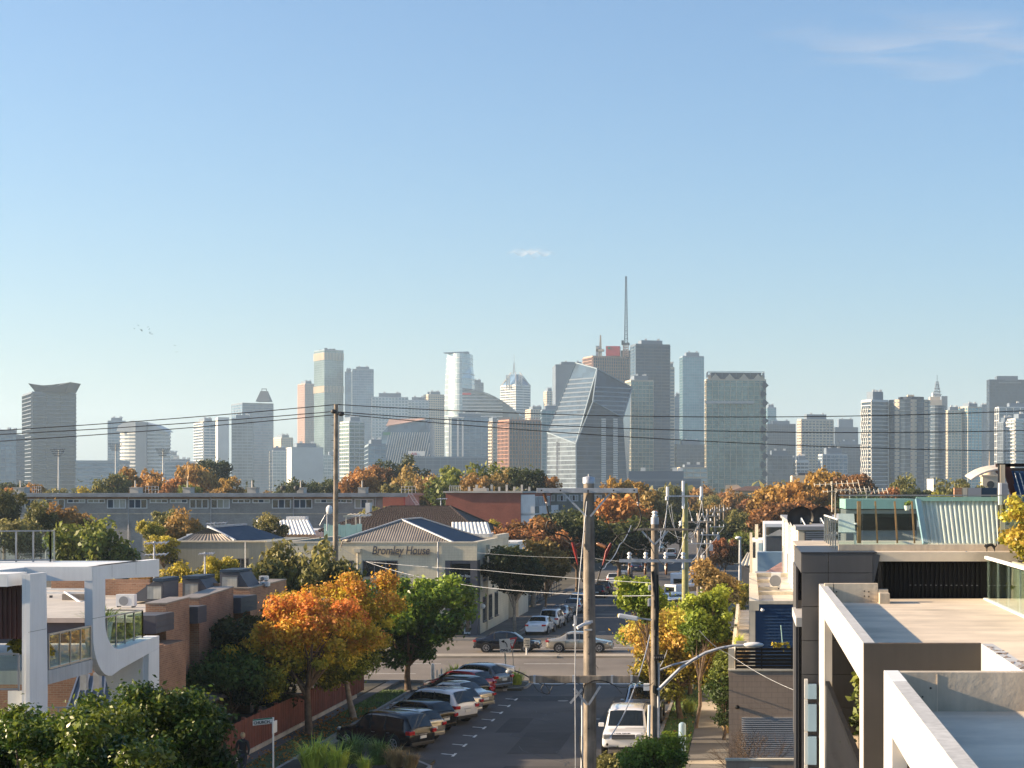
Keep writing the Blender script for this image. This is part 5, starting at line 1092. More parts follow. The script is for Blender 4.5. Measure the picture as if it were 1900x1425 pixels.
m=MB();m.add([(HX,76,2.75),(HX+1.9,76,2.35),(HX+1.9,92,2.35),(HX,92,2.75),(HX,76,2.6),(HX+1.9,76,2.2),(HX+1.9,92,2.2),(HX,92,2.6)],[(0,1,2,3),(4,7,6,5),(0,4,5,1),(1,5,6,2),(2,6,7,3)]);m.build('verandah_roof','slate',Hs)
for(px,D,w_,py0,py1)in((283,83,40,1080,1112),(355,86,33,1075,1110),(426,90,36,1063,1099)):
 x0,x1=X(px-w_/2,D),X(px+w_/2,D);z1,z0=Zp(py0,D),Zp(py1,D)-.1
 if px==283:pl=[(x0-.8,z0),(x1,z0),(x1,z1),(x1-.5,z1+.02)]
 else:pl=[(x0,z0),(x1+.7,z0),(x1,z1),(x0,z1)]
 dm=MB().extr([(a,D,b)for a,b in pl],(0,2.2,0)).build('dormer','slate',Hs)
 m=MB();m.extr([(a[0],D-.06,a[1]+.02)for a in(pl[2],pl[3])]+[(a[0],D-.06,a[1]+.16)for a in(pl[3],pl[2])],(0,2.4,0));m.build('dormer_roof','navy_roof',dm)
 wx0=x1-.75 if px==283 else x0+.12;wx1=x1-.08 if px==283 else x1-.1
 MB().box(wx0,wx1,D-.05,D-.003,z0+.12,z1-.2).build('window','curtain',dm)
 m=MB();m.box(wx0-.05,wx1+.05,D-.07,D-.052,z1-.2,z1-.12);m.box(wx0-.06,wx0,D-.07,D-.003,z0+.1,z1-.2);m.box(wx1,wx1+.06,D-.07,D-.003,z0+.1,z1-.2);m.build('frame','slate',dm)
def acunit(label,px,py0,py1,w_,D,dp=.35):
 t=thing('air_conditioner',label,'air conditioner',P(px,py1,D));x0,x1=X(px-w_/2,D),X(px+w_/2,D);z0,z1=Zp(py1,D),Zp(py0,D)
 MB().box(x0,x1,D,D+dp,z0+.06,z1).build('casing','white',t);m=MB();r=(z1-z0)*.36;c=(x0+(x1-x0)*.42,D,(z0+z1)/2)
 m.tube([(c[0],D-.012,c[2]),(c[0],D-.002,c[2])],r,16);m.build('fan_grille','grey_metal',t)
 m=MB();m.box(x0+.05,x0+.12,D-.02,D+dp,z0,z0+.06);m.box(x1-.12,x1-.05,D-.02,D+dp,z0,z0+.06);m.build('foot','dark_metal',t);return t
acunit('white air conditioner unit on the flat roof left of the leftmost dormer',232,1103,1127,34,80)
acunit('lower white air conditioner beside the brick upstand right of the dormers',490,1080,1090,16,92);acunit('upper stacked air conditioner beside the brick upstand right of the dormers',488,1069,1079,15,92.6)
acunit('small white roof unit between the two right dormers',396,1096,1104,28,88)
# lower brick volume and raked metal roof
t=thing('brick_house','lower brick house wing with a raked grey metal roof and three flues','house',(-28,66,0))
MB().box(-36,-24.6,66,73.6,0,Zp(1227,66)).build('wall','brick_brown',t)
m=MB();a,b,c,d=P(118,1325,60),P(255,1325,60),P(243,1254,63.5),P(143,1254,63.5);m.face(a,b,c,d);m.extr([a,b,c,d],(0,0,-.1));rf=m.build('metal_roof','zinc',t)
for i in range(10):MB().bar(a.lerp(b,(i+.3)/10)+Vector((0,0,.03)),d.lerp(c,(i+.3)/10)+Vector((0,0,.03)),.05,.08).build('seam','zinc',rf)
for i,px in enumerate((156,181,219)):MB().bar(P(px,1280,61.2),P(px,1248,61.2),.22).build('flue','galv',t)
MB().box(-30,-24.6,73.6,76.5,0,5).build('side_wall','brick_brown',t)
# slatted roof terrace behind the white frames
t=thing('brick_house','brown brick building with a louvred screen seen through the white frame','house',(-37,92,0));D=90
MB().box(X(60,D),X(205,D),D,D+8,0,Zp(1128,D)).build('wall','brick_brown',t);MB().box(X(95,D+5),X(215,D+5),D+5,D+6,0,Zp(1072,D+5)).build('rear_wall','brick_brown',t)
for i in range(12):MB().box(X(84,D-2),X(118,D-2),D-2.1,D-2,Zp(1108+i*5.5,D),Zp(1105.5+i*5.5,D)).build('louvre','corr_white',t)
MB().box(X(93,D-2.2),X(97,D-2.2),D-2.3,D-2.15,0,Zp(1100,D)).build('post','dark_metal',t)
m=MB();
for z in(1093,1100):m.bar(P(85,z,86),P(170,z,86),.07)
m.bar(P(120,1098,86),P(165,1128,84),.08);m.build('terrace_rail','white',t);MB().box(X(118,86),X(168,86),85.8,86,Zp(1128,86),Zp(1102,86)).build('screen','corr_brown',t)
# red paling fence
fx=-21.7;t=Fe=thing('paling_fence','dark red timber paling fence along the left footpath','fence',(fx,80,0))
y_=70.0;k=0
while y_<96.5:
 h=1.68;z0=.3
 MB().box(fx-.11,fx+.04,y_,y_+.12,.1,h+.1).build('post','fence_red',t)
 for j in range(12):
  MB().box(fx-.02+.008*(j%2),fx+.02+.008*(j%2),y_+.13+j*.205,y_+.13+(j+1)*.205-.012,z0,h+.012*((j*7+k)%3)).build('paling','fence_red',t)
 y_+=2.6;k+=1
MB().box(fx-.06,fx+.09,70,96.5,.1,.295).build('plinth','conc',t)
t=thing('gate_screen','horizontal board screen at the near end of the red fence','fence',(fx-1,70,0))
for k in range(8):MB().box(fx-2.2,fx-.12,69.9,69.96,.2+k*.2,.38+k*.2).build('board','fence_red',t)
# ================================================================ white modern building (left)
t=Wb=thing('modern_building','white modern building with curved ribbon frames and glass balconies','building',(-24,52,0));WX=-19.5;zt,zl=9.25,6.5
def ribbon(name,x,pts,th=.34,m='white_clean'):return MB().extr([(x,a,b)for a,b in pts],(-th,0,0)).build(name,m,Wb)
# roof slab with tapering beam
MB().box(-40,WX-.01,52.0,56.4,zt-.42,zt).build('roof_slab','white_clean',Wb)
MB().box(-40,WX-.57,47.4,48.7,zt-.34,zt).build('front_beam','white_clean',Wb)
MB().box(-40,-21.5,48.7,52.0,zt-.42,zt-.02).build('roof_slab','white_clean',Wb)
MB().box(-40,-19.78,47.95,48.1,7.45,zt-.345).build('dark_cladding','clad_red',Wb)
for k in range(26):MB().box(-19.84-k*.13,-19.79-k*.13,47.91,47.949,7.45,zt-.345).build('batten','clad_red',Wb)
bm_=[(48.75,zt-.42),(57.9,zt-.55),(57.9,zt+.02),(48.75,zt)]
ribbon('tapered_beam',WX,[(53.05,zt-.42),(57.9,zt-.58),(57.9,zt),(53.05,zt)],.3)
# column one
ribbon('column',WX,[(47.45,0),(48.45,0),(48.7,zl-.6),(48.6,zt-.005),(47.5,zt-.005)],.12);MB().box(WX-.22,WX-.125,47.5,47.62,0,zt-.006).build('column_face','white_clean',Wb)
MB().box(-20.4,WX-.35,48.2,48.3,0,6).build('fin','white_clean',Wb)
# curved ribbon: down from the roof and round to the lower beam
cv=[(53.05,zt-.0),(52.0,zt-.0)]
inner=[(53.05,zt-.42),(53.05,7.55)]+[(53.05+1.3*(1-math.cos(a)),7.55-.95*math.sin(a))for a in[math.pi/2*k/7 for k in range(1,8)]]+[(57.9,6.72)]
outer=[(57.9,6.32),(54.4,5.98)]+[(53.6-1.55*math.sin(a),7.3-1.45*math.cos(a))for a in[math.pi/2*k/8 for k in range(0,9)]]+[(52.0,zt)]
ribbon('curved_frame',WX,[(53.05,zt)]+inner+outer,.16)
m=MB();n=len(inner)
ins=inner;V=[(WX-.16,a,b)for a,b in ins]+[(WX-.45,a,b)for a,b in ins];m.add(V,[(i,i+1,n+i+1,n+i)for i in range(n-1)],True);m.build('frame_return','white_clean',Wb)
m=MB();ou=outer[1:];n=len(ou);V=[(WX-.16,a,b)for a,b in ou]+[(WX-.24,a,b)for a,b in ou];m.add(V,[(i,i+1,n+i+1,n+i)for i in range(n-1)],True);m.build('frame_return','white_clean',Wb)
ribbon('column',WX,[(56.7,0),(57.9,0),(57.9,6.31),(56.9,6.22)],.16)
MB().extr([(WX-.16,56.8,0),(WX-.16,56.8,6.2),(WX-1.6,56.8,6.2),(WX-1.25,56.8,5.0),(WX-1.0,56.8,3.5),(WX-.9,56.8,0)],(0,.15,0)).build('column_web','white_clean',Wb)
MB().extr([(-23.3,54,zt-.43),(-24.2,54,zt-.43),(-22.4,54,zl),(-21.5,54,zl)],(0,.4,0)).build('raking_column','render_grey',Wb)
for y_,z_ in((48.0,7.67),(52.6,7.7),(57.3,5.1),(57.3,3.9)):MB().box(WX+.0005,WX+.003,y_-.62,y_+.6,z_,z_+.012).build('joint','render_grey',Wb)
for y_ in(53.6,55.7):MB().box(WX+.0005,WX+.003,y_,y_+.012,8.85,9.24).build('joint','render_grey',Wb)
# decks
MB().box(-30,WX+.02,48.7,51.95,zl-.38,zl).build('balcony_slab','conc_paint',Wb);MB().box(-30,WX-.2,51.96,57.5,zl-.2,zl).build('balcony_slab','conc_paint',Wb)
MB().box(-32,-20.6,50,57,3.3,3.5).build('lower_slab','conc_paint',Wb)
def balustrade(parent,pts,z,h,n,name='balustrade',gm='glass_clear',rail='grey_metal',post=.045,capw=.06):
 """pts: polyline (x,y); parts: rail, post, glass pane"""
 b=None
 for(x0,y0),(x1,y1),k in zip(pts,pts[1:],n):
  a,c=Vector((x0,y0,z)),Vector((x1,y1,z));up=Vector((0,0,h));m=MB();m.bar(a+up,c+up,capw,.04);rl=m.build('rail',rail,parent);m=MB();m.bar(a+Vector((0,0,.05)),c+Vector((0,0,.05)),.05,.05);m.build('bottom_rail',rail,parent)
  for i in range(k+1):
   p=a.lerp(c,i/k);MB().bar(p,p+up*.98,post).build('post',rail,parent)
   if i<k:
    q=a.lerp(c,(i+1)/k);d=(q-p).normalized()*.05;MB().extr([p+d+Vector((0,0,.09)),q-d+Vector((0,0,.09)),q-d+up*.96,p+d+up*.96],Vector((d.y,-d.x,0)).normalized()*.012).build('glass_pane',gm,parent)
b1=thing('glass_balustrade','glass balustrade on the white building roof with grey posts','balustrade',(-25,55,zt));balustrade(b1,[(-27.6,54.2),(-22.3,55.9),(-22.3,56.2)],zt,.98,[11,1])
b2=thing('glass_balustrade','glass balcony railing between the white column and the curved frame','balustrade',(WX,50,zl));balustrade(b2,[(WX-.02,48.8),(WX-.02,51.9)],zl,1.0,[4])
b3=thing('glass_balustrade','glass balcony railing right of the curved white frame','balustrade',(WX,55,zl));balustrade(b3,[(WX-.35,53.3),(WX-.35,57.3),(WX-1.8,57.4)],zl+.05,1.05,[5,1])
b4=thing('glass_balustrade','glass railing below the dark red cladding at the left edge','balustrade',(-23,47.5,zl-.4));balustrade(b4,[(-22.6,47.2),(-19.72,47.3)],zl-.4,1.0,[4])
b5=thing('glass_balustrade','glass railing in front of the raked metal roof','balustrade',(-21,57,3.5));balustrade(b5,[(-23.2,56.6),(-20.6,56.7)],3.5,1.0,[3])
t=thing('potted_plant','tall white pot with a spiky plant on the balcony right of the curved frame','potted plant',(-20.6,55.8,zl));m=MB();m.tube([(-20.6,55.8,zl),(-20.6,55.8,zl+.85)],[.2,.32],12);m.build('pot','white',t)
o=ob('leaves',blades(90,1.0,.5,.02,77,.9).mesh('leaves','blade_lime'),t);o.location=(-.0,0,.85)
t=thing('potted_plant','leafy frangipani like plant on the balcony left of the curved frame','potted plant',(-20.3,49.3,zl));o=ob('leaves',leaf_mesh('leaves',[(random.gauss(0,.25),random.gauss(0,.25),random.uniform(.5,1.1),.14)for _ in range(12)],22,.12,PAL['ygreen'],4,asp=2.2),t)
MB().tube([(-20.3,49.3,zl),(-20.25,49.35,zl+.8)],.025,6).build('stem','bark_pale',t)

# ================================================================ right hand buildings
t=Fb=thing('concrete_house','near concrete house with white painted frame beams and bare concrete roof decks','house',(4,22,0));fx,zt,zd=1.475,9.54,9.2
# frame one (far) : beam, piers, front face
MB().box(fx,fx+.15,22.64,37.0,zt-.55,zt).build('left_beam','conc_paint',Fb)
MB().box(fx,fx+.15,34.3,37.0,0,zt-.551).build('pier','conc_paint',Fb)
MB().box(fx,fx+.15,22.64,23.4,0,zt-.551).build('pier','conc_paint',Fb)
MB().box(fx,2.98,22.5,22.639,0,zt).build('front_wall','charcoal',Fb)
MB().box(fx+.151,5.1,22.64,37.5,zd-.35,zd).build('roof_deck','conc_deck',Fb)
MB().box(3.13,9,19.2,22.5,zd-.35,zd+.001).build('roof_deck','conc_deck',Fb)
MB().box(2.98,3.129,19.11,22.499,0,zt).build('side_wall','conc_paint',Fb)
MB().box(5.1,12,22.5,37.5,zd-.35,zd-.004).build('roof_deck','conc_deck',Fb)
for(a,b,z1)in((1530,1546,1083),(1547.5,1629,1083),(1630,1648,1094)):
 MB().box(X(a,36.1),X(b,36.1),36.1,36.35,zd,Zp(z1,36.1)).build('upstand_block','conc',Fb)
m=MB();m.box(X(1630,36.1),X(1648,36.1),35.7,36.09,zd,Zp(1099,36.1));m.build('upstand_block','conc',Fb)
m=MB()
for px,py in((1552,1098),(1552,1106),(1604,1097),(1612,1098),(1604,1106),(1612,1107)):c=P(px,py,36.09);m.tube([c,c+Vector((0,-.012,0))],.016,8)
m.build('tie_hole','charcoal',Fb)
# chipped render along the edges
m=MB();g=random.Random(9)
for i in range(34):y_=g.uniform(19.3,22.4);m.obox((3.0+g.uniform(0,.12),y_,zt+.001),(g.uniform(.01,.03),0,0),(.01,g.uniform(.02,.06),0),(0,0,.004))
for i in range(60):x=g.uniform(1.7,2.95);m.obox((x,22.51+g.uniform(0,.03),zt+.001),(g.uniform(.02,.07),0,0),(0,.01,0),(0,0,.005))
m.build('chipped_render','taupe',Fb,kind='stuff')
# balcony under frame one
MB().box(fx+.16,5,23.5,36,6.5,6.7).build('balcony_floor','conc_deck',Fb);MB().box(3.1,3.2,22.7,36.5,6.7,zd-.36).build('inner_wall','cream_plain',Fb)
MB().box(2.2,3.09,34.2,34.3,6.7,zd-.36).build('inner_wall','render_grey',Fb);MB().box(fx+.4,3,30.0,30.08,6.75,zd-.4).build('window','glass_dark',Fb)
MB().box(fx+.02,fx+.1,23.42,34.28,7.7,7.78).build('balcony_rail','black_metal',Fb)
for i in range(86):inst('batten',bpy.data.meshes.get('batten_mesh')or MB().box(0,.03,0,.05,0,2.0).mesh('batten_mesh','dark_metal'),Fb,(fx+.03,23.45+i*.126,5.7))
MB().box(fx+.02,fx+.14,23.41,34.28,0,5.6).build('lower_screen','dark_metal',Fb)
t=thing('potted_plant','spindly potted shrub on the balcony under the far white beam','potted plant',(1.95,29.2,6.7));MB().tube([(1.95,29.2,6.7),(1.95,29.2,7.15)],[.13,.18],10).build('pot','grey_metal',t)
o=ob('foliage',leaf_mesh('foliage',[(random.gauss(0,.16),random.gauss(0,.25),random.uniform(.6,1.7),.1)for _ in range(20)],14,.07,PAL['green'],4,asp=2),t)
m=MB();[m.tube([(1.95,29.2,7.1),(1.95+random.gauss(0,.15),29.2+random.gauss(0,.2),8.2)],[.012,.005],5)for _ in range(6)];m.build('stems','bark',t)
# frame two (near)
t=Fn=thing('concrete_house','nearest concrete terrace with a white beam at the bottom right corner','house',(4,14,0))
MB().box(fx,fx+.15,3,18.0,zt-.58,zt).build('left_beam','conc_paint',Fn);MB().box(fx-.006,fx+.15,18.001,19.1,0,zt+.004).build('pier','white_clean',Fn)  # pier in a brighter white than the beam: its sunlight is painted in
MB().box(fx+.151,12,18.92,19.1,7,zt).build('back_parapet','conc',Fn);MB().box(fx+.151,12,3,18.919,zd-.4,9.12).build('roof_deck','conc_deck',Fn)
MB().box(fx+.05,fx+.15,15.8,16.4,0,zt-.581).build('inner_pier','conc',Fn);MB().box(fx+.152,6,18.8,18.9,3,8.7).build('recess_wall','conc',Fn)
m=MB();c=(X(1727,18.9),18.915,Zp(1277,18.9));m.tube([c,(c[0],c[1]-.012,c[2])],.012,8);c=(X(1712,18.9),18.915,Zp(1293,18.9));m.tube([c,(c[0],c[1]-.012,c[2])],.01,8);m.build('tie_hole','charcoal',Fn)
MB().box(X(1738.5,18.9),X(1740,18.9),18.912,18.919,9.12,zt-.02).build('form_joint','conc_deck',Fn)
# --- charcoal panel clad house
t=Pb=thing('panelled_house','charcoal panel clad house with a black ribbed wall behind the concrete deck','house',(3,40,0));D=37.3;ztp=10.2;px0=X(1487,D)
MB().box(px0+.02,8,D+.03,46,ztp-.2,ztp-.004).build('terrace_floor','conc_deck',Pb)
MB().box(px0+.02,2.75,D+.02,D+.3,0,ztp-.21).build('wall','black_metal',Pb)
rows=[1024,1063,1125.6,1188.7,1251.5,1314,1377,1440];cols=[1487.3,1537,1619]
for j in range(len(rows)-1):
 for i in range(2):
  x0,x1=X(cols[i],D)+.006,X(cols[i+1],D)-.006;z1,z0=Zp(rows[j],D)-.006,Zp(rows[j+1],D)+.006
  MB().box(x0,x1,D-.02,D+.018,z0,z1-(0 if j else .03)).build('panel','panel_grey',Pb,bevel=.003)
MB().box(px0-.01,2.72,D-.03,41.6,ztp-.03,ztp).build('parapet_cap','dark_metal',Pb)
zb=Zp(1063,D)
for k in range(1):MB().box(px0-.005,px0+.02,D+.02,43.2,zb,ztp-.031).build('side_panel','panel_grey',Pb)
MB().box(px0+.25,px0+.3,D+.3,43,0,zb).build('timber_lining','clad_red',Pb)
MB().box(px0+.02,px0+.26,40.6,40.7,0,zb).build('side_window','glass_dark',Pb);MB().box(px0-.03,px0+.02,40.5,43.2,5.6,zb).build('corner_post','panel_grey',Pb)
MB().box(X(1472.5,40.5)-.02,px0+.3,D+.3,41,Zp(1165,D),Zp(1148,D)).build('ledge','conc_paint',Pb)
MB().box(X(1473,40),X(1481,40),38.2,40,0,Zp(1168,D)).build('lower_fin','dark_metal',Pb);MB().box(X(1481,38),X(1487,38)-.01,37.6,38,0,Zp(1165,D)).build('black_reveal','black_metal',Pb)
# ribbed wall
x0,x1=X(1634,D+.3),X(1826,D+.3);z0,z1=zd,Zp(1029,D+.3)
MB().box(x0,x1+.1,D+.36,D+.42,z0-.2,z1).build('wall','black_metal',Pb)
rib=MB().box(0,.045,-.05,0,0,z1-z0-.02).mesh('rib','black_metal')
for i in range(23):inst('rib',rib,Pb,(x0+.02+i*(x1-x0)/23,D+.36,z0))
dash=MB().box(0,.035,-.012,0,0,.012).mesh('rail_clip','grey_metal')
for i in range(14):inst('rail_clip',dash,Pb,(X(1690+i*9.6,D),D+.3,Zp(1087.5+(i//5)*.3,D)))
MB().box(x0-.1,6,D+.1,D+.5,z1,z1+.035).build('top_flashing','dark_metal',Pb)
MB().box(x1+.1,6.5,D+.45,D+.55,z0,z1).build('wall','render_grey',Pb)
MB().extr([P(1619,1026,D),P(1633,1030,D),P(1620,1090,D),P(1608,1090,D)],(0,.3,0)).build('slanted_fin','panel_grey',Pb);MB().extr([P(1633,1030,D+.01),P(1638,1029,D+.3),P(1638,1113,D+.3),P(1621,1100,D+.01)],(0,.04,0)).build('slanted_reveal','dark_metal',Pb)
m=MB();c=P(1793,1031,D+.3);m.tube([c,c+Vector((0,0,.07)),c+Vector((0,0,.1))],[.15,.04,.01],14);m.build('vent_cowl','grey_metal',Pb)
for(y0,y1,x,w_)in((1262,1425,1493,8),(1275,1440,1503,9)):
 pass
for j,(ya,yb)in enumerate(((1262,1298),(1299,1358),(1359,1420),(1421,1480))):
 MB().box(X(1493,36.9),X(1499,36.9),36.9,37.2,Zp(yb,36.9)+.01,Zp(ya,36.9)).build('white_panel','conc_paint',Pb);MB().box(X(1499.5,36.8),X(1515,36.8),36.8,37.1,Zp(yb,36.8)+.01,Zp(ya+9,36.8)).build('white_panel','blue_pale',Pb)
# terrace balustrades
b=thing('glass_balustrade','tall frameless glass screen on the charcoal house terrace','balustrade',(3.5,38.3,ztp))
m=MB();m.box(1.95,6.2,38.24,38.36,ztp,ztp+.13);m.build('base_kerb','conc',b)
xs=[X(p,38.3)for p in(1556,1600,1661.5,1688,1766,1851,1900)]
for a,c in zip(xs,xs[1:]):MB().box(a+.006,c-.006,38.29,38.305,ztp+.13,Zp(920,38.3)).build('glass_pane','glass_green',b)
MB().box(xs[0],6.2,38.28,38.32,Zp(920,38.3),Zp(920,38.3)+.025).build('top_rail','grey_metal',b)
b=thing('glass_balustrade','lower glass return running back along the terrace edge beside the tall screen','balustrade',(1.95,41,ztp))
n=6
for i in range(n):a,c=38.4+i*6.8/n,38.4+(i+1)*6.8/n;MB().box(1.945,1.957,a+.02,c-.02,ztp+.01,ztp+.66).build('glass_pane','glass_clear',b);MB().box(1.93,1.965,c-.02,c+.015,ztp,ztp+.66).build('post','grey_metal',b)
MB().box(1.93,1.975,38.38,45.2,ztp+.66,ztp+.69).build('top_rail','white',b)
b=thing('glass_balustrade','milky glass balustrade with white rails along the right of the concrete deck','balustrade',(5.03,30,zd));bx=5.03
MB().box(bx-.03,bx+.03,19.3,37.2,10.06,10.12).build('top_rail','white_clean',b);MB().box(bx-.05,bx+.05,19.3,37.2,zd-.08,zd+.03).build('bottom_rail','white_clean',b)
for i in range(12):a=37.1-i*1.45;MB().box(bx-.006,bx+.006,a-1.42,a,zd+.04,10.05).build('glass_pane','glass_green',b)
for i in range(12):a=37.1-i*1.45;MB().box(bx+.02,bx+.05,a-.04,a,zd+.03,10.05).build('post','white_clean',b)
MB().box(5.6,5.7,22,37.6,zd,10.0).build('milky_screen','blind',Fb)
t=thing('hedge','sunlit yellow green hedge at the right edge beside the terrace','hedge',(6.05,37.6,9.2))
cl=[(random.uniform(-.45,.5),random.uniform(-1.2,1.2),random.uniform(.2,2.15),.17)for _ in range(60)]
o=ob('foliage',leaf_mesh('foliage',cl,90,.06,PAL['golden'],5,'leaf_gloss',asp=1.8),t)
# black cat figure
def skin(name,vs,es,rs,m,parent=None,loc=(0,0,0),sub=2,root=0):
 me=bpy.data.meshes.new(name);me.from_pydata([Vector(v)for v in vs],es,[]);me.materials.append(M[m]);o=bpy.data.objects.new(name,me);COL.objects.link(o)
 md=o.modifiers.new('s','SKIN');sv=me.skin_vertices[0].data
 for i,r in enumerate(rs):sv[i].radius=(r,r)if not isinstance(r,tuple)else r
 sv[root].use_root=True;md.use_smooth_shade=True
 if sub:ss=o.modifiers.new('u','SUBSURF');ss.levels=sub;ss.render_levels=sub
 o.parent=parent;o.location=loc;return o
c=P(1838,1029,37.6);c.z=10.2;t=thing('cat','black arch backed cat standing on the ledge above the ribbed wall','cat',c)
V=[(0,0,.13),(-.05,0,.135),(-.09,0,.115),(-.12,0,.125),(-.145,0,.12),(.055,0,.125),(.085,0,.105),(.12,0,.12),(.13,0,.155),(.11,0,.18),(-.08,-.02,.06),(-.085,-.022,.0),(-.08,.02,.06),(-.075,.022,.0),(.075,-.022,.065),(.09,-.022,.035),(.08,-.022,.0),(.075,.022,.065),(.09,.022,.035),(.085,.022,.0),(.02,0,.145),(.1,0,.1)]
E=[(0,1),(1,2),(2,3),(3,4),(0,20),(20,5),(5,6),(6,21),(21,7),(7,8),(8,9),(2,10),(10,11),(2,12),(12,13),(6,14),(14,15),(15,16),(6,17),(17,18),(18,19)]
Rr=[.036,.035,.03,.026,.016,.036,.032,.012,.011,.008,.014,.009,.014,.009,.018,.010,.009,.018,.010,.009,.037,.014]
skin('body',V,E,Rr,'sign_black',t);m=MB()
for s in(-1,1):m.add([(-.118,s*.012-.007,.145),(-.118,s*.012+.007,.145),(-.104,s*.012,.145),(-.112,s*.014,.168)],[(0,1,3),(1,2,3),(2,0,3),(0,2,1)])
m.build('ears','sign_black',None).parent=t
m=MB();m.ball((-.135,-.024,.128),.004,6);m.build('eyes','sign_white',None).parent=t
# things seen through the glass
t=thing('corrugated_screen','leaning pale corrugated metal screen behind the tall terrace glass','screen',P(1780,1010,42));m=MB();corrugated(m,P(1718,1009,41.6),P(1858,1009,41.6),P(1852,927,42.2),P(1706,927,42.2),.105,.05);m.build('sheet','corr_white',t);MB().bar(P(1700,926,42.1),P(1858,926,42.1),.1,.1).build('top_trim','turq',t);MB().bar(P(1703,926,42.1),P(1717,1009,41.5),.12,.1).build('side_trim','blue_pale',t)
for i,(px,a)in enumerate(((1594,0),(1624,4),(1660,5),(1692,5))):
 t=thing('timber_prop',['thick upright timber post at the left of the terrace glass','first leaning timber prop behind the terrace glass','second leaning timber prop in the middle of the terrace glass','third leaning timber prop beside the corrugated screen'][i],'timber post',P(px+a,1008,41));MB().bar(P(px+a,1008,41),P(px,930,41),.09 if i==0 else .04).build('post','timber',t)
t=thing('terrace_shed','low dark opening under a turquoise fascia on the next roof terrace','shed',(3,50,9));D=50
MB().box(X(1570,D),X(1702,D),D,D+3,8.5,Zp(946,D)).build('wall','grey_metal',t);MB().box(X(1574,D),X(1700,D),D-.04,D-.002,Zp(984,D),Zp(953,D)).build('opening','black_metal',t);MB().box(X(1568,D),X(1702,D),D-.3,D+3,Zp(944,D),Zp(926,D)).build('fascia','turq',t)  # black sheet on the solid wall stands in for the shaded inside
for k in range(6):MB().box(X(1575,48),X(1700,48),47.4-k*.9,48.2-k*.9,Zp(1000,48)-.16-.002*k,Zp(1000,48)-.12-.002*k).build('deck_board','slate',t)
t=thing('terrace_floor','grey blue neighbouring roof terrace floor','terrace',(3,50,8));MB().box(2.0,8.5,46.1,56,8.4,9.95).build('floor','slate',t)
t=thing('potted_plant','small white pot with trailing plant hanging by the corrugated screen','potted plant',P(1683,947,43));MB().tube([P(1683,947,43),P(1683,938,43)],[.05,.08],10).build('pot','white',t);o=ob('leaves',leaf_mesh('leaves',[(0,0,.15,.06),(.05,0,.2,.05)],24,.05,PAL['lime'],2),t)
t=thing('chair','white moulded plastic chair on the terrace behind the glass','chair',P(1570,1021,40));c=P(1570,1020,40)
m=MB();m.box(c.x-.22,c.x+.22,c.y-.2,c.y+.2,c.z+.38,c.z+.42);m.build('seat','white',t,bevel=.01);m=MB();m.add([(c.x-.22,c.y+.18,c.z+.42),(c.x+.22,c.y+.18,c.z+.42),(c.x+.2,c.y+.3,c.z+.82),(c.x-.2,c.y+.3,c.z+.82),(c.x-.22,c.y+.21,c.z+.42),(c.x+.22,c.y+.21,c.z+.42),(c.x+.2,c.y+.33,c.z+.82),(c.x-.2,c.y+.33,c.z+.82)],[(0,1,2,3),(7,6,5,4),(3,2,6,7),(0,3,7,4),(1,5,6,2)]);m.build('backrest','white',t)
for sx in(-1,1):
 for sy in(-1,1):MB().bar((c.x+sx*.22,c.y+sy*.2,c.z),(c.x+sx*.19,c.y+sy*.17,c.z+.38),.035).build('leg','white',t)
 MB().box(c.x+sx*.22-.02,c.x+sx*.22+.02,c.y-.2,c.y+.22,c.z+.58,c.z+.61).build('armrest','white',t)
t=thing('roof_wall','low roof wall in dark, cream and grey segments beyond the corrugated screen','wall',(8,58,10));D=58
for a,b_,mm in((1771,1785,'brick_brown'),(1786,1795,'cream_plain'),(1796,1821,'roof_grey'),(1822,1850,'navy_roof')):MB().box(X(a,D),X(b_,D),D,D+.3,9.5,Zp(905,D)).build('panel',mm,t)
t=thing('telecom_mast','grey mast with white equipment boxes at the right end of the terrace glass','mast',P(1854,1018,41));D=41
MB().box(X(1852,D),X(1855.5,D),D,D+.06,ztp,Zp(862,D)).build('pole','dark_metal',t);MB().box(X(1857,D),X(1866,D),D+.1,D+.25,ztp,Zp(862,D)).build('timber_upright','cream_plain',t)
m=MB();m.box(X(1852,D),X(1858,D),D-.12,D,Zp(937,D),Zp(896,D));m.build('antenna_panel','white_clean',t,bevel=.01);MB().box(X(1858.3,D),X(1869,D),D-.1,D,Zp(936,D),Zp(896,D)).build('equipment_box','roof_grey',t,bevel=.01)
m=MB();m.box(X(1867,D),X(1877,D),D-.1,D,Zp(952,D),Zp(947,D));m.ball(P(1868,950,D-.08),.05,8);m.build('camera','white',t);m=MB();[m.tube([P(1861+k,936,D-.08),P(1860+k*2,950,D-.1),P(1856+k,962,D-.05)],.012,5)for k in range(4)];m.build('cables','sign_black',t)
t=thing('canopy','black steel canopy frame in the top right of the roof terrace','canopy',(6,42,10));D=42
MB().extr([P(1860,860,D),P(1873,860,D),P(1896,950,D),P(1884,950,D)],(0,.15,0)).build('raking_beam','clad_red',t);MB().bar(P(1850,863,D+.1),P(1990,863,D+.1),.2,.08).build('top_beam','black_metal',t);MB().bar(P(1850,873,D+.6),P(1990,873,D+.6),.1,.12).build('cross_beam','dark_metal',t)
for k in range(7):MB().extr([P(1874+k*9,874,D+.4),P(1881+k*9,874,D+.4),P(1905+k*9,960,D-1),P(1898+k*9,960,D-1)],(0,.03,0)).build('louvre','navy',t)
MB().box(X(1850,D),X(1862,D),D+.1,D+.3,Zp(880,D),Zp(860,D)).build('cap','clad_red',t)
t=thing('awning','curved translucent awning sticking out left from the black canopy','awning',P(1835,885,42));m=MB()
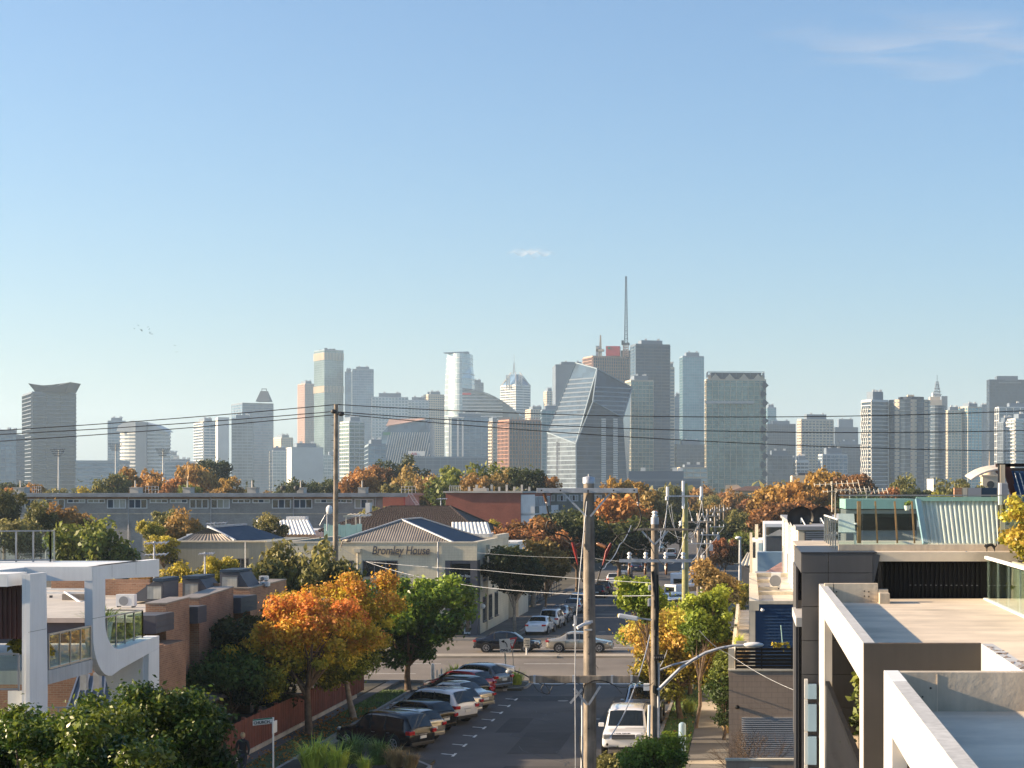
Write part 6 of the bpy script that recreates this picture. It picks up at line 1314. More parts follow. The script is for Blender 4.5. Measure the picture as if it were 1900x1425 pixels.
ar=[(1802,889),(1810,883.5),(1820,878),(1832,873.5),(1845,870.5),(1860,869)]
for i in range(5):a,b_=P(*ar[i],41.6),P(*ar[i+1],41.6);m.extr([a,b_,b_+Vector((0,1.2,.1)),a+Vector((0,1.2,.1))],(0,0,-.02))
m.build('sheet','roof_pale',t);m=MB();m.tube([P(x_,y_+2,41.6)for x_,y_ in ar],.02,6);m.tube([P(1842,873,41.6),P(1850,880,41.6),P(1860,882,41.6)],.015,6);m.build('frame','grey_metal',t)
for i,(px,yb,yt,w_,L_)in enumerate([(1544,950,893,82,9),(1550,975,906,56,8),(1577,960,903,60,8),(1608,960,907,64,9)]):
 aerial(['highest long tv aerial in front of the orange trees','left lower tv aerial above the terrace glass','middle lower tv aerial above the terrace glass','right lower tv aerial above the terrace glass'][i],px,yb,yt,62,w_,L_,'cream_plain')
# --- white louvred house
t=Lh=thing('weatherboard_house','tall white weatherboard house with louvres and dishes on its roof','house',(4,85,0));D=70;lx=X(1481,D);zt=Zp(979,D)
MB().box(lx,8,D,104,0,zt-.1).build('wall','cream_plain',Lh);MB().box(lx-.1,8.1,D-.1,104.1,zt-.1,zt+.05).build('roof','roof_grey',Lh)
m=MB();z=4.5
while z<zt-.2:m.box(lx-.045,lx-.001,D+2.2,80.4,z,z+.13);m.box(lx-.05,lx-.001,83.4,93.6,z,z+.13);z+=.2
m.build('weatherboards','white_clean',Lh,kind='stuff')
for y0 in(80.6,83.0,93.8):MB().box(lx-.12,lx-.001,y0,y0+.3,0,zt-.11).build('corner_board','white_clean',Lh)
for a,b_ in((75,76),(86,88),(97,100)):MB().box(lx-.06,lx-.051,a,b_,6.6,8.4).build('window','glass_dark',Lh)
MB().box(lx+.25,4.6,D-.06,D-.002,Zp(1012,D),Zp(986,D)).build('louvre_backing','slate',Lh);lm=MB().box(0,2.2,-.05,0,0,.05).mesh('louvre','grey_metal')
for k in range(7):inst('louvre',lm,Lh,(lx+.3,D-.062,Zp(1011-3.6*k,D)))
for i,(px,D_)in enumerate(((1481,80),(1487,74),(1523,76))):
 r=.5;c=P(px,961,D_);t=thing('satellite_dish',['rear black satellite dish on the weatherboard house roof','front black satellite dish on the weatherboard house roof','right black satellite dish beside the terrace glass'][i],'satellite dish',(c.x,c.y,zt));m=MB()
 m.tube([(c.x,c.y+.15,zt),(c.x,c.y,c.z)],.05,6);m.tube([(c.x,c.y,c.z),(c.x+.15,c.y-.6,c.z-.3)],.03,5);m.build('mount','white',t)
 m=MB();n=18;V=[(c.x,c.y+.12,c.z)]+[(c.x+r*math.cos(a)*1.02,c.y-.05,c.z+r*math.sin(a))for a in[2*math.pi*k/n for k in range(n)]];V+=[(x_,y_-.03,z_)for x_,y_,z_ in V[1:]];m.add(V,[(0,1+(k+1)%n,1+k)for k in range(n)]+[(1+k,1+(k+1)%n,1+n+(k+1)%n,1+n+k)for k in range(n)],True);m.build('dish','plastic_black',t)
MB().box(X(1503,77),X(1507,77),77,77.2,zt,Zp(950,77)).build('roof_post','white',Lh)
# --- blue weatherboard house
t=Bb=thing('weatherboard_house','navy blue weatherboard house with a cream parapet and skylights','house',(2,76,0));D=66;zr=Zp(1115,D);bx=.05
MB().box(bx,1.9,D+.02,88.6,0,zr-.35).build('wall','cream_plain',Bb)
m=MB();z=4.0
while z<zr-.14:m.add([(bx+.18,D+.02,z+.14),(1.9,D+.02,z+.14),(1.9,D-.03,z),(bx+.18,D-.03,z),(1.9,D+.02,z),(bx+.18,D+.02,z)],[(3,2,1,0),(5,4,2,3)]);z+=.12
m.build('weatherboards','navy',Bb,kind='stuff')
MB().box(bx-.04,bx+.18,D-.05,D+.15,0,zr-.02).build('corner_board','cream_plain',Bb)
MB().box(bx-.05,bx+.32,D-.06,88.7,zr-.36,zr).build('parapet','cream_plain',Bb);MB().box(bx+.321,1.95,D-.06,D+.12,zr-.12,zr).build('parapet','cream_plain',Bb);MB().box(bx+.321,1.95,88.4,88.7,zr-.36,zr).build('parapet','cream_plain',Bb)
MB().box(bx+.322,1.95,D+.13,88.39,zr-.34,zr-.2).build('roof','roof_pale',Bb)
MB().box(bx+.322,1.9,73.2,73.5,zr-.2,zr-.06).build('roof_step','cream_plain',Bb)
for y_ in(76.5,83):m=MB();m.box(bx+.33,bx+1.2,y_,y_+.9,zr-.2,zr-.05);m.build('skylight','cream_plain',Bb);MB().box(bx+.36,bx+.85,y_+.1,y_+.8,zr-.05,zr-.04).build('skylight_glass','corr_brown',Bb)
m=MB();m.ball(P(1415,1132,D-.1),.07,8,(1.2,1,.8));m.bar(P(1412,1128,D-.02),P(1414,1131,D-.1),.03);m.build('flood_light','white',Bb)
acunit('cream outdoor air conditioner on the navy house roof',1440,1063,1093,17,77,.4)
# deck and black slat screen on the taupe garage
t=Tg=thing('garage','taupe block garage with a pale roller door and a roof terrace','garage',(.6,62,0));D=62;gx=-.72;zt=Zp(1242,D)
MB().box(gx,1.9,D,D+.25,0,zt-.06).build('front_wall','taupe',Tg);MB().box(gx,gx+.2,D+.251,100,0,4.9).build('side_wall','cream_plain',Tg);MB().box(gx-.03,1.9,D-.03,D+.27,zt-.06,zt).build('coping','cream_plain',Tg)  # side in cream, front in taupe: the side's sunlight is in its colour
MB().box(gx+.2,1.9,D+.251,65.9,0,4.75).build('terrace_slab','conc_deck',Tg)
MB().box(gx+.2,.0,65.95,100,3.6,4.7).build('terrace_slab','conc',Tg)
for k in range(13):MB().box(gx+.2,.0,67+k*2.5,69.2+k*2.5,4.701,4.76).build('deck_board','roof_pale',Tg)
MB().box(gx-.02,gx+.2,62.3,62.6,4.9,5.9).build('end_post','cream_plain',Tg);MB().box(gx,gx+.15,66,100,4.901,5.05).build('upstand','cream_plain',Tg)
MB().box(gx+.2,-.1,70,70.1,4.77,5.5).build('planter_wall','cream_plain',Tg)
x0,x1=X(1376,D),1.9;zd0,zd1=0,Zp(1334,D)
m=MB();z=.05
while z<zd1:m.tube([(x0,D-.02,z+.035),(x1,D-.02,z+.035)],.04,6,cap=False);z+=.075
m.build('roller_door','roof_grey',Tg);MB().box(x0-.02,x1,D-.05,D-.002,zd1+.01,zd1+.06).build('lintel','corr_brown',Tg)
m=MB();m.ball(P(1368,1312,D-.08),.09,8,(1,1,.8));m.bar(P(1366,1313,D-.01),P(1366,1313,D-.1),.04);m.build('wall_light','black_metal',Tg)
MB().box(-.75,1.9,57,57.2,0,2.72).build('forecourt_wall','taupe',Tg);MB().box(-.78,1.9,56.97,57.23,2.72,2.78).build('coping','cream_plain',Tg);MB().box(.0,.6,56.9,56.99,1.6,2.5).build('letterbox_panel','sign_white',Tg)
sc_=thing('slat_screen','black horizontal slat screen on top of the taupe garage','screen',(.6,D,zt));sl=MB().box(X(1364,D),1.8,D+.04,D+.065,0,.1).mesh('slat','black_metal')
for k in range(6):inst('slat',sl,sc_,Vector((0,0,zt+.02+k*.127))+Vector((0,0,0)))
for o in sc_.children:o.location=Vector((0,0,0))+o.location
for px in(1364,1412,1468):MB().box(X(px,D),X(px,D)+.05,D+.07,D+.12,zt,zt+.78).build('post','black_metal',sc_)
t=thing('vine','thin vine with yellow leaves climbing a stake before the navy wall','plant',P(1452,1240,64));MB().tube([P(1453,1205,64),P(1449,1160,64)],.02,5).build('stake','turq',t)
o=ob('leaves',leaf_mesh('leaves',[(random.uniform(-.4,.25),0,.75+random.uniform(-.1,.16),.05)for _ in range(16)],12,.06,PAL['yell'],2),t)
t=thing('potted_plant','spiky plant in a white pot on the garage terrace','potted plant',(-.42,71,4.76));MB().tube([(-.42,71,4.76),(-.42,71,5.2)],[.13,.18],10).build('pot','white',t);o=ob('leaves',tm_[0],t);o.location=(0,0,.4);o.scale=(.5,.5,.6)
t=thing('potted_plant','terracotta pot on the garage terrace before the navy house','potted plant',(-.2,68.5,4.76));MB().tube([(-.2,68.5,4.76),(-.2,68.5,4.95)],[.1,.15],10).build('pot','terracotta',t)
# --- modern house beyond the junction
t=thing('modern_house','white framed modern house with a dark panel and pale blue wall beyond the junction','house',(1.5,142,0));D=142
MB().box(X(1418,D),9,D,D+14,0,Zp(972,D)).build('wall','white_clean',t);MB().box(X(1421.5,D),X(1470,D),D-.05,D-.002,Zp(1024,D),Zp(995,D)).build('dark_panel','panel_grey',t);MB().box(X(1421.5,D),X(1470,D),D-.05,D-.002,Zp(993,D),Zp(978,D)).build('window','glass_dark',t)
MB().box(X(1405,D),X(1470,D),D-3,D-.4,0,Zp(1025,D-3)).build('lower_wall','blue_pale',t);MB().extr([P(1423,994,D-.1),P(1447,982,D-.1),P(1470,994,D-.1)],(0,.04,0)).build('blind','roof_pale',t)
t=thing('terrace_house','narrow white house front with tall chimneys left of the modern house','house',(.3,150,0));D=150
MB().box(X(1392,D),X(1417,D),D,D+8,0,Zp(1002,D)).build('wall','white_clean',t);MB().box(X(1391,D),X(1396,D),D-.3,D-.05,0,Zp(988,D)).build('party_wall','cream_plain',t);MB().box(X(1401,D),X(1407,D),D+2,D+3,0,Zp(974,D)).build('chimney','cream_plain',t);MB().box(X(1397,D),X(1402,D),D-.05,D-.003,Zp(1035,D),Zp(1006,D)).build('window','glass_dark',t);MB().box(X(1408,D),X(1416,D),D-.05,D-.003,Zp(1022,D),Zp(1008,D)).build('window','blue_pale',t)
t=thing('terrace_house','pink tiled roof peeping between the navy house and the weatherboard house','house',(1,112,0));D=112;m=MB();m.extr([P(1421,1061,D),P(1450,1061,D),P(1450,1043,D+4)],(0,.3,0));m.face(P(1421,1061,D-.1),P(1460,1061,D-.1),P(1460,1038,D+4));m.build('roof','tile_pink',t);MB().box(X(1402,D),3,D+5,D+8,0,6).build('wall','roof_grey',t)
t=thing('verandah_house','cream slatted verandah roof beyond the slim street lamp','house',(-.5,178,0));D=178;m=MB();corrugated(m,P(1372,1050,D),P(1396,1050,D),P(1396,1026,D+6),P(1386,1026,D+6),.6,.1);m.build('roof','cream_plain',t);MB().box(X(1375,D),X(1398,D),D+.5,D+6,0,Zp(1050,D)).build('wall','corr_brown',t)

# ================================================================ power poles and wires
def wire(label,pts,r,sag,m='sign_black',n=14,cat='wire',group=None,parent=None,name='power_wire'):
 pts=[Vector(p)for p in pts];out=[]
 for a,b in zip(pts,pts[1:]):
  for i in range(n):f=i/n;out.append(a.lerp(b,f)-Vector((0,0,sag*4*f*(1-f))))
 out.append(pts[-1]);mb=MB().tube(out,r,5)
 return mb.build(name,m,parent)if parent is not None else mb.build(name,m,label=label,cat=cat,group=group,at=out[0])
def insul(mb,c,r=.06,h=.14,n=3):
 c=Vector(c)
 for k in range(n):z=c.z+h*k/n;mb.tube([(c.x,c.y,z),(c.x,c.y,z+h/n*.5),(c.x,c.y,z+h/n)],[r*.5,r,r*.45],10)
# --- big near pole
D=46;px=X(1093,D);T1=thing('power_pole','big weathered wooden power pole in the centre with a steel crossarm on top','power pole',(px,D,0));zt=Zp(888,D)
r0=.165;m=MB();m.tube([(px+.03,D,-.1),(px+.02,D,6),(px-.01,D,zt)],[.18,.168,.138],20);m.build('pole','timber_pole',T1)
m=MB();m.tube([(px-.01,D,zt-.13),(px-.01,D,zt+.03),(px-.01,D,zt+.06)],[.158,.158,.05],16);m.tube([(px-.01,D,zt+.05),(px-.01,D,zt+.12)],.02,6);m.build('pole_cap','galv',T1)
zc=Zp(910,D);xa,xb=X(998,D),X(1184,D)
m=MB();m.box(xa,xb,D-.26,D-.17,zc-.065,zc+.06);m.build('crossarm','galv',T1,bevel=.006)
m=MB();zb_=Zp(958,D);m.bar((X(1046,D),D-.2,zc-.06),(px-.05,D-.2,zb_),.05,.012,(0,1,0));m.bar((X(1134,D),D-.2,zc-.06),(px+.05,D-.2,zb_),.05,.012,(0,1,0));m.build('arm_brace','galv',T1)
m=MB()
for x_,z_ in((px,zc),(X(1042,D),zc),(X(1140,D),zc),(X(1007,D),zc),(X(1178,D),zc),(px,zt-.35)):m.tube([(x_,D-.265,z_),(x_,D-.29,z_)],.022,8)
for z_ in(Zp(1023,D),Zp(1112,D),Zp(1131,D),Zp(1181,D),Zp(1212,D),Zp(1350,D)):m.tube([(px+.01,D-.17,z_),(px+.01,D-.2,z_)],.02,8)
m.build('bolt','dark_metal',T1)
for xs_,xe in((1009,1015),(1182,1184)):
 a,b=P(xs_,914,D-.2),P(xe,933,D-.2);m=MB();n=7;m.tube([a.lerp(b,k/(2*n))for k in range(2*n+1)],[.03 if k%2 else .055 for k in range(2*n+1)],12);m.build('insulator','porcelain',T1)
 m=MB();m.ball(b,.045,8);m.tube([b,b-Vector((0,0,.08))],.02,6);m.build('clamp','galv',T1)
def cable(name,pts,r,m_='sign_black',parent=T1,n=6,sm=5):
 P_=[Vector(p)for p in pts];out=[]
 for i in range(len(P_)-1):
  p0,p1,p2,p3=P_[max(i-1,0)],P_[i],P_[i+1],P_[min(i+2,len(P_)-1)]
  for k in range(sm):t_=k/sm;out.append(.5*((2*p1)+(p2-p0)*t_+(2*p0-5*p1+4*p2-p3)*t_**2+(3*p1-p0-3*p2+p3)*t_**3))
 out.append(P_[-1]);return MB().tube(out,r,n).build(name,m_,parent)
q=lambda L_,d=-.2:[P(a,b,D+d)for a,b in L_]
cable('cable',q([(1014,935),(1017,950),(1024,966),(1016,968),(1014,980),(1022,988),(1036,991),(1050,996),(1060,1006)]),.022)
cable('cable',q([(1183,938),(1188,950),(1189,964),(1184,978),(1176,987),(1160,990),(1148,994),(1138,1006)]),.022)
for pts_,pl in(([(1062,1006),(1067,1022),(1072,1048)],0),([(1134,1008),(1126,1024),(1118,1049)],1)):
 m=MB();m.tube(q(pts_,-.26),[.035,.05,.012],10);a=P(pts_[1][0],1016,D-.26);c=P(px*F/D+CX+(-14 if not pl else 14),1008,D-.1);m.build('red_cable_boot','red_cable',T1)
 m=MB();m.tube([a.lerp(c,k/6)for k in range(7)],[.035,.06,.04,.06,.04,.055,.03],10);m.build('insulator','porcelain',T1)
cable('cable',q([(1072,1046),(1076,1060),(1081,1080)]),.02);cable('cable',q([(1118,1048),(1113,1062),(1108,1080)]),.02)
cable('conduit',q([(1080,1290),(1080.5,1350),(1079,1440)],-.2),.03,'white_ceramic');cable('cable',q([(1087,1262),(1083,1280),(1081,1294)],-.22),.018)
cable('cable',q([(1076,1365),(1078,1400),(1085,1440)],-.24),.014)
cable('guy_wire',q([(1089,930),(1082,1000),(1074,1090),(1069,1160)],-.35),.014,'galv',sm=2);cable('guy_wire',q([(1068,1180),(1067,1250),(1067.5,1340),(1068,1440)],-.35),.014,'galv',sm=2)
m=MB();m.bar(P(1066,1142,D-.35),P(1067,1190,D-.35),.045);m.ball(P(1065.5,1160,D-.35),.04,8);m.build('guy_insulator','white_ceramic',T1)
m=MB();m.tube([P(1095,1156,D-.2),P(1082,1159,D-.4),P(1071,1165,D-.5)],.045,10);m.build('lamp_head','white_ceramic',T1);m=MB();m.box(px-.1,px+.12,D-.22,D-.17,Zp(1155,D),Zp(1150,D));m.box(px-.1,px+.1,D-.22,D-.17,Zp(1169,D),Zp(1166,D));m.build('bracket','galv',T1)
# lower timber crossarm
zc2=Zp(1259,D);m=MB();m.box(X(984,D),X(1186,D),D-.29,D-.18,zc2-.09,zc2+.1);m.build('lower_crossarm','timber_pole',T1,bevel=.01)
m=MB();m.bar(P(1065,1277,D-.25),P(1090,1308,D-.25),.06,.015,(0,1,0));m.bar(P(1114,1273,D-.25),P(1092,1308,D-.25),.06,.015,(0,1,0));m.bar(P(1058,1305,D-.27),P(1080,1279,D-.27),.06,.015,(0,1,0));m.build('arm_brace','galv',T1)
for a in(992,1064,1135,1171):MB().box(X(a,D),X(a+4,D),D-.3,D-.17,zc2-.1,zc2+.11).build('strap','galv',T1)
for L_ in([(988,1267),(1000,1283),(1020,1287),(1012,1270)],[(1000,1268),(1030,1272),(1064,1266),(1084,1272),(1094,1265)],[(1094,1266),(1106,1262),(1122,1264),(1146,1274),(1162,1275),(1172,1266)],[(1124,1264),(1140,1272),(1154,1287)],[(1172,1264),(1190,1272),(1205,1272),(1212,1266)],[(1010,1268),(1004,1280),(1016,1288),(1026,1272)],[(1171,1267),(1176,1278),(1180,1286)]):cable('loose_cable',q(L_,-.3),.009)
# street lamp on the left end of the lower arm
Ls=thing('street_lamp','flat grey street lamp head reaching left from the lower crossarm','street lamp',P(984,1256,D-.2))
m=MB();m.tube([P(984,1258,D-.2),P(968,1249,D-.3),P(950,1243,D-.3)],.018,6);m.build('arm','dark_metal',Ls)
m=MB();a,b=P(916,1231,D-.3),P(955,1240,D-.3);d=(b-a);s=Vector((0,.14,0));u=Vector((0,0,.035));m.add([a-s*.4,a+s*.4,b+s,b-s,a.lerp(b,.4)+s+u,a.lerp(b,.4)-s+u,b+s*.9+u*1.2,b-s*.9+u*1.2,b-u*2.6-s*.5,b-u*2.6+s*.5,a.lerp(b,.55)-u*1.6],[(0,5,4,1),(5,7,6,4),(0,3,7,5),(1,4,6,2),(3,2,6,7),(0,1,10),(1,2,9,10),(3,0,10,8),(8,10,9),(3,8,9,2)]);m.build('lamp_head','galv',Ls)
m=MB();m.ball(P(945,1246,D-.3),.08,10,(1.3,1,.8));m.build('diffuser','lens_clear',Ls)
# --- wooden lamp pole at the right kerb
D=60.5;px=X(1215,D);T2=thing('power_pole','wooden power pole at the right kerb carrying transformers boxes and a curved lamp arm','power pole',(px,D,0));zt=Zp(962,D)
MB().tube([(px,D,0),(px,D,zt)],[.16,.125],14).build('pole','timber_pole',T2);m=MB();m.tube([(px,D,zt-.2),(px,D,zt+.04)],.14,12);m.build('pole_cap','galv',T2);m=MB();insul(m,(px,D,zt+.04),.12,.22,2);m.build('insulator','white_ceramic',T2)
MB().box(X(1176,D),X(1276,D),D-.3,D-.19,Zp(984,D),Zp(980,D)).build('crossarm','timber_pole',T2);m=MB();m.bar((X(1240,D),D-.25,Zp(985,D)),(px,D-.25,Zp(1010,D)),.06,.02,(0,1,0));m.bar((X(1192,D),D-.25,Zp(985,D)),(px,D-.25,Zp(1010,D)),.06,.02,(0,1,0));m.build('arm_brace','galv',T2)
za=Zp(1040,D);MB().box(X(1150,D),X(1285,D),D-.3,D-.2,za-.05,za+.05).build('lower_crossarm','galv',T2)
for a in(1169,1199,1236,1268):m=MB();insul(m,(X(a,D),D-.25,za+.06),.09,.24,2);m.tube([(X(a,D),D-.25,za-.3),(X(a,D),D-.25,za)],.05,6);m.build('insulator','white_ceramic',T2)
for a in(1168,1198,1237):m=MB();m.tube([P(a,1045,D-.35),P(a,1053,D-.35),P(a-1,1056,D-.35),P(a-1,1066,D-.35)],[.05,.03,.05,.04],8);m.build('fuse','porcelain',T2)
c=P(1176,1002,D);
for(x_,y_,w_,h_)in((1204,1085,5,10),(1203,1110,6,14)):MB().box(X(x_,D),X(x_+w_,D),D-.35,D-.15,Zp(y_+h_,D),Zp(y_,D)).build('junction_box','galv',T2,bevel=.02)
cable('cable',[P(1211,1060,D-.25),P(1214,1090,D-.27),P(1217,1130,D-.27),P(1216,1200,D-.25),P(1218,1290,D-.22)],.06,parent=T2);cable('cable',[P(1220,1066,D-.2),P(1221,1130,D-.24),P(1219,1180,D-.24)],.04,parent=T2)
cable('conduit',[P(1222,1230,D-.2),P(1222,1300,D-.2),P(1222,1368,D-.2)],.05,'galv',parent=T2);cable('conduit',[P(1205,1308,D-.2),P(1204,1340,D-.2),P(1204,1366,D-.2)],.06,'white',parent=T2)
m=MB();m.box(X(1215,D),X(1233,D),D-.35,D-.25,Zp(1224,D),Zp(1213,D));
for k in range(5):m.ball(P(1216+3.5*k,1221,D-.38),.06,6)
m.build('cable_joint','plastic_black',T2)
MB().box(X(1195,D),X(1206,D),D-.4,D-.15,Zp(1279,D),Zp(1267,D)).build('meter_box','white',T2)
for a,b in((1195,1220),(1209,1222)):pass
Ls=thing('street_lamp','long curved grey lamp arm reaching right over the footpath to a white lamp','street lamp',P(1222,1282,D-.3));arc=[(1221,1281),(1240,1262),(1262,1240),(1285,1225),(1310,1211),(1335,1203),(1360,1198),(1388,1197)]
MB().tube([P(a,b,D-.3)for a,b in arc],[.07,.065,.06,.06,.055,.05,.045,.045],8).build('arm','galv',Ls);MB().tube([P(1225,1243,D-.3),P(1250,1233,D-.3),P(1285,1225,D-.3)],.04,6).build('brace','galv',Ls)
m=MB();m.ball(P(1398,1196.5,D-.3),.14,12,(2.6,1,.7));m.build('lamp_head','white',Ls)
Ls=thing('street_lamp','white tube shaped lamp reaching left from the wooden lamp pole','street lamp',P(1206,1150,D-.3));m=MB();m.bar(P(1209,1150,D-.3),P(1184,1147,D-.3),.05);m.build('arm','galv',Ls);a,b=P(1184,1148.5,D-.35),P(1147,1142,D-.35);m=MB();m.bar(a,b,.2,.16);m.build('lamp_head','white',Ls,bevel=.04)
# --- greenish pole beyond the junction
D=139;px=X(1271.5,D);T3=thing('power_pole','yellowish green wooden power pole beyond the junction','power pole',(px,D,0));zt=Zp(897,D)
MB().tube([(px,D,0),(px,D,zt)],[.3,.2],12).build('pole','timber_green',T3);MB().tube([(px-.15,D-.2,zt-2),(px-.15,D-.2,zt+.2)],.12,8).build('pole_extension','white_ceramic',T3)
MB().box(X(1236,D),X(1306,D),D-.35,D-.2,Zp(922,D),Zp(919,D)).build('crossarm','galv',T3)
for a in(1238.5,1301.5):m=MB();m.tube([P(a,924,D-.3),P(a,903,D-.3)],.12,8);m.build('insulator','white_ceramic',T3);m=MB();m.tube([P(a-1,921,D-.35),P(a-1,928,D-.35)],.14,8);m.build('clamp','galv',T3)
MB().box(X(1232,D),X(1306,D),D-.35,D-.2,Zp(984,D),Zp(981,D)).build('lower_crossarm','timber_pole',T3);m=MB();insul(m,P(1263,976,D-.3),.18,.4,2);m.build('insulator','white_ceramic',T3)
# --- far poles down the street
pp=MB();pp.tube([(0,0,0),(0,0,11)],[.2,.15],10);pm_=pp.mesh('pole','timber_pole');ca=MB().box(-1.3,1.3,-.25,-.15,10.1,10.25).mesh('crossarm','timber_pole');ca2=MB().box(-1.2,1.2,-.25,-.15,8.1,8.2).mesh('crossarm','galv')
mi=MB();[insul(mi,(x_,-.2,z_),.09,.25,2)for x_ in(-1.15,-.6,.6,1.15)for z_ in(8.2,10.26)];im=mi.mesh('insulators','white_ceramic')
mi2=MB();mi2.box(.2,.6,-.5,-.2,6.4,7.1);mi2.tube([(.2,-.25,7),(.6,-.3,7.4),(1.1,-.25,8)],.03,5);jm=mi2.mesh('junction_box','galv')
far=[(1296,952,164,'first grey pole behind the yellowish green pole'),(1303,1030,150,'short pale steel pole beside the white vans'),(1313,944,192,'second pole of the far pole cluster with crossarms'),(1327,938,234,'third slim pole of the far cluster'),(1336,936,268,'fourth slim pole of the far cluster'),(1343,936,306,'fifth and farthest slim pole of the far cluster')]
for i,(a,b,D,lab)in enumerate(far):
 z=Zp(b,D);t=thing('power_pole',lab,'power pole',(X(a,D),D,0),'power poles receding down the street');s=z/11
 for n_m in((('pole',pm_),('crossarm',ca),('crossarm',ca2),('insulators',im),('junction_box',jm))if i!=1 else(('pole',pp.mesh('pole','galv')),)):
  o=bpy.data.objects.new(n_m[0],n_m[1]);COL.objects.link(o);o.parent=t;o.scale=(1,1,s)if n_m[0]=='pole' else(1,1,1)
  if n_m[0]!='pole':o.location.z=z-11
# lone pole left
D=104;px=X(623.5,D);T4=thing('power_pole','lone tall dark wooden pole standing against the skyline at left','power pole',(px,D,0));zt=Zp(750,D)
MB().tube([(px-.05,D,0),(px,D,zt)],[.2,.12],12).build('pole','timber_pole',T4);m=MB();m.tube([P(616,762,D),P(620,764.5,D),P(626,767,D),P(636,768.5,D)],.07,6);m.build('crossarm','timber_pole',T4)
m=MB();m.ball(P(619,763.5,D-.2),.14,8,(1.3,1,1));m.ball(P(633,768,D-.2),.14,8,(1.5,1,1));m.build('insulator','plastic_black',T4)
m=MB()
for k in range(14):m.tube([(px-.28+.02*(k%2),D,10+k*.45),(px-.1,D,10+k*.45)],.015,4)
m.build('climbing_step','dark_metal',T4)
W4=104
for i,(l,a,b,mid_,r_)in enumerate([('top thin wire running left and right from the tip of the lone pole',(-60,802),(625,750.5),(1240,773),(1990,758)),('middle wire of the three crossing the skyline',(-60,809),(619,763.5),(1240,797.5),(1990,796)),('lowest wire of the three crossing the skyline',(-60,822),(633,768.5),(1240,815),(1990,838))]):
 pts=[];x0,y0=a;x1,y1=b
 for k in range(13):f_=k/12;pts.append(P(x0+(x1-x0)*f_,y0+(y1-y0)*f_+7*f_*(1-f_)*4*.5,W4))
 x2,y2=mid_;x3,y3=r_
# one catenary through the pole, the middle and the right end
 for k in range(1,25):
  x_=x1+(x3-x1)*k/24;L0=(x_-x2)*(x_-x3)/((x1-x2)*(x1-x3));L1=(x_-x1)*(x_-x3)/((x2-x1)*(x2-x3));L2=(x_-x1)*(x_-x2)/((x3-x1)*(x3-x2));pts.append(P(x_,y1*L0+y2*L1+y3*L2,W4))
 MB().tube(pts,.026,5).build('power_wire','sign_black',label=l,cat='wire',at=pts[0])
# service and street wires
def pw(label,pts,r=.014,sag=0,m='galv',n=10):return wire(label,[P(*p)for p in pts],r,sag,m,n)
pw('pale service wire sagging across the front of the lettered building to the lamp pole',[(632,1016,110),(680,1042,110),(900,1058,100),(1213,1082,60.3)],.010,.05)
pw('twisted pale cable crossing below the first one over the tall entrance',[(680,1042,110),(760,1066,106),(890,1089,98),(1060,1102,90),(1210,1105,60.3)],.014,.05)
pw('faint wire above the twisted cable passing the red leaved tree',[(880,1025,140),(1100,1035,110),(1213,1040,60.3)],.007,.1)
pw('black wire from the left end of the big crossarm down towards the lamp pole',[(1024,966,45.8),(1045,1000,50),(1062,1010,60)],.012,.02,'sign_black')
pw('black wire from behind the big pole sagging to the second pole arm',[(1106,930,46.2),(1140,990,51),(1175,1018,57),(1199,1016,60.2)],.013,.05,'sign_black')
pw('black wire from the right end of the big crossarm down to the lamp pole',[(1187,950,45.8),(1200,990,51),(1215,1030,57),(1236,1050,60.2)],.014,.05,'sign_black')
pw('grey wire from the lamp pole insulator sagging towards the big pole',[(1171,975,60.2),(1150,1010,56),(1126,1046,51),(1112,1052,46.2)],.013,.1)
pw('grey wire looping from the lamp pole top to the greenish pole arm',[(1217,960,60.3),(1226,985,100),(1238,928,139)],.018,1.2)
for i,(a,b,c,d)in enumerate([((1239,928),(1271,935),0,5.5),((1239,930),(1222,985),0,1.0),((1302,928),(1274,1000),0,1.2),((1302,926),(1310,965),0,.6),((1276,932),(1300,960),0,1.0),((1245,935),(1262,1000),0,.9),((1272,990),(1240,1045),0,.8),((1300,965),(1276,995),0,.5)]):
 pw(['deep loop of wire under the greenish pole top','wire dropping left from the left insulator of the greenish pole','wire dropping from the right insulator back to the greenish pole','short wire from the right insulator to the far pole cluster','wire sloping from the greenish pole shaft to the next pole','thin wire hanging inside the left loop of the greenish pole','wire descending left from the middle of the greenish pole','wire rising right from the middle of the greenish pole'][i],[(*a,138.7),(*b,138.5)],.022,d if i!=0 else 2.2)
pw('grey stay wire falling from the greenish pole to the white off roader side',[(1258,1125,100),(1240,1200,90),(1222,1240,60.3)],.02,.1)
pw('stay wire sloping down left from the lamp pole over the white off roader',[(1206,1178,60.2),(1190,1240,59),(1160,1320,57.5),(1130,1370,56)],.02,.05)
pw('service wire sloping down right from the lime tree to the taupe garage',[(1298,1170,60.2),(1350,1212,60),(1480,1283,58)],.008,.1,'galv')
pw('wire from the slim street lamp pole down to the terrace roofs',[(1330,1030,167),(1372,1046,166),(1430,1062,140)],.03,.3,'sign_black')
pw('wire from the big pole to the street lamp side passing before the give way sign',[(1092,1215,46),(1110,1240,50)],.008,0,'sign_black')
pw('long wire running from the lamp pole to the poles beyond the junction',[(1169,1036,60.3),(1236,981,138.7),(1296,975,163.8)],.018,.9)
pw('second long wire running from the lamp pole to the poles beyond the junction',[(1268,1036,60.3),(1306,981,138.7),(1313,960,191)],.018,.9)
pw('wire joining the pole cluster down the street',[(1296,960,164),(1313,952,192),(1327,944,234),(1343,940,306)],.03,.6)
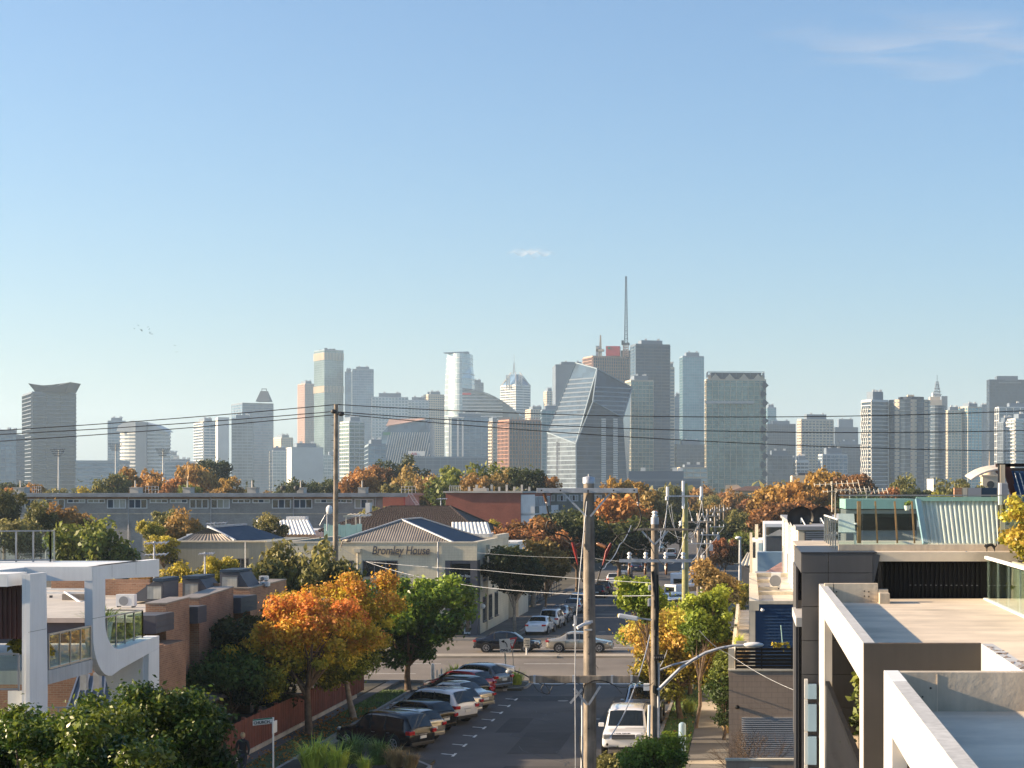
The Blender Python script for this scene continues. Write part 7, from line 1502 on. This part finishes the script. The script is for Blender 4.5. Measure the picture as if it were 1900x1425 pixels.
# slim lamp
D=167;t=thing('street_lamp','slim grey street lamp standing before the white terrace houses','street lamp',(X(1373,D),D,0));x=X(1373,D)
MB().tube([(x,D,0),(x,D,Zp(1000,D))],[.2,.1],8).build('pole','galv',t);m=MB();m.ball((x-.15,D,Zp(998,D)),.25,10,(1.3,1,.6));m.build('lamp_head','white',t);MB().tube([(x,D,0),(x,D,1.2)],.22,8).build('blue_base','blue_pale',t);MB().box(x-.6,x,D-.1,D,Zp(1047,D),Zp(1045,D)).build('bracket','cream_plain',t)

# ================================================================ vehicles
def car_proto(kind,paint,L_=4.5,W_=1.8,Hh=1.5,wheel=.33,label='x',rails=False,black_trim=False,script=None):
 """x forward, y left, z up. body lofted through stations; glazing, lights and wheels are parts"""
 t=thing('parked_car',label,'car');hw=W_/2;h0=L_/2
 if kind=='suv':S=[(-1.0,.45,.80,.82,.80,.7),(-.97,.30,.88,1.0,.93,.80),(-.90,.26,.93,1.30,.97,.80),(-.80,.25,.95,Hh-.06,1,.79),(-.45,.24,.96,Hh,1,.79),(0.05,.24,.96,Hh-.01,1,.79),(.20,.24,.96,Hh-.07,1,.77),(.46,.24,.98,1.02,1,.84),(.55,.24,.96,.99,.99,.84),(.80,.25,.88,.92,.96,.80),(.93,.27,.78,.82,.88,.72),(1.0,.40,.62,.64,.74,.6)]
 elif kind=='hatch':S=[(-1.0,.42,.78,.80,.82,.7),(-.97,.28,.86,.96,.94,.80),(-.88,.24,.90,1.22,.98,.77),(-.76,.22,.92,Hh-.06,1,.75),(-.40,.21,.92,Hh,1,.75),(0.02,.21,.91,Hh-.02,1,.75),(.14,.21,.91,Hh-.09,1,.74),(.46,.21,.92,.95,1,.83),(.56,.21,.88,.92,.99,.82),(.80,.22,.80,.84,.95,.78),(.94,.25,.70,.74,.86,.7),(1.0,.36,.56,.58,.72,.6)]
 else:S=[(-1.0,.40,.80,.82,.80,.68),(-.97,.27,.90,.95,.92,.78),(-.80,.22,.93,.98,.97,.80),(-.64,.21,.93,1.02,1,.80),(-.40,.20,.92,Hh-.07,1,.74),(-.22,.20,.92,Hh,1,.73),(.08,.20,.91,Hh-.02,1,.73),(.18,.20,.91,Hh-.08,1,.73),(.46,.20,.90,.93,1,.82),(.56,.20,.87,.90,.99,.82),(.82,.22,.78,.81,.95,.78),(.95,.25,.68,.71,.85,.7),(1.0,.36,.54,.56,.72,.6)]
 k=2*wheel/.66
 def ring(s):
  x,b,be,ro,ws,rs=s;w1=hw*ws;wr=hw*rs;x*=h0;green=ro-be>.12
  if green:return[(x,w1*.86,b),(x,w1*.98,b+.08),(x,w1,(b+be)/2),(x,w1*.975,be-.04),(x,w1*.94,be),(x,wr*1.0+(w1*.94-wr)*.08,ro-.09),(x,wr*.93,ro-.02),(x,wr*.55,ro+.012),(x,0,ro+.02)]
  m_=be;return[(x,w1*.86,b),(x,w1*.98,b+.08),(x,w1,(b+be)/2),(x,w1*.975,be-.05),(x,w1*.93,be-.01),(x,w1*.88,be+(ro-be)*.3),(x,w1*.8,be+(ro-be)*.6),(x,w1*.5,ro),(x,0,ro+.01)]
 rings=[ring(s)for s in S];n=9;V=[];Fc=[]
 for r in rings:V+=r+[(p[0],-p[1],p[2])for p in r[-2::-1]]
 N=2*n-1
 for i in range(len(rings)-1):
  for j in range(N-1):Fc.append((i*N+j,i*N+j+1,(i+1)*N+j+1,(i+1)*N+j))
  Fc.append((i*N+N-1,i*N,(i+1)*N,(i+1)*N+N-1))
 Fc.append(tuple(range(N))[::-1]);Fc.append(tuple((len(rings)-1)*N+j for j in range(N)))
 m=MB();m.add(V,[f[::-1]for f in Fc],True);body=m.build('body',paint,t);e=body.modifiers.new('u','SUBSURF');e.levels=1;e.render_levels=1
# glazing
 gi=[i for i,s in enumerate(S)if s[3]-s[2]>.25];a,b=gi[0],gi[-1]
 def gp(i,f,side,off=.012):
  p,q=Vector(rings[i][4]),Vector(rings[i][5]);r=p.lerp(q,f);r.y=(r.y+off)*side;return r
 for s in(1,-1):
  seg=list(range(a,b+1));m=MB();fr=Vector((S[b+1][0]*h0*.97,gp(b,.05,s).y,rings[b+1][4][2]+.03))if b+1<len(S)else gp(b,0,s)
  pts_b=[gp(i,.07,s)for i in seg];pts_t=[gp(i,.9,s)for i in seg]
  pts_b[0].x+=.18;pts_t[0].x+=.22 if kind=='suv' else .12
  m.add(pts_b+pts_t,[((i,i+1,len(seg)+i+1,len(seg)+i)if s<0 else(i,len(seg)+i,len(seg)+i+1,i+1))for i in range(len(seg)-1)],False)
  m.add([pts_b[-1],fr,pts_t[-1]],[(0,1,2)if s<0 else(0,2,1)])
  m.build('side_window','glass_car',t)
  for f in(.02,-.36):
   x=h0*f;zz0,zz1=S[4][2]+.02,Hh-.12;y0=hw*.955*s;y1=hw*S[5][5]*1.035*s
   m=MB();m.extr([(x-.04,y0,zz0),(x+.04,y0,zz0),(x+.02,y1,zz1),(x-.04,y1,zz1)],(0,.016*s,0));m.build('pillar','plastic_black',t)
 def quadwin(i0,i1,name,lift):
  A_,B_=rings[i0],rings[i1];pts=[]
  for u in(-.86,-.4,0,.4,.86):
   for v in(.1,.92):
    ya=A_[5][1]if i0 in gi else A_[4][1];yb=B_[5][1]if i1 in gi else B_[4][1]
    za=A_[7][2];zb=B_[7][2];y_=(ya+(yb-ya)*v)*u*.97;x_=(A_[0][0]+(B_[0][0]-A_[0][0])*v);z_=za+(zb-za)*v-.05*abs(u)**3*1.2
    d=Vector((-(zb-za),0,B_[0][0]-A_[0][0])).normalized();d=d if d.z>0 else-d;pts.append(Vector((x_,y_,z_))+d*lift)
  m=MB();m.add(pts,[(2*i,2*i+1,2*i+3,2*i+2)for i in range(4)],True);o=m.build(name,'glass_car',t);return o
 quadwin(b+1,b,'windscreen',.035);quadwin(a-(1 if kind!='sedan' else 1),a+1 if kind!='sedan' else a+0,'rear_window',.045)
# wheels
 wm=MB();wm.tube([(0,-.1,0),(0,.1,0)],wheel,20);tyre=wm.mesh('tyre','rubber')
 rm=MB();rm.tube([(0,.085,0),(0,.115,0)],wheel*.22,10)
 for q_ in range(7):an=q_*2*math.pi/7;rm.bar((0,.1,0),(wheel*.62*math.cos(an),.1,wheel*.62*math.sin(an)),.03,.05,(0,1,0))
 for q_ in range(20):
  an,a2=q_*math.pi/10,(q_+1)*math.pi/10;rm.bar((wheel*.64*math.cos(an),.1,wheel*.64*math.sin(an)),(wheel*.64*math.cos(a2),.1,wheel*.64*math.sin(a2)),.03,.03,(0,1,0))
 rim=rm.mesh('rim','rim');ar=MB();ar.tube([(0,-.05,0),(0,.05,0)],wheel*1.17,20);arm=ar.mesh('wheel_arch','plastic_black' if black_trim else 'interior')
 for fx_ in(.60,-.60):
  for s in(1,-1):
   o=ob('wheel_arch',arm,t);o.location=(h0*fx_,s*(hw-.035),wheel+.02)
   w_=ob('wheel',tyre,t);w_.location=(h0*fx_,s*(hw-.08),wheel);w_.rotation_euler[2]=0 if s>0 else math.pi
   r_=ob('rim',rim,w_)
 zb=S[1][2]
 for s in(1,-1):
  m=MB();x=-h0*.985
  if kind=='suv':m.obox((x+.06,s*hw*.79,.88),(.13,0,0),(-.03*s*-1,hw*.16,0),(0,0,.085))
  else:m.obox((x+.05,s*hw*.76,.80),(.11,0,0),(.03*s,hw*.17,0),(0,0,.075))
  m.build('tail_light','lens_red',t,bevel=.02)
  m=MB();m.obox((h0*.90,s*hw*.74,S[-3][2]-.10),(.14,-.05*s,0),(-.05,hw*.13,0),(0,0,.065));m.build('headlight','lens_clear',t,bevel=.03)
  m=MB();m.obox((h0*.32,s*(hw+.07),S[5][2]+.05),(.06,0,0),(0,.09,0),(0,0,.06));m.build('mirror',paint,t,bevel=.03)
  m=MB()
  for fx_ in(.34,-.02,-.40):m.box(h0*fx_-.008,h0*fx_+.008,s*hw*.985-.012,s*hw*.985+.012,.34,S[5][2]-.05)
  m.build('door_seam','plastic_black',t,kind='stuff')
  for fx_ in(-.08,-.46):m=MB();m.obox((h0*fx_,s*(hw*1.0),S[5][2]-.12),(.09,0,0),(0,.012,0),(0,0,.014));m.build('door_handle','grey_metal' if paint=='car_black' else paint,t)
  if rails:m=MB();m.tube([(-h0*.62,s*hw*.7,Hh+.0),(-h0*.5,s*hw*.7,Hh+.06),(0,s*hw*.7,Hh+.06),(h0*.12,s*hw*.7,Hh-.02)],.018,6);m.build('roof_rail','grey_metal',t)
 m=MB();m.box(-h0*1.0-.012,-h0*.93,-hw*.8,hw*.8,.28,.46);m.build('rear_bumper','plastic_black' if black_trim or kind=='suv' else paint,t,bevel=.04)
 m=MB();m.box(h0*.93,h0*1.0+.01,-hw*.72,hw*.72,.25,.42);m.build('front_bumper',paint if kind!='suv' else 'plastic_black',t,bevel=.04)
 m=MB();m.box(-h0-.03,-h0+.06,-.19,.19,.60 if kind!='sedan' else .56,.72 if kind!='sedan' else .67);m.build('number_plate','plate',t)
 m=MB();m.box(h0-.02,h0+.03,-.19,.19,.36,.46);m.build('number_plate','plate',t);m=MB();m.box(h0*.95,h0+.012,-hw*.42,hw*.42,.5,.58);m.build('grille','plastic_black',t)
 m=MB();m.box(-h0-.01,-h0+.05,-.25,.25,.76,.785);m.build('boot_trim','grey_metal',t)
 return t
def place(pr,x,y,heading,label,group=None,first=False,paint=None,s=1.0):
 c=pr if first else copy_tree(pr);c.location=(x,y,0);c.rotation_euler=(0,0,heading);c['label']=label;c.scale=(s,s,s)
 if group:c['group']=group
 if paint:
  for o in c.children:
   if o.type=='MESH' and o.data.materials and o.data.materials[0].name.startswith('car_'):
    if o.data.users>0 and o.data.materials[0].name!=paint:o.data=o.data.copy();o.data.materials[0]=M[paint]
 return c
suv_b=car_proto('suv','car_black',4.65,1.84,1.70,.36,rails=True);suv_w=car_proto('suv','car_white',4.65,1.84,1.70,.36,rails=True)
hat=car_proto('hatch','car_silver',4.2,1.78,1.47,.32);sed=car_proto('sedan','car_white',4.65,1.8,1.45,.33)
G1='cars angle parked along the left kerb of the near street';hd=math.pi/2+R(58)
def nose(k,X_r=-14.3,D0=77.4):return X_r,D0+2.9*k
def pl(pr,k,lab,paint=None,L_=4.6,xr=-14.4,first=False,s=1,dy=0):
 x,y_=xr,77.3+2.9*k+dy;a=hd;c=Vector((x+math.cos(a)*L_/2,y_+math.sin(a)*L_/2,0));return place(pr,c.x,c.y,a,lab,G1,first,paint,s)
pl(suv_b,0,'black off roader with roof rails nearest the camera in the left parking row',first=True)
pl(hat,1,'champagne hatchback mostly hidden behind the nearest black off roader','car_champ',4.2,first=False)
pl(hat,2,'dark hatchback with red lamps between the black and the white off roaders','car_black',4.2,s=1.03)
pl(suv_w,3,'white off roader with black lower bumper in the left parking row',first=True,xr=-13.9,dy=.4)
pl(hat,4,'silver hatchback tucked behind the white off roader','car_silver',4.2,xr=-14.0)
pl(sed,5,'pearl white sedan behind the white off roader in the left parking row','car_champ',4.6,xr=-13.8)
pl(hat,6,'black hatchback just before the red one','car_black',4.2,xr=-14.4)
pl(hat,7,'red hatchback in the left parking row','car_red',4.2,xr=-14.6)
pl(hat,8,'dark grey hatchback at the far end of the left parking row','car_grey',4.3,xr=-14.1,first=True,s=1.06)
# far street, left side
G2='cars parked along the left side of the far street';h=R(90)
def fl(pr,px,D,lab,paint=None,yaw=6,s=1):return place(pr,X(px,D),D+2.2,h+R(yaw),lab,G2,False,paint,s)
fl(sed,997,139.5,'white sedan parked first beyond the junction','car_white',-4);fl(suv_w,1020,146,'white wagon parked second beyond the junction','car_white',-4,.95);fl(sed,1036,152.5,'silver blue sedan parked third beyond the junction','car_silver',-4)
fl(hat,1062,163,'silver hatchback with red lamps parked alone beyond the first three cars','car_silver',-2);fl(suv_w,1070,170,'white car in front of the lone silver hatchback','car_white',0,.93)
fl(hat,1107,187,'dark car half hidden right of the big pole','car_black',0);fl(hat,1117,194,'black car ahead of the half hidden dark one','car_navy',0)
fl(hat,1138,212,'bright white hatchback driving up the far street','car_white',0,1.05);fl(suv_w,1157,231,'silver grey wagon further up the far street','car_silver',0);fl(sed,1180,249,'dark blue car beyond the silver grey wagon','car_blue',0);fl(sed,1196,268,'farthest dark blue car on the left of the far street','car_blue',0)
place(suv_w,X(1246,300),300,R(90),'tiny white wagon at the far end of the street under the trees',G2,False,'car_white');place(sed,X(1222,330),330,R(80),'tiny silver sedan crossing at the far end of the street',G2,False,'car_silver')
# far street, right side, angled
G3='vehicles angle parked on the right side of the far street'
for i,(px,D,pr,pt,lab,s)in enumerate([(1255,150,sed,'car_blue','dark blue sedan nearest in the right row of the far street',1),(1258,156,sed,'car_silver','silver sedan behind the dark blue one in the right row',1),(1262,162,suv_w,'car_white','white wagon third in the right row of the far street',1),(1264,168.5,suv_w,'car_white','white off roader with black rear glass in the right row',1.04),(1268,175,hat,'car_silver','silver hatchback under the camper in the right row',1),(1292,143,suv_w,'car_silver','silver wagon showing its side behind the lime tree',.98)]):
 place(pr,X(px,D),D,R(90-52),lab,G3,False,pt,s)
# camper van
t=thing('camper_van','tall white camper van at the back of the right row of the far street','van',(0,0,0));m=MB();m.box(-2.8,1.4,-1.05,1.05,.5,2.9);m.build('body','car_white',t,bevel=.12)
m=MB();m.add([(1.4,-1,.5),(2.8,-.95,.5),(2.8,-.95,1.1),(2.2,-.95,1.25),(1.6,-.9,2.2),(1.4,-.95,2.3),(1.4,1,.5),(2.8,.95,.5),(2.8,.95,1.1),(2.2,.95,1.25),(1.6,.9,2.2),(1.4,.95,2.3)],[(0,1,2,3,4,5),(11,10,9,8,7,6),(1,7,8,2),(2,8,9,3),(3,9,10,4),(4,10,11,5)]);m.build('cab','car_white',t)
m=MB();m.box(-2.83,-2.79,-.6,.6,1.6,2.3);m.build('rear_window','glass_car',t);m=MB();m.box(-1.8,-.8,-1.07,1.07,1.6,2.2);m.build('side_window','glass_car',t);m=MB();m.box(-1.0,.6,-1.0,1.0,2.9,3.1);m.build('luton_pod','white',t,bevel=.08)
for a in(-1.8,1.9):
 for s in(1,-1):m=MB();m.tube([(a,s*.85,.36),(a,s*1.07,.36)],.36,16);m.build('wheel','rubber',t)
t.location=(X(1285,186),186,0);t.rotation_euler[2]=R(60);t['group']=G3
t=thing('utility_van','white delivery van with square rear between the camper and the wagons','van',(0,0,0));m=MB();m.box(-2.4,1.4,-.9,.9,.35,1.95);m.build('body','car_white',t,bevel=.1);m=MB();m.box(1.35,2.2,-.85,.85,.35,1.1);m.build('bonnet','car_white',t,bevel=.08);m=MB();m.box(-2.42,-2.38,-.65,.65,1.15,1.7);m.build('rear_window','glass_car',t);m=MB();m.box(-1.6,1.2,-.91,.91,1.2,1.7);m.build('side_window','glass_car',t)
for a in(-1.5,1.5):
 for s in(1,-1):m=MB();m.tube([(a,s*.7,.33),(a,s*.92,.33)],.33,16);m.build('wheel','rubber',t)
t.location=(X(1275,180.5),180.5,0);t.rotation_euler[2]=R(45);t['group']=G3
# cross street cars
place(sed,X(943,125.8),125.6,0,'dark sedan driving right along the cross street behind the road signs',None,False,'car_navy',1.02)
place(sed,X(1077,125.6),125.4,0,'brownish grey sedan driving right behind the big pole',None,False,'car_champ',1.02)
# right side, facing the camera
def boxy_suv():
 t=thing('parked_car','white boxy off roader facing the camera at the right kerb','car');hw=.98;p='car_white'
 S=[(-2.4,.5,1.0,1.75,.94,.84),(-2.32,.35,1.05,1.84,.98,.86),(-1.0,.33,1.05,1.88,1,.86),(.15,.33,1.04,1.84,1,.85),(.42,.33,1.04,1.76,1,.84),(.98,.33,1.05,1.10,1,.88),(1.3,.33,1.04,1.09,1,.88),(2.15,.35,1.0,1.05,.97,.86),(2.38,.40,.88,.95,.93,.8),(2.42,.5,.7,.74,.88,.76)]
 V=[];Fc=[]
 for x,b,be,ro,ws,rs in S:
  w1=hw*ws;wr=hw*rs;g_=ro-be>.12
  r=[(x,w1*.9,b),(x,w1,b+.1),(x,w1,(b+be)/2),(x,w1*.98,be-.03),(x,w1*.95,be),(x,wr,ro-.07)if g_ else(x,w1*.9,be+.01),(x,wr*.94,ro-.01)if g_ else(x,w1*.8,ro-.01),(x,wr*.5,ro+.01),(x,0,ro+.015)]
  V+=r+[(q_[0],-q_[1],q_[2])for q_ in r[-2::-1]]
 N=17
 for i in range(len(S)-1):
  for j in range(N-1):Fc.append((i*N+j,(i+1)*N+j,(i+1)*N+j+1,i*N+j+1))
  Fc.append((i*N+N-1,(i+1)*N+N-1,(i+1)*N,i*N))
 Fc.append(tuple(range(N)));Fc.append(tuple((len(S)-1)*N+j for j in range(N))[::-1]);m=MB();m.add(V,Fc,True);o=m.build('body',p,t);e=o.modifiers.new('u','SUBSURF');e.levels=1;e.render_levels=1
 m=MB();m.add([(.94,-.78,1.16),(.94,.78,1.16),(.47,.72,1.76),(.47,-.72,1.76),(.98,-.4,1.17),(.98,.4,1.17),(.5,.38,1.79),(.5,-.38,1.79)],[(0,4,7,3),(4,5,6,7),(5,1,2,6)],True);m.v=[(a+.035,b,c+.03)for a,b,c in m.v];m.build('windscreen','glass_car',t)
 m=MB();m.add([(.78,-.7,1.88),(.0,-.7,1.9),(.0,.7,1.9),(.78,.7,1.88)],[(0,1,2,3)])if 0 else None
 for s in(1,-1):
  m=MB();
  for a,b in((-2.15,-1.1),(-1.02,-.2),(-.12,.72)):
   xt=b if b<.5 else .40;m.extr([(a,s*.955,1.08),(b,s*.955,1.08),(xt,s*.855,1.72),(a,s*.855,1.72)],(0,s*.012,0))
  m.build('side_window','glass_car',t)
  m=MB();m.tube([(-1.9,s*.74,1.90),(-1.6,s*.74,1.96),(.1,s*.74,1.94),(.3,s*.74,1.86)],.022,6);m.build('roof_rail','plastic_black',t)
  m=MB();m.obox((2.33,s*.72,.90),(.07,-.02*s,0),(-.02,.17,0),(0,0,.10));m.build('headlight','lens_clear',t,bevel=.04)
  m=MB();m.ball((2.44,s*.70,.58),.06,10,(.4,1,1));m.build('fog_lamp','plastic_black',t)
  m=MB();m.obox((.62,s*1.1,1.2),(.05,0,0),(0,.12,0),(0,0,.09));m.build('mirror',p,t,bevel=.03);m=MB();m.bar((.62,s*.95,1.14),(.62,s*1.08,1.14),.04);m.build('mirror_arm','plastic_black',t)
  for a in(1.5,-1.5):
   m=MB();m.tube([(a,s*.88,.39),(a,s*.99,.39)],.46,20);m.build('wheel_arch','interior',t);m=MB();m.tube([(a,s*.76,.38),(a,s*1.0,.38)],.38,20);w_=m.build('wheel','rubber',t);m=MB();m.tube([(a,s*.99,.38),(a,s*1.01,.38)],.24,14);m.build('rim','rim',w_)
 m=MB();m.box(2.40,2.45,-.5,.5,.80,1.0);m.build('grille','plastic_black',t)
 for k in range(3):MB().box(2.44,2.465,-.48,.48,.815+.06*k,.84+.06*k).build('grille_bar','grey_metal',t)
 m=MB();m.box(2.36,2.46,-.62,.62,.36,.48);m.build('lower_intake','plastic_black',t);m=MB();m.box(2.455,2.475,-.19,.19,.47,.57);m.build('number_plate','plate',t)
 text('LAND ROVER','letters',.085,.006,'sign_black',t,(2.35,-.40,1.025),(R(20),0,R(90)),bold=.004,sx=1.35)
 m=MB();m.tube([(1.2,0,1.12),(1.21,.9,1.12)],.01,4);m.build('wiper','plastic_black',t);return t
lr=boxy_suv();lr.location=(-5.42,77.9,0);lr.rotation_euler[2]=R(-90)
place(suv_w,-5.3,88.2,R(-90),'silver grey pickup like wagon facing the camera behind the boxy off roader',None,False,'car_silver',1.04)
place(suv_w,-5.2,96.5,R(-90),'white wagon half hidden under the golden tree',None,False,'car_white',1)
# ================================================================ signs, bollards, person
def post(parent,a,b,r,m='galv'):return MB().tube([a,b],r,8).build('post',m,parent)
# street name blade
D=68;x=X(507,D);t=thing('street_sign','white street name sign on a pale post at the lower left','street sign',(x,D,0));zt=Zp(1331,D);post(t,(x,D,0),(x,D,zt),.035,'sign_white')
a,b=P(469,1335,D-.1),P(506,1331,D);m=MB();up=Vector((0,0,-.24));m.extr([a+up,b+up,b,a],(0,.03,0));bl=m.build('blade','sign_white',t);m=MB();m.extr([a+Vector((0,-.004,-.05)),b+Vector((0,-.004,-.05)),b+Vector((0,-.004,0)),a+Vector((0,-.004,0))],(0,-.004,0));m.build('green_band','sign_green',bl)
ang=math.atan2(b.z-a.z,b.x-a.x);o=text('CHURCH','letters',.15,.004,'sign_black',t,a+Vector((.04,-.012,-.19)),(R(90),-ang,0),bold=.004,sx=1.0)
o=text('ST','letters',.08,.004,'sign_black',t,a+Vector((.67,-.012,-.17)),(R(90),-ang,0),bold=.002)
MB().box(x+.02,x+.07,D-.25,D+.3,zt-.6,zt-.15).build('parking_plate','sign_white',t)
# turn sign and give way sign
D=104;c=P(935,1212,D);t=thing('traffic_sign','tilted white left turn only sign behind the silver hatchback','traffic sign',(c.x+.15,D,0));post(t,P(941,1270,D),P(937,1212,D),.045,'cream_plain')
p4=[P(928,1211,D-.05),P(948,1210,D-.05),P(946,1185,D-.05),P(926,1186,D-.05)];MB().extr(p4,(0,.03,0)).build('plate','sign_white',t)
m=MB();pts=[P(941.0,1201,D-.08),P(940.5,1196,D-.08),P(938,1192,D-.08),P(934,1190,D-.08)]
for u,v in zip(pts,pts[1:]):m.bar(u,v+(v-u)*.12,.045,.01,(0,1,0))
m.extr([P(929.5,1190,D-.08),P(936,1187,D-.08),P(934.5,1193,D-.08)],(0,.01,0));m.build('arrow','sign_black',t)
text('ONLY','letters',.2,.004,'sign_black',t,P(928.8,1209,D-.08),(R(90),R(-3),0),bold=.004,sx=1.15)
D=105;c=P(951,1195,D);t=thing('traffic_sign','red and white give way triangle leaning behind the left turn sign','traffic sign',(c.x,D,0));post(t,P(954,1268,D),P(951,1205,D),.03,'grey_metal')
tr=[P(941,1185.5,D-.05),P(959.5,1182,D-.05),P(950.5,1206,D-.05)];MB().extr(tr,(0,.02,0)).build('plate','sign_red',t);cc=sum(tr,Vector())/3;MB().extr([cc+(p-cc)*.62+Vector((0,-.012,0))for p in tr],(0,.008,0)).build('white_centre','sign_white',t)
text('GIVE','letters',.12,.003,'sign_black',t,P(946.3,1191,D-.075),(R(90),R(-10),0));text('WAY','letters',.11,.003,'sign_black',t,P(947.3,1195,D-.075),(R(90),R(-10),0))
D=121.3;c=P(977,1190,D);t=thing('traffic_sign','small cream one way sign standing on the median','traffic sign',(c.x,D,.15));post(t,(c.x,D,.14),(c.x,D,Zp(1200,D)),.05,'sign_white');MB().box(X(971.8,D),X(983.5,D),D-.06,D-.03,Zp(1201,D),Zp(1184.5,D)).build('plate','cream_plain',t)
text('ONE','letters',.17,.004,'sign_black',t,P(977.5,1190.2,D-.07),(R(90),0,0),'CENTER');text('WAY','letters',.17,.004,'sign_black',t,P(977.5,1195,D-.07),(R(90),0,0),'CENTER');m=MB();m.bar(P(974,1198,D-.07),P(981,1198,D-.07),.05,.008,(0,1,0));m.extr([P(981,1196.5,D-.07),P(982.6,1198,D-.07),P(981,1199.5,D-.07)],(0,.008,0));m.build('arrow','sign_black',t)
# bollards
for i,(px,D,h,w_,lab)in enumerate([(803,104.6,1.15,.1,'thick white bollard at the kerb island corner'),(811,104.4,.8,.04,'thin white bollard right of the thick one'),(819,104.2,.9,.05,'third white bollard near the strappy plants'),(1266,76.0,1.42,.16,'pale round topped bollard on the right verge'),(1282,100,1.9,.14,'white rubbish post on the far right verge')]):
 t=thing('bollard',lab,'bollard',(X(px,D),D,.1));x=X(px,D);m=MB();m.tube([(x,D,.1),(x,D,h-.06),(x,D,h),(x,D,h+.05)],[w_,w_,w_*.8,w_*.2],14);m.build('post','white' if i!=3 else 'blue_pale',t);MB().tube([(x,D,.1),(x,D,.22)],w_*1.06,14).build('base','plastic_black',t)
m=thing('delineator','pink tipped pole leaning behind the lamp pole trees','pole',(X(1258,100),100,0));MB().tube([P(1254,1175,100),P(1258,1124,100)],.05,6).build('post','corr_white',m);MB().tube([P(1257.5,1130,100),P(1258,1123,100)],.06,6).build('tip','red_cable',m)
# person walking away
D=69.5;x=X(450,D);t=thing('person','person with short fair hair and black jacket walking away along the left footpath','person',(x,D,.115),None,R(-8))
V=[(0,0,.95),(0,.01,1.12),(0,.02,1.32),(0,.02,1.47),(0,.03,1.55),(-.2,.02,1.42),(-.27,.0,1.16),(-.25,.1,.92),(.2,.02,1.42),(.28,-.02,1.16),(.27,-.10,.93),(-.1,0,.9),(-.11,.12,.5),(-.11,.02,.08),(-.11,.14,.04),(.1,0,.9),(.11,-.05,.5),(.11,-.25,.14),(.11,-.16,.05)]
# leg offsets: left leg forward, right leg behind (walks towards +Y)
E=[(0,1),(1,2),(2,3),(3,4),(3,5),(5,6),(6,7),(3,8),(8,9),(9,10),(0,11),(11,12),(12,13),(13,14),(0,15),(15,16),(16,17),(17,18)]
rs=[(.15,.11),(.145,.105),(.17,.12),(.10,.09),(.06,.06),(.075,.075),(.052,.052),(.04,.04),(.075,.075),(.052,.052),(.04,.04),(.10,.10),(.07,.07),(.045,.045),(.04,.04),(.10,.10),(.07,.07),(.045,.045),(.04,.04)]
def sub(idx):return{v:i for i,v in enumerate(idx)}
body=skin('body',V,E,rs,'jacket',t);body.data.materials.append(M['denim'])
up_i=[1,2,3,5,6,7,8,9,10]
# trousers over the legs
lg=[0,11,12,13,15,16,17];mp=sub(lg);skin('trousers',[V[i]for i in lg],[(mp[a],mp[b])for a,b in E if a in mp and b in mp],[tuple(r*1.07 for r in rs[i])for i in lg],'denim',t)
for s,w_ in((-1,V[7]),(1,V[10])):
 Vh=[w_,(w_[0]-.0,w_[1]+.0,w_[2]-.09)];Eh=[(0,1)];Rh=[.028,.03]
 for f_ in range(4):Vh+=[(w_[0]+.0,w_[1]-.03+.02*f_,w_[2]-.13),(w_[0]-s*.015,w_[1]-.028+.02*f_,w_[2]-.17+.006*abs(f_-1))];k=len(Vh);Eh+=[(1,k-2),(k-2,k-1)];Rh+=[.011,.008]
 Vh+=[(w_[0]-s*.02,w_[1]+.04,w_[2]-.07),(w_[0]-s*.03,w_[1]+.055,w_[2]-.11)];k=len(Vh);Eh+=[(0,k-2),(k-2,k-1)];Rh+=[.012,.009]
 skin('hand',Vh,Eh,Rh,'skin',t,sub=1)
skin('neck',[(0,.03,1.48),(0,.035,1.58)],[(0,1)],[.055,.055],'skin',t,sub=1)
m=MB();m.ball((0,.045,1.665),.098,14,(.84,1,1.2));m.ball((-.083,.04,1.65),.022,6,(.5,1,1.4));m.ball((.083,.04,1.65),.022,6,(.5,1,1.4));m.tube([(0,.14,1.66),(0,.165,1.64)],[.012,.014],6);m.ball((-.032,.132,1.675),.011,6);m.ball((.032,.132,1.675),.011,6);m.tube([(-.022,.136,1.61),(.022,.136,1.61)],.006,5);h_=m.mesh('head','skin');o=ob('head',h_,t)
m=MB();m.ball((0,.03,1.70),.106,14,(.86,1,1.0));g=random.Random(2)
for _ in range(160):
 a=g.uniform(0,6.28);b=g.uniform(.0,1.3);d=Vector((math.cos(a)*math.sin(b),math.sin(a)*math.sin(b)-.2,math.cos(b))).normalized();p=Vector((0,.03,1.70))+Vector((d.x*.088,d.y*.1,d.z*.1));s_=Vector((-d.y,d.x,0)).normalized()*.012;m.add([p-s_,p+s_,p+d*.03+Vector((g.gauss(0,.01),g.gauss(0,.01),-.01))],[(0,1,2)])
o=ob('hair',m.mesh('hair','hair_blond'),t)
m=MB();
for sx,y0 in((-.11,.02),(.11,-.22)):m.box(sx-.045,sx+.045,y0-.05,y0+.2,.0 if sx<0 else .03,.08 if sx<0 else .11)
o=ob('shoes',m.mesh('shoes','sign_black'),t);b=o.modifiers.new('b','BEVEL');b.width=.02
# remove the unused template
hidden=[o for o in bpy.data.objects if o.get('label')=='x']
for o in hidden:
 for c in list(o.children):
  for g_c in list(c.children):bpy.data.objects.remove(g_c)
  bpy.data.objects.remove(c)
 bpy.data.objects.remove(o)
